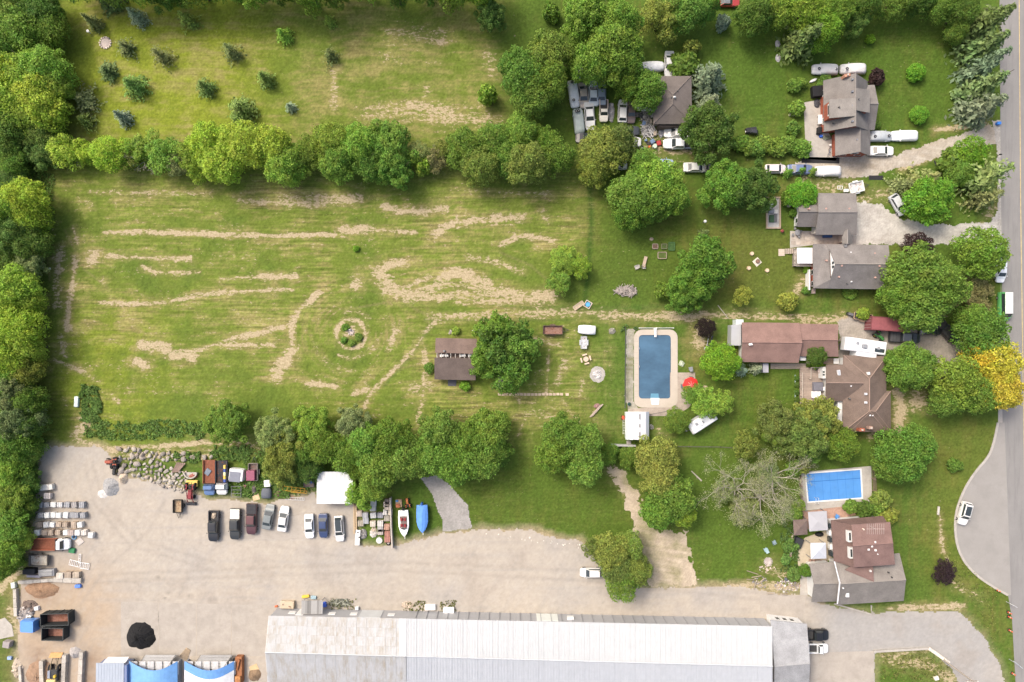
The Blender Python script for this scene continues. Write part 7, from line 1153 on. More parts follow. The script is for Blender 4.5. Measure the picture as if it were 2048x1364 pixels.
tag_box('engine_hood','grey blue car bonnet lying on the rusty flatbed','car part',420,942,1.0,1.2,.15,(.16,.19,.23),-35,z=.9); heap('scrap_heap','tangle of crates and scrap by the blue truck cab','scrap',52,1232,1.5,2.2,.9,(.35,.32,.30),seed=7,parts=26); heap('scrap_heap','dark scrap pile behind the block wall','scrap',60,1212,1.6,1.2,.7,(.17,.13,.11),seed=8,parts=20); tag_box('white_box','white box among the scrap behind the long skip','box',76,1215,.8,.7,.6,(.70,.70,.72),10); tag_box('white_box','white bag between the scrap and the blue cab','box',60,1233,.9,.9,.5,(.68,.70,.68),-20); tag_box('grey_barrel_box','grey lidded box at the left edge','box',20,1285,1.3,1.2,1.1,(.30,.27,.26),-10); tag_box('blue_box','small pale blue box on the bank','box',21,1315,.8,.6,.4,(.30,.40,.60),0); heap('stone_heap','scattered tan stones along the left bank','stones',35,1335,1.0,2.0,.3,(.45,.38,.30),seed=9,parts=18)
sheet('white_ramp', [(-20,1246),(10,1235),(24,1250),(28,1272),(0,1278),(-20,1275)], .05, 'concrete', 'pale concrete pad at the left edge', .05)
# old timber stack, half-round concrete by the boulders
for i in range(5): t = T('timber_plank', f'{ordi(i)} brown plank leaning on the boulders', 'plank', U(352+i*3.2, 934)+Vector((0,0,.4)), R(62-i*3), 'planks on the boulders'); MB().box(-1.1,1.1,-.12,.12,0,.08).obj('plank', M['wood'], t, color=jc((.24,.17,.14), rnd, .8, 1.2))
t = T('culvert_half','half-round pale concrete culvert piece by the boulders','culvert',U(383,944), R(0)); MB().loft([[(1.3*math.cos(a)*k,-1.2*math.sin(a)*k,z) for a in [math.pi*i/12 for i in range(13)]] for k, z in ((1,0),(1,.6),(.82,.6),(.82,.2),(.05,.2))], cap=False, closed=False).obj('ring', M['concrete'], t)
heap('scrap_heap','red engine block above the yellow plate','scrap',386,952,.9,.5,.7,(.34,.13,.10),seed=12,parts=8)
# ---------------------------------------------------------------- warehouse front clutter
tag_box('work_bench','pale timber bench with jars at the warehouse corner','bench',577,1207,2.5,1.4,.8,(.46,.38,.28),-2,'wood',extra=lambda t:[MB().cyl(x,y,.8,1.0,.1).obj('jar', M['plastic'], t, color=(.3,.2,.15)) for x, y in ((-.8,.1),(.4,-.2),(.6,-.3))]); tag_box('yellow_machine','yellow and red hand tools on the gravel','tool',612,1192,1.4,.5,.4,(.60,.42,.06),8,'plastic'); tag_box('yellow_machine','pale blue machine beside the yellow tools','machine',628,1194,1.0,.6,.4,(.30,.42,.48),-4,'plastic'); tag_box('blue_bag','bright blue bag beside the corrugated canopy','bag',650,1208,.7,.9,.5,(.06,.13,.55),20,'cover'); heap('scrap_heap','tangle of wire fence and weeds beside the canopy','scrap',680,1206,2.6,1.2,.6,(.26,.27,.22),seed=14,parts=34,kind='stick'); tag_box('white_box','white bin beside the wire tangle','bin',715,1215,.6,.6,.6,(.72,.72,.70),0); heap('stone_heap','tan flagstone heap in the weedy patch','stones',815,1210,1.2,.8,.4,(.46,.38,.30),seed=15,parts=12); t = tag_box('planter_tank','left white utility tank along the warehouse','tank',861,1213,2.0,1.0,.6,(.78,.78,.77),1); t = tag_box('planter_tank','right white utility tank along the warehouse','tank',898,1219,2.0,1.2,.7,(.78,.78,.77),-1)
weeds('weeds','yellowish weeds along the warehouse front', [[(805,1200),(850,1200),(845,1218),(805,1225)],[(655,1195),(715,1200),(712,1222),(655,1220)],[(880,1200),(915,1205),(915,1225),(882,1222)]], 260, .16, (.15,.16,.045), .4, 9)
tag_box('orange_cone_box','orange toolbox at the warehouse corner','box',553,1212,.6,.3,.3,(.50,.14,.06),10); tag_box('black_mat','long black mat beside the concrete patio','mat',1641,320.5,7.2,1.15,.03,(.02,.02,.022),-1); tag_box('black_mat','black mat on the gravel below the covered cars','mat',1752,355.5,2.7,.85,.03,(.022,.022,.025),-1); tag_box('black_mat','small black mat half under the roadside shrubs','mat',1875,324.5,1.2,1.0,.03,(.022,.022,.025),20)
# ---------------------------------------------------------------- gardens
t = T('patio_umbrella','red patio umbrella with pale spokes beside the big pool','umbrella',U(1376,769)); MB().cyl(0,0,0,2.4,.035).obj('pole', M['white'], t); MB().cyl(0,0,0,.12,.3).obj('base', M['dull'], t, color=(.1,.1,.1))
for i in range(8):
    a, b_ = i*math.pi/4, (i+1)*math.pi/4; MB().slab([(0,0,2.5),(1.55*math.cos(a),1.55*math.sin(a),2.0),(1.55*math.cos(b_),1.55*math.sin(b_),2.0)], .02).obj('canopy_panel', M['dull'], t, color=(.50*(1+.08*(i % 2)),.025,.022)); MB().tube((.1*math.cos(a),.1*math.sin(a),2.52),(.75*math.cos(a),.75*math.sin(a),2.26),.02).obj('rib', M['dull'], t, color=(.75,.45,.40))
def chair(px, py, ang, col, label, s=1, cat='chair'):
    t = T('garden_chair', label, cat, U(px, py), R(ang), None, s); MB().rbox(0,0,.38,.6,.6,.07,.02).obj('seat', M['dull'], t, color=col); MB().slab([(-.28,-.3,.42),(-.28,.3,.42),(-.55,.3,1.0),(-.55,-.3,1.0)], .05).obj('backrest', M['dull'], t, color=col)
    for x in (-.25,.25):
        for y in (-.26,.26): MB().box(x-.03,x+.03,y-.03,y+.03,0,.38).obj('leg', M['dull'], t, color=col)
    for y in (-.33,.33): MB().box(-.3,.3,y-.05,y+.05,.6,.64).obj('armrest', M['dull'], t, color=col)
    return t
for a in ((1381,756,80,(.06,.06,.07),'dark chair above the red umbrella'),(1386,768,0,(.05,.05,.055),'dark chair right of the red umbrella'),(1380,737,100,(.22,.23,.26),'folding grey chair on the grass by the pool'),(1364,772,180,(.12,.13,.15),'chair left of the red umbrella'),(1272,535,200,(.36,.34,.31),'left grey lawn chair below the raised beds'),(1287,534,10,(.36,.34,.31),'right grey lawn chair below the raised beds'),(1530,1098,120,(.30,.42,.45),'pale blue lawn chair below the dead trees'),(1547,1083,30,(.25,.33,.37),'grey blue lawn chair nearer the pergola'),(1672,1031,60,(.08,.25,.55),'blue chair on the brick terrace')): chair(*a)
t = T('chaise_longue','timber lounger beside the grey lawn chairs','lounger',U(1289,523), R(75)); MB().rbox(.2,0,.3,1.5,.6,.06,.02).obj('seat', M['wood'], t, color=(.40,.32,.24)); MB().slab([(-.5,-.3,.36),(-.5,.3,.36),(-1.1,.3,.8),(-1.1,-.3,.8)], .05).obj('backrest', M['wood'], t, color=(.40,.32,.24)); [MB().box(x-.03,x+.03,y-.03,y+.03,0,.3).obj('leg', M['wood'], t, color=(.3,.24,.18)) for x in (-.4,.8) for y in (-.25,.25)]
def bed_(px, py, lx, ly, label, soil=(.12,.09,.05), col=(.30,.24,.19), rz=0):
    t = T('raised_bed', label, 'planter', U(px, py), R(rz), 'raised garden beds'); 
    for y in (-1,1): MB().box(-lx/2,lx/2,y*ly/2-.06,y*ly/2+.06,0,.3).obj('side_board', M['wood'], t, color=col)
    for x in (-1,1): MB().box(x*lx/2-.06,x*lx/2+.06,-ly/2+.06,ly/2-.06,0,.3).obj('end_board', M['wood'], t, color=col)
    MB().box(-lx/2+.06,lx/2-.06,-ly/2+.06,ly/2-.06,0,.2).obj('soil', M['earth'], t, color=soil)
bed_(1310,493,1.0,.9,'left small raised bed of soil',(.15,.10,.07)); bed_(1328,493,1.0,.9,'middle small raised bed with greens',(.07,.10,.03),(.16,.16,.10)); bed_(1343,493,1.1,1.5,'grassy raised bed with green sides',(.05,.10,.03),(.06,.13,.05)); bed_(1324,511,1.6,1.2,'larger raised bed below the three small ones',(.08,.11,.03)); bed_(1578,1112,.6,.7,'small planter below the lounge cover',(.2,.12,.08))
heap('stone_heap','two flat stones above the raised beds','stones',1303,478,.4,.35,.2,(.42,.34,.27),seed=21,parts=5)
heap('brush_pile','oval grey brush pile on the lawn','brush',1252,582,2.7,1.25,.9,(.34,.30,.27),'wood',22,110,'stick')
t = heap('fire_pit','ash and log fire pit on the lawn','fire pit',1195,749,1.0,1.0,.3,(.50,.48,.47),'stone',23,22); o = pile(1195,749,1.5,1.5,.06,(.36,.34,.31),'pale ash patch under the log fire pit',24,'ash_patch')
def fire_ring(px, py, r, label, n=14, col=(.62,.52,.46), inner=(.42,.36,.33)):
    t = T('fire_ring', label, 'fire pit', U(px, py)); MB().cyl(0,0,-.02,.06,r*.85,r*.85,18).obj('ash_bed', M['earth'], t, color=inner)
    for i in range(n): a = 2*math.pi*i/n; o_ = link('ring_stone', BOUL[i % 8], None, t, jc(col, rnd, .8, 1.15)); o_.location = (r*math.cos(a), r*math.sin(a), .1); o_.rotation_euler.z = a; q = math.pi*r/n*1.0; o_.scale = (q*.9,q,q*.8)
fire_ring(211,86,1.05,'pale stone ring among the young conifers'); fire_ring(1536,1123,.75,'round stone fire ring above the rubble',16,(.42,.38,.36)); fire_ring(702,664,.5,'small stone cairn inside the planted ring',8,(.45,.40,.36))
t = T('garden_statue','small white figure on the cairn in the planted ring','statue',U(701,660)); MB().cyl(0,0,.1,.5,.16,.12,8).obj('pedestal', M['stone'], t, color=(.5,.5,.5)); MB().dome((0,0,.5),.16,.14,.4).obj('figure', M['white'], t)
t = T('fire_table','square stone base with a dark fire bowl','fire pit',U(1514,524), R(40)); MB().rbox(0,0,0,1.3,1.3,.12,.03).obj('base', M['stone'], t, color=(.62,.55,.46)); MB().cyl(.1,.05,.12,.35,.35,.42,14).obj('bowl', M['dull'], t, color=(.06,.045,.04)); MB().cyl(.1,.05,.3,.37,.34,.34,14).obj('ash', M['earth'], t, color=(.20,.12,.09))
for x, y, l in ((1503,507.5,'upper'),(1497,536.5,'lower left'),(1533.5,541,'lower right')): t = T('stump_seat', f'{l} round stump seat near the fire bowl', 'stump', U(x, y)); MB().cyl(0,0,0,.35,.38,.36,14).obj('stump', M['wood'], t, color=(.50,.38,.26)); MB().cyl(0,0,.35,.37,.3,.3,14).obj('cut_face', M['wood'], t, color=(.58,.45,.32))
t = T('garden_lamp','white globe garden lamp by the dark conifer','lamp',U(1405,446)); MB().cyl(0,0,0,1.6,.05).obj('post', M['dull'], t, color=(.1,.1,.1)); g_ = MB(); g_.dome((0,0,1.8),.3,.3,.3,12,5); g_.dome((0,0,1.8),.3,.3,-.3,12,5); g_.obj('globe', M['white'], t, True)
t = T('sandbox','blue tub of water in a pale timber box','box',U(1175.5,609), R(-30)); [MB().box(-.65,.65,y-.06,y+.06,0,.3).obj('side_board', M['wood'], t, color=(.6,.5,.42)) for y in (-.6,.6)]; [MB().box(x-.06,x+.06,-.54,.54,0,.3).obj('end_board', M['wood'], t, color=(.6,.5,.42)) for x in (-.59,.59)]; MB().cyl(0,0,0,.22,.45,.45,14).obj('tub', M['plastic'], t, color=(.10,.35,.62))
bed_(1157,611,2.1,.75,'long narrow timber box beside the blue tub',(.42,.34,.24),(.50,.40,.29),35)
t = T('picnic_set','round tan picnic table with curved benches on the lawn','table',U(1171,718), R(15)); MB().cyl(0,0,.7,.76,.5,.5,14).obj('table_top', M['wood'], t, color=(.55,.42,.32)); MB().cyl(0,0,0,.7,.08).obj('leg', M['wood'], t, color=(.4,.3,.22)); [MB().cbox(math.cos(a)*.85,math.sin(a)*.85,.4,.9,.3,.06,a+math.pi/2).obj('bench', M['wood'], t, color=(.58,.45,.34)) for a in (0,1.57,3.14,4.71)]
for i in range(4): t = T('roof_plank', f'{ordi(i)} grey plank stacked by the walnut lawn fire wood', 'plank', U(1190+i*1.6, 822-i*.8)+Vector((0,0,.2+.05*i)), R(48), 'planks stacked on the lawn'); MB().box(-1.5,1.5,-.1,.1,0,.07).obj('plank', M['wood'], t, color=jc((.40,.33,.28), rnd, .8, 1.2))
heap('scrap_heap','red and grey garden machine beside the stacked planks','machine',1194,812,.6,.5,.6,(.30,.18,.17),seed=25,parts=10)
heap('scrap_heap','grey slabs and boards behind the broken shed','boards',906,664,1.2,.6,.4,(.42,.38,.34),'wood',26,12,'stick'); t = T('canoe','white upturned canoe behind the broken shed','canoe',U(955,662), R(-3)); MB().loft([[(x,-w_,.05),(x,-w_*.7,.3*k),(x,0,.42*k),(x,w_*.7,.3*k),(x,w_,.05)] for x, w_, k in ((-1.05,.05,.7),(-.6,.3,1),(.6,.3,1),(1.05,.05,.7))]).obj('hull', M['white'], t); MB().box(-.9,.9,-.02,.02,.4,.44).obj('keel', M['dull'], t, color=(.4,.4,.42))
sheet('garden_plot', [(996,752),(1009,752),(1008,776),(997,776)], .02, mat('bare_plot', (.30,.245,.20), .95, .2, 2), 'small bare rectangular garden plot'); heap('scrap_heap','black and white garden ornaments by the pebble strip','ornament',1224,662,.7,.6,.5,(.25,.24,.20),seed=27,parts=12)
t = T('white_bench','thin white board on the grass at the wood edge','board',U(88,536), R(-6)); MB().box(-1.3,1.3,-.16,.16,0,.35).obj('board', M['white'], t); MB().box(-1.2,1.2,-.05,.05,.35,.4).obj('rib', M['wood'], t, color=(.5,.4,.35))
tag_box('pale_crate','pale green narrow box on the bank','box',155,803,.75,2.0,.5,(.58,.66,.62),-3); t = T('bird_bath','small white post near the thin conifer','post',U(181,66)); MB().cyl(0,0,0,.8,.1,.08).obj('pedestal', M['white'], t); MB().cyl(0,0,.8,.9,.2,.28,12).obj('bowl', M['white'], t)
# pool fence, walls
def rail_fence(P_, label, h=1.1, col=(.5,.5,.5), step=2.0, rails=2, name='rail_fence', m='dull', pr=.05):
    t = T(name, label, 'fence', U(*P_[0])); o_ = t.location
    for a, b_ in zip(P_[:-1], P_[1:]):
        A_, B_ = U(*a)-o_, U(*b_)-o_; n = max(1, round((B_-A_).length/step))
        for i in range(n+1): q = A_.lerp(B_, i/n); MB().cyl(q.x,q.y,0,h,pr,pr,6).obj('post', M[m], t, color=col)
        for k in range(rails): z = h*(.35+.6*k/max(1,rails-1)); MB().tube(A_+Vector((0,0,z)), B_+Vector((0,0,z)), pr*.6, pr*.6, 4).obj('rail', M[m], t, color=col)
rail_fence([(1250,655),(1249,760),(1249,815)],'dark wire fence left of the big pool',1.2,(.07,.08,.07),2.4,3); rail_fence([(1278,656),(1346,656)],'white roller rail across the head of the big pool',.6,(.72,.72,.72),3.2,1,'pool_roller',pr=.09); rail_fence([(1257,824),(1300,828),(1352,818)],'dark rail fence between the big pool and the metal shed',1.0,(.15,.14,.13),1.8,2); rail_fence([(1597,950),(1599,990),(1603,1030)],'brown plank fence left of the covered pool',1.5,(.22,.16,.12),2,3,m='wood',pr=.1); rail_fence([(1742,932),(1745,1005)],'brown fence right of the covered pool',1.6,(.20,.14,.11),2,3,m='wood',pr=.1); rail_fence([(1356,892),(1440,893),(1470,895)],'dark low fence below the travel trailer',1.0,(.12,.11,.10),2,2)
strip('timber_wall', [(1219,889),(1270,890.5)], .35, 0, .9, 'wood', 'grey timber screen below the metal shed', None, 'wall', (.38,.38,.37)); strip('retaining_wall', [(1746,1302),(1852,1296),(1862,1297)], .4, 0, .35, 'concrete', 'low concrete edge of the grassy island', None, 'wall')
for i, (x, y) in enumerate(((1861,1299),(1871,1306),(1881,1313),(1892,1321))): t = T('kerb_block', f'{ordi(i)} pale concrete block along the grassy island edge', 'block', U(x,y), R(-36), 'concrete blocks of the island'); MB().rbox(0,0,0,1.15,.6,.4,.05).obj('block', M['stone'], t, color=(.60,.55,.48))
tag_box('flat_boulder','white boulder on the grassy island','boulder',1871,1355,.8,.7,.5,(.66,.62,.55),20,'stone'); t = tag_box('lawn_slab','narrow concrete slab standing in the ditch grass','slab',1876,1021,.35,1.6,.3,(.50,.47,.42),-5,'stone')
# raised decks
def deck(label, x0, x1, y0, y1, z, n, col, rails=(), name='timber_deck'):
    t = T(name, label, 'deck', U((x0+x1)/2,(y0+y1)/2)); o_ = t.location
    for i in range(n): a, b_ = lerp(y0,y1,i/n), lerp(y0,y1,(i+1)/n); MB().prism([U(x0,a,z),U(x1,a,z),U(x1,b_-.25,z),U(x0,b_-.25,z)], z-.06, z).obj('plank', M['wood'], t, color=jc(col, rnd, .85, 1.12), off=o_)
    MB().prism([U(x0+1,y0+1,z),U(x1-1,y0+1,z),U(x1-1,y1-1,z),U(x0+1,y1-1,z)], 0, z-.07).obj('frame', M['wood'], t, color=tuple(c*.6 for c in col), off=o_)
    for P_ in rails:
        A_, B_ = U(*P_[0],z)-o_, U(*P_[1],z)-o_; k = max(1, round((B_-A_).length/1.4)); MB().tube(A_+Vector((0,0,.9)),B_+Vector((0,0,.9)),.06,.06,4).obj('handrail', M['wood'], t, color=(.45,.40,.34))
        for i in range(k+1): q = A_.lerp(B_,i/k); MB().box(q.x-.05,q.x+.05,q.y-.05,q.y+.05,z-.06,z+.9).obj('baluster', M['wood'], t, color=(.40,.35,.30))
    return t
deck('weathered timber deck beside the hipped brown house',1600,1652,735,808,.5,20,(.30,.24,.20),[((1601,745),(1601,807)),((1601,808),(1651,808)),((1618,735),(1650,735)),((1618,735),(1618,757))]); deck('raised grey deck under the white canopy gazebo',1588,1626,500,533,1.0,10,(.40,.35,.31),[((1588,508),(1588,533)),((1588,533),(1625,533))])
for i in range(6): x = 1570+i*3.6; t = bpy.data.objects['timber_deck.001']; MB().prism([U(x,497.5),U(x+3.3,497.5),U(x+3.3,508),U(x,508)], .1+i*.14, .18+i*.14).obj('step', M['wood'], t, color=(.36,.30,.25), off=t.location)
t = deck('small pale landing at the foot of the deck stairs',1557,1569.5,498,512,.12,5,(.50,.42,.34)); deck('pale boardwalk below the long brown garage',1541,1612,727,738,.12,14,(.44,.37,.30)); deck('narrow boardwalk between the garage and the hipped house',1612,1688,716,728,.12,14,(.38,.29,.23))
t = T('deck_table','round deck table with dark chairs','table',U(1636,741)+Vector((0,0,.5))); MB().cyl(0,0,.68,.74,.6,.6,16).obj('table_top', M['dull'], t, color=(.50,.42,.38)); MB().cyl(0,0,0,.7,.07).obj('leg', M['dull'], t, color=(.1,.1,.1)); [MB().rbox(x,y,.4,.4,.4,.1,.04).obj('stool', M['dull'], t, color=(.04,.04,.04)) for x, y in ((.55,-.45),(-.6,.3))]
tag_box('hot_tub_cover','slate grey folding hot tub cover on the deck','hot tub',1631,772.5,1.75,1.65,.9,(.15,.15,.18),0,z=.5); tag_box('hot_tub_cover','white bench lid below the grey tub cover','hot tub',1628,788.5,1.55,1.25,.8,(.78,.79,.80),2,z=.5); tag_box('white_box','white side box right of the grey tub cover','box',1646,776.5,1.1,.75,.9,(.72,.73,.76),0,z=.5); tag_box('barbecue','black lidded barbecue at the deck corner','barbecue',1641,803.5,1.7,.75,1.0,(.025,.025,.028),-2,z=.5,extra=lambda t:MB().rbox(0,-.1,1.0,1.2,.5,.25,.1).obj('hood', M['dull'], t, color=(.03,.03,.03))); tag_box('door_mat','dark mat at the head of the deck','mat',1604.5,739.5,1.0,.55,.03,(.08,.075,.075),0,z=.02)
t = T('white_awning','pair of white table tops beside the hipped roof','table',U(1672,722)); MB().rbox(-.3,0,.7,1.0,1.0,.06,.02).obj('table_top', M['white'], t); MB().cyl(-.3,0,0,.7,.06).obj('leg', M['dull'], t, color=(.2,.2,.2)); tag_box('white_box','white cupboard against the hipped roof eave','cupboard',1683.5,723.5,.65,1.1,1.6,(.74,.75,.75),0)
t = T('glass_rail','pale glass garden frame at the deck edge','frame',U(1590,775)); [MB().box(-.1,.1,y0,y1,.1,.14).obj('pane', M['plastic'], t, color=(.30,.38,.38)) or MB().tube((-.15,y0,.5),(-.15,y1,.5),.05).obj('rail', M['white'], t) for y0, y1 in ((.6,2.4),(-2.8,-.6))]
for i, y in enumerate((757,770,785,800)): tree(1594,y,6,.7,'b','DG',f'{ordi(i)} small dark plant from the top along the deck edge','plants along the deck edge')
# patio things of the brick house
tag_box('black_barbecue','large black covered barbecue against the brick wall','barbecue',1631,186,2.0,2.0,1.2,(.014,.014,.016),5,'cover'); heap('scrap_heap','dark folded chairs below the covered barbecue','chairs',1633.5,207,.6,.9,.7,(.07,.07,.08),seed=30,parts=12); t = T('patio_table','white square table against the brick wall','table',U(1639.5,241)); MB().rbox(0,0,.72,1.3,1.75,.06,.02).obj('table_top', M['white'], t); [MB().box(x-.04,x+.04,y-.04,y+.04,0,.72).obj('leg', M['white'], t) for x in (-.55,.55) for y in (-.75,.75)]
tag_box('garden_bin','black bin below the white table','bin',1636,263,.7,1.3,.9,(.015,.015,.017),-5); tag_box('blue_crate','blue crate beside the garden bins','crate',1641,273,.6,.5,.4,(.03,.10,.42),5,'plastic'); heap('scrap_heap','potted plants and tools at the garage corner','plants',1653,276,.9,.45,.6,(.20,.22,.17),seed=31,parts=14); t = T('bicycle','bicycle and white helmet leaning on the brick garage','bicycle',U(1656,306), R(80)); [MB().torus((x,0,.33),.3,.03,16,5,'y').obj('wheel', M['tyre'], t) for x in (-.5,.5)]; MB().tube((-.5,0,.33),(-.1,0,.85),.03).tube((-.1,0,.85),(.4,0,.85),.03).tube((.5,0,.33),(.4,0,.95),.03).tube((-.1,0,.85),(0,0,.35),.03).tube((0,0,.35),(.4,0,.85),.03).obj('frame', M['dull'], t, color=(.10,.18,.35)); MB().rbox(-.12,0,.88,.25,.14,.06,.02).obj('saddle', M['dull'], t, color=(.03,.03,.03)); MB().tube((.4,-.28,1.0),(.4,.28,1.0),.025).obj('handlebar', M['dull'], t, color=(.2,.2,.2)); t = T('helmet','white helmet beside the bicycle','helmet',U(1658,292)); MB().dome((0,0,.6),.22,.22,.2).obj('shell', M['white'], t); MB().cyl(0,0,0,.6,.05).obj('post', M['dull'], t, color=(.2,.2,.2))
t = T('canoe','white sail-like boat by the garden shrubs','boat',U(1625,162), R(25)); MB().loft([[(x,-w_,.1),(x,-w_*.7,.35),(x,w_*.7,.35),(x,w_,.1)] for x, w_ in ((-.75,.05),(-.3,.25),(.4,.28),(.75,.05))]).obj('hull', M['white'], t); tag_box('garden_bench','pale bench at the lawn edge','bench',1583,230,1.1,.4,.45,(.55,.50,.40),0,'wood',extra=lambda t:MB().box(-.5,.5,.15,.2,.45,.8).obj('backrest', M['wood'], t, color=(.5,.45,.36)))
for x, y, l in ((1555,88,'white arched chair frame left of the drooping spruce'),(1556,116,'grey garden ornaments left of the drooping spruce')): heap('scrap_heap', l, 'ornament', x, y, .5, .8, .4, (.50,.48,.48), seed=int(x), parts=8)
heap('scrap_heap','heaps of scrap boards and tools against the hipped house','scrap',1292,232,1.3,3.0,.9,(.32,.30,.27),seed=33,parts=60,kind='stick'); heap('scrap_heap','white and grey frames dumped below the hipped house','scrap',1296,262,1.8,1.6,.7,(.48,.47,.46),seed=34,parts=50,kind='stick'); heap('scrap_heap','grey tarpaulin heap in the old car yard','scrap',1222,225,.7,1.9,.6,(.38,.37,.37),'cover',35,14); heap('scrap_heap','grey tarpaulin bundle right of the dumped frames','scrap',1322,266,.55,.95,.7,(.36,.36,.39),'cover',36,6); heap('scrap_heap','dark machine bits by the red mower','scrap',1302,287,.9,.5,.5,(.07,.065,.06),seed=37); tag_box('red_mower','red ride-on mower on the yard edge','mower',1317,287,.8,.9,.5,(.38,.05,.05),10,extra=lambda t:[MB().torus((x,y,.15),.15,.06).obj('wheel', M['tyre'], t) for x in (-.4,.4) for y in (-.4,.4)]); tag_box('orange_tub','orange tub beside the pale drum','tub',1299,294,.5,.4,.4,(.55,.16,.05),0,'plastic'); t = T('pale_drum','pale green drum beside the orange tub','drum',U(1308,294)); MB().cyl(0,0,0,.8,.4,.42,14).obj('drum', M['plastic'], t, color=(.50,.58,.50)); MB().torus((0,0,.8),.41,.03).obj('rim', M['plastic'], t, color=(.4,.48,.4)); t = T('loose_tyre','black tyre below the dumped frames','tyre',U(1284,296)); MB().torus((0,0,.12),.28,.12).obj('tread', M['tyre'], t, True); MB().cyl(0,0,0,.1,.16).obj('hub', M['rim'], t)
for i in range(14):
    x, y = rnd.uniform(1272,1312), rnd.uniform(222,296); tag_box('junk_crate', f'{ordi(i)} small oddment in the clutter below the hipped house', 'box', x, y, rnd.uniform(.3,.9), rnd.uniform(.3,.8), rnd.uniform(.2,.7), rnd.choice([(.5,.5,.48),(.25,.23,.2),(.06,.06,.06),(.40,.34,.27),(.15,.22,.35)]), rnd.uniform(0,90), group='oddments below the hipped house')
# plot beside the grey roofed house
t = T('garden_box','long timber framed bed of stored garden goods','planter',U(1546,426)); [MB().box(x-.12,x+.12,-3.0,3.0,0,.35).obj('side_board', M['wood'], t, color=(.42,.32,.24)) for x in (-1.25,1.25)]; [MB().box(-1.12,1.12,y-.12,y+.12,0,.35).obj('end_board', M['wood'], t, color=(.42,.32,.24)) for y in (-2.9,2.9)]; MB().box(-1.13,1.13,-2.78,2.78,0,.12).obj('gravel_bed', M['stone'], t, color=(.42,.41,.39))
for x, y, w_, l_, h_, c_, lb in ((1540,407,.7,.8,.5,(.45,.47,.48),'grey drum lid in the garden box'),(1546,403,.6,.7,.6,(.03,.03,.035),'black pots in the garden box'),(1541,423,1.0,.8,.5,(.22,.23,.25),'slate crate in the garden box'),(1550,424,.8,.75,.3,(.62,.60,.56),'white tray in the garden box'),(1542,438,.9,1.4,.4,(.05,.10,.05),'green trough in the garden box'),(1549,437,.6,1.5,.4,(.15,.15,.15),'dark plank stack in the garden box')): tag_box('garden_crate', lb, 'crate', x, y, w_, l_, h_, c_, 0, z=.12)
t = T('patio_table','grey metal table and chairs on the paver patio','table',U(1592,466)); MB().cyl(0,0,.7,.74,.55,.55,14).obj('table_top', M['dull'], t, color=(.22,.22,.23)); MB().cyl(0,0,0,.7,.06).obj('leg', M['dull'], t, color=(.15,.15,.15)); [MB().rbox(.85*math.cos(a),.85*math.sin(a),.4,.42,.42,.08,.03).obj('stool', M['dull'], t, color=(.2,.2,.2)) for a in (.3,2.0,3.6,5.2)]
tag_box('storage_chest','blue bins under the grey eave','bin',1653,473.5,1.6,.5,.8,(.04,.10,.25),0,'plastic'); tag_box('cooler_box','white chest against the grey house','chest',1627,462,.7,1.2,.8,(.6,.58,.55),0); heap('stone_heap','flat pink stone steps by the white gable','stones',1578,407,.6,.8,.25,(.45,.37,.33),seed=40,parts=8); t = T('kettle_grill','red and black kettle grill on the lawn','grill',U(1562,463)); MB().dome((0,0,.6),.35,.3,.3).obj('lid', M['dull'], t, color=(.25,.06,.05)); MB().cyl(0,0,0,.6,.05).obj('leg', M['dull'], t, color=(.05,.05,.05)); MB().cyl(0,0,.4,.6,.25,.36,12).obj('bowl', M['dull'], t, color=(.03,.03,.03)); t = T('propane_cart','white pots and grey cart behind the grey house','cart',U(1690,382)); MB().rbox(0,0,.2,.9,.6,.4,.06).obj('tray', M['white'], t); [MB().torus((x,-.35,.2),.15,.05,10,5,'y').obj('wheel', M['tyre'], t) for x in (-.3,.3)]
frame('white folding rack behind the grey house',1676,377,0,.9,.6,3,(.70,.70,.70),'clothes_rack',.8,'rack')
# covers and patio of the maroon house
t = T('lounge_cover','dark covered daybed tilted on the sandy patio','daybed',U(1594,1083), R(-22)); MB().rbox(0,0,0,1.7,1.8,.8,.1).obj('cover', M['cover'], t, color=(.035,.037,.042)); MB().slab([(-.85,.9,.8),(-.85,-.9,.8),(-1.15,-.9,1.4),(-1.15,.9,1.4)], .06).obj('hood', M['cover'], t, color=(.02,.02,.022)); t = T('oval_cover','black oval covered tub below the pergola','tub',U(1638,1068)); MB().dome((0,0,0),.85,.45,.8,14,4).obj('cover', M['cover'], t, True, (.014,.014,.016)); MB().torus((0,0,.05),.4,.05).obj('skirt', M['cover'], t, color=(.02,.02,.02)); heap('stone_heap','low planting stones below the pale gazebo','stones',1635,1122,1.9,.3,.3,(.30,.19,.15),seed=41,parts=14); tag_box('white_box','small grey lamp box on the rubble grass','box',1571,1158,.5,.6,.4,(.10,.11,.13),20)
tag_box('pool_steps','white slide steps at the corner of the covered pool','steps',1741,1001,1.0,.5,.4,(.72,.70,.70),-20); t = T('garden_gate','white lattice at the maroon roof corner','gate',U(1722,1036), R(5)); [MB().box(-.9,.9,-.03,.03,z,z+.07).obj('rail', M['white'], t) for z in (.3,.9)]; [MB().box(x-.04,x+.04,-.035,.035,.1,1.1).obj('slat', M['white'], t) for x in (-.8,-.4,0,.4,.8)]
tag_box('red_bench','dark red cabinet at the terrace corner','cabinet',1658,1042,.5,.9,1.0,(.16,.02,.03),5)
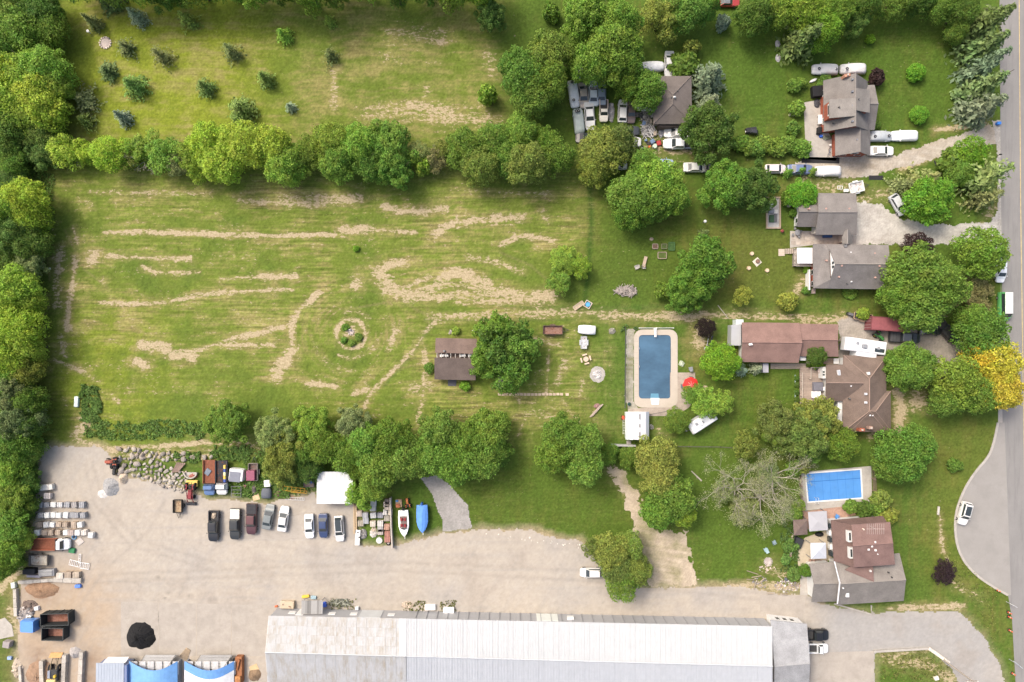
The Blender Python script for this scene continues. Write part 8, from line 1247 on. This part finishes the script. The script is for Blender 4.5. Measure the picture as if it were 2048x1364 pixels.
# by the metal shed
tag_box('red_mower','small red mower beside the metal shed','mower',1246,835,.5,.7,.5,(.45,.08,.04),0,extra=lambda t:[MB().torus((x,y,.12),.12,.05).obj('wheel', M['tyre'], t) for x in (-.25,.25) for y in (-.25,.25)]); t = T('ladder','white ladder against the metal shed side','ladder',U(1247.5,852), R(90)); [MB().tube((-1.5,y,.4),(1.5,y,.4),.03).obj('rail', M['white'], t) for y in (-.2,.2)]; [MB().tube((x,-.2,.4),(x,.2,.4),.025).obj('rung', M['white'], t) for x in (-1.3,-.8,-.3,.2,.7,1.2)]; heap('scrap_heap','coiled hose beside the metal shed','hose',1303,854,.5,.5,.4,(.28,.27,.24),seed=42,parts=9); t = T('pump_dome','dark green pump dome at the pool corner','pump',U(1258,808)); MB().dome((0,0,.2),.35,.35,.4).obj('dome', M['dull'], t, True, (.02,.06,.05)); MB().cyl(0,0,0,.2,.4).obj('base', M['dull'], t, color=(.4,.38,.35)); tag_box('bench_seat','grey timber bench on the pool shed path','bench',1336,830,1.0,.6,.45,(.28,.26,.24),10,'wood',extra=lambda t:MB().box(-.45,.45,.25,.3,.45,.9).obj('backrest', M['wood'], t, color=(.26,.24,.22))); heap('flower_bed','white flowering clump by the pool','flowers',1363,727,.5,.6,.6,(.45,.50,.38),seed=43,parts=16); heap('stone_heap','round log stools by the pool tree','stump',1410,776,.6,.5,.35,(.48,.38,.28),seed=44,parts=7)
t = T('swing_set','steel frame and dark boat gear under the purple tree','frame',U(1418,685), R(85)); [MB().tube((-1.4,y,.4),(1.2,y*.6,.4),.06).obj('rail', M['dull'], t, color=(.5,.52,.55)) for y in (-.5,.5)]; MB().tube((-1,.2,.5),(1.4,-.5,.5),.12).obj('mast', M['dull'], t, color=(.05,.05,.07)); MB().rbox(-1.2,.4,0,.5,.9,.4,.05).obj('box', M['dull'], t, color=(.35,.35,.34)); heap('scrap_heap','white garden chairs stacked at the garage end','chairs',1466,655,.7,.4,.6,(.60,.62,.60),seed=45,parts=9); tag_box('black_box','black bin at the garage corner','bin',1469,643,.7,.6,.9,(.03,.03,.035),0)
tag_box('motor_scooter','motorcycle parked before the timber sided trailer','motorcycle',1699,629,.5,.9,.8,(.12,.12,.13),70,extra=lambda t:[MB().torus((0,y,.28),.26,.07,12,5).obj('wheel', M['tyre'], t) for y in (-.5,.5)]); tag_box('plywood_sheet','tan plywood sheet at the container doors','board',1743,641,1.3,1.1,.08,(.50,.36,.20),-3,'wood'); tag_box('floor_mat','dark mat behind the white camper','mat',1682,692,.75,1.1,.04,(.07,.065,.065),0)
tag_box('red_bin','dark red pots by the hipped house corner','pot',1352,147,.8,.8,.5,(.14,.04,.04),0); tag_box('black_bag','black covered bikes at the hedge end','bicycle',1500,262,2.0,.9,.9,(.03,.03,.035),8,'cover')
# roadside
for i, (x, y, l) in enumerate(((1994,1180,'orange marker post on the kerb end'),(2016,1224,'orange marker post below the kerb end'),(2017,1233,'second orange marker post below the kerb end'),(2018,1260,'orange marker post midway down the verge'),(2024,1346,'lowest orange marker post on the verge'))):
    t = T('marker_post', l, 'marker', U(x, y), 0, 'orange marker posts'); MB().cyl(0,0,.06,.9,.16,.10,10).obj('barrel', M['plastic'], t, color=(.58,.13,.05)); MB().rbox(0,0,0,.55,.55,.07,.02).obj('base', M['tyre'], t); MB().cyl(0,0,.5,.62,.142,.136,10).obj('reflective_band', M['white'], t)
def road_sign(px, py, label, rz, w_=1.1, h=2.3, col=(.62,.63,.63)):
    t = T('road_sign', label, 'sign', U(px, py), R(rz)); MB().cyl(0,0,0,h,.05).obj('post', M['dull'], t, color=(.35,.35,.36)); MB().box(-w_/2,w_/2,-.03,.03,h-.6,h).obj('sign_board', M['metal'], t, color=col)
road_sign(2012,1203,'white road sign seen edge-on at the kerb end',-30); road_sign(2018,1318,'grey metal road sign on the lower verge',-40,1.8,2.6,(.45,.50,.55)); t = T('blue_bin','blue bin at the driveway mouth by the road','bin',U(1994,248)); MB().rbox(0,0,0,.7,.5,.6,.06).obj('box', M['plastic'], t, color=(.04,.16,.55)); MB().rbox(0,0,.6,.74,.54,.06,.02).obj('lid', M['plastic'], t, color=(.05,.2,.6)); road_sign(1975,234,'white mailbox post under the last spruce',0,.3,1.2,(.75,.75,.75)); t = T('mailbox','black mailbox by the roadside shrubs','mailbox',U(1993,312)); MB().cyl(0,0,0,1.0,.05).obj('post', M['wood'], t, color=(.2,.15,.1)); MB().rbox(0,0,1.0,.5,.25,.25,.08).obj('box', M['dull'], t, color=(.03,.03,.03))
for i, (x, y, a) in enumerate(((1902,1240,0),)): pass
t = T('utility_pole','grey timber utility pole leaning over the lane corner','pole',U(1885,1318)); top_ = U(1940,1356,9)-t.location; MB().tube((0,0,0),(0,0,9),.16,.11,8).obj('mast', M['wood'], t, color=(.34,.30,.26)); MB().box(-1,1,-.06,.06,8.3,8.45).obj('cross_arm', M['wood'], t, color=(.3,.26,.22)); [MB().cyl(x,0,8.45,8.65,.06).obj('insulator', M['white'], t) for x in (-.9,0,.9)]
# rubble block on the lane edge, timber pole lying on grass
t = T('fallen_log','thin fallen pole lying across the mown track','log',U(1446,624), R(-52)); MB().tube((-1.6,0,.08),(1.6,0,.08),.09,.06).obj('log', M['deadwood'], t); MB().tube((.6,0,.1),(1.0,.35,.12),.04,.02).obj('branch', M['deadwood'], t)
t = T('fallen_log','bare log lying in the lawn left of the dead trees','log',U(1393,952), R(-44)); MB().tube((-1.4,0,.1),(1.3,0,.1),.10,.16).obj('log', M['deadwood'], t); MB().tube((0,0,.12),(.5,-.4,.12),.04,.02).obj('branch', M['deadwood'], t)
for i, (x, y) in enumerate(((195,360),(703,160),(951,56),(958,80),(967,101),(949,195),(1437,1130),(1330,565))): pass
bpy.context.view_layer.update()
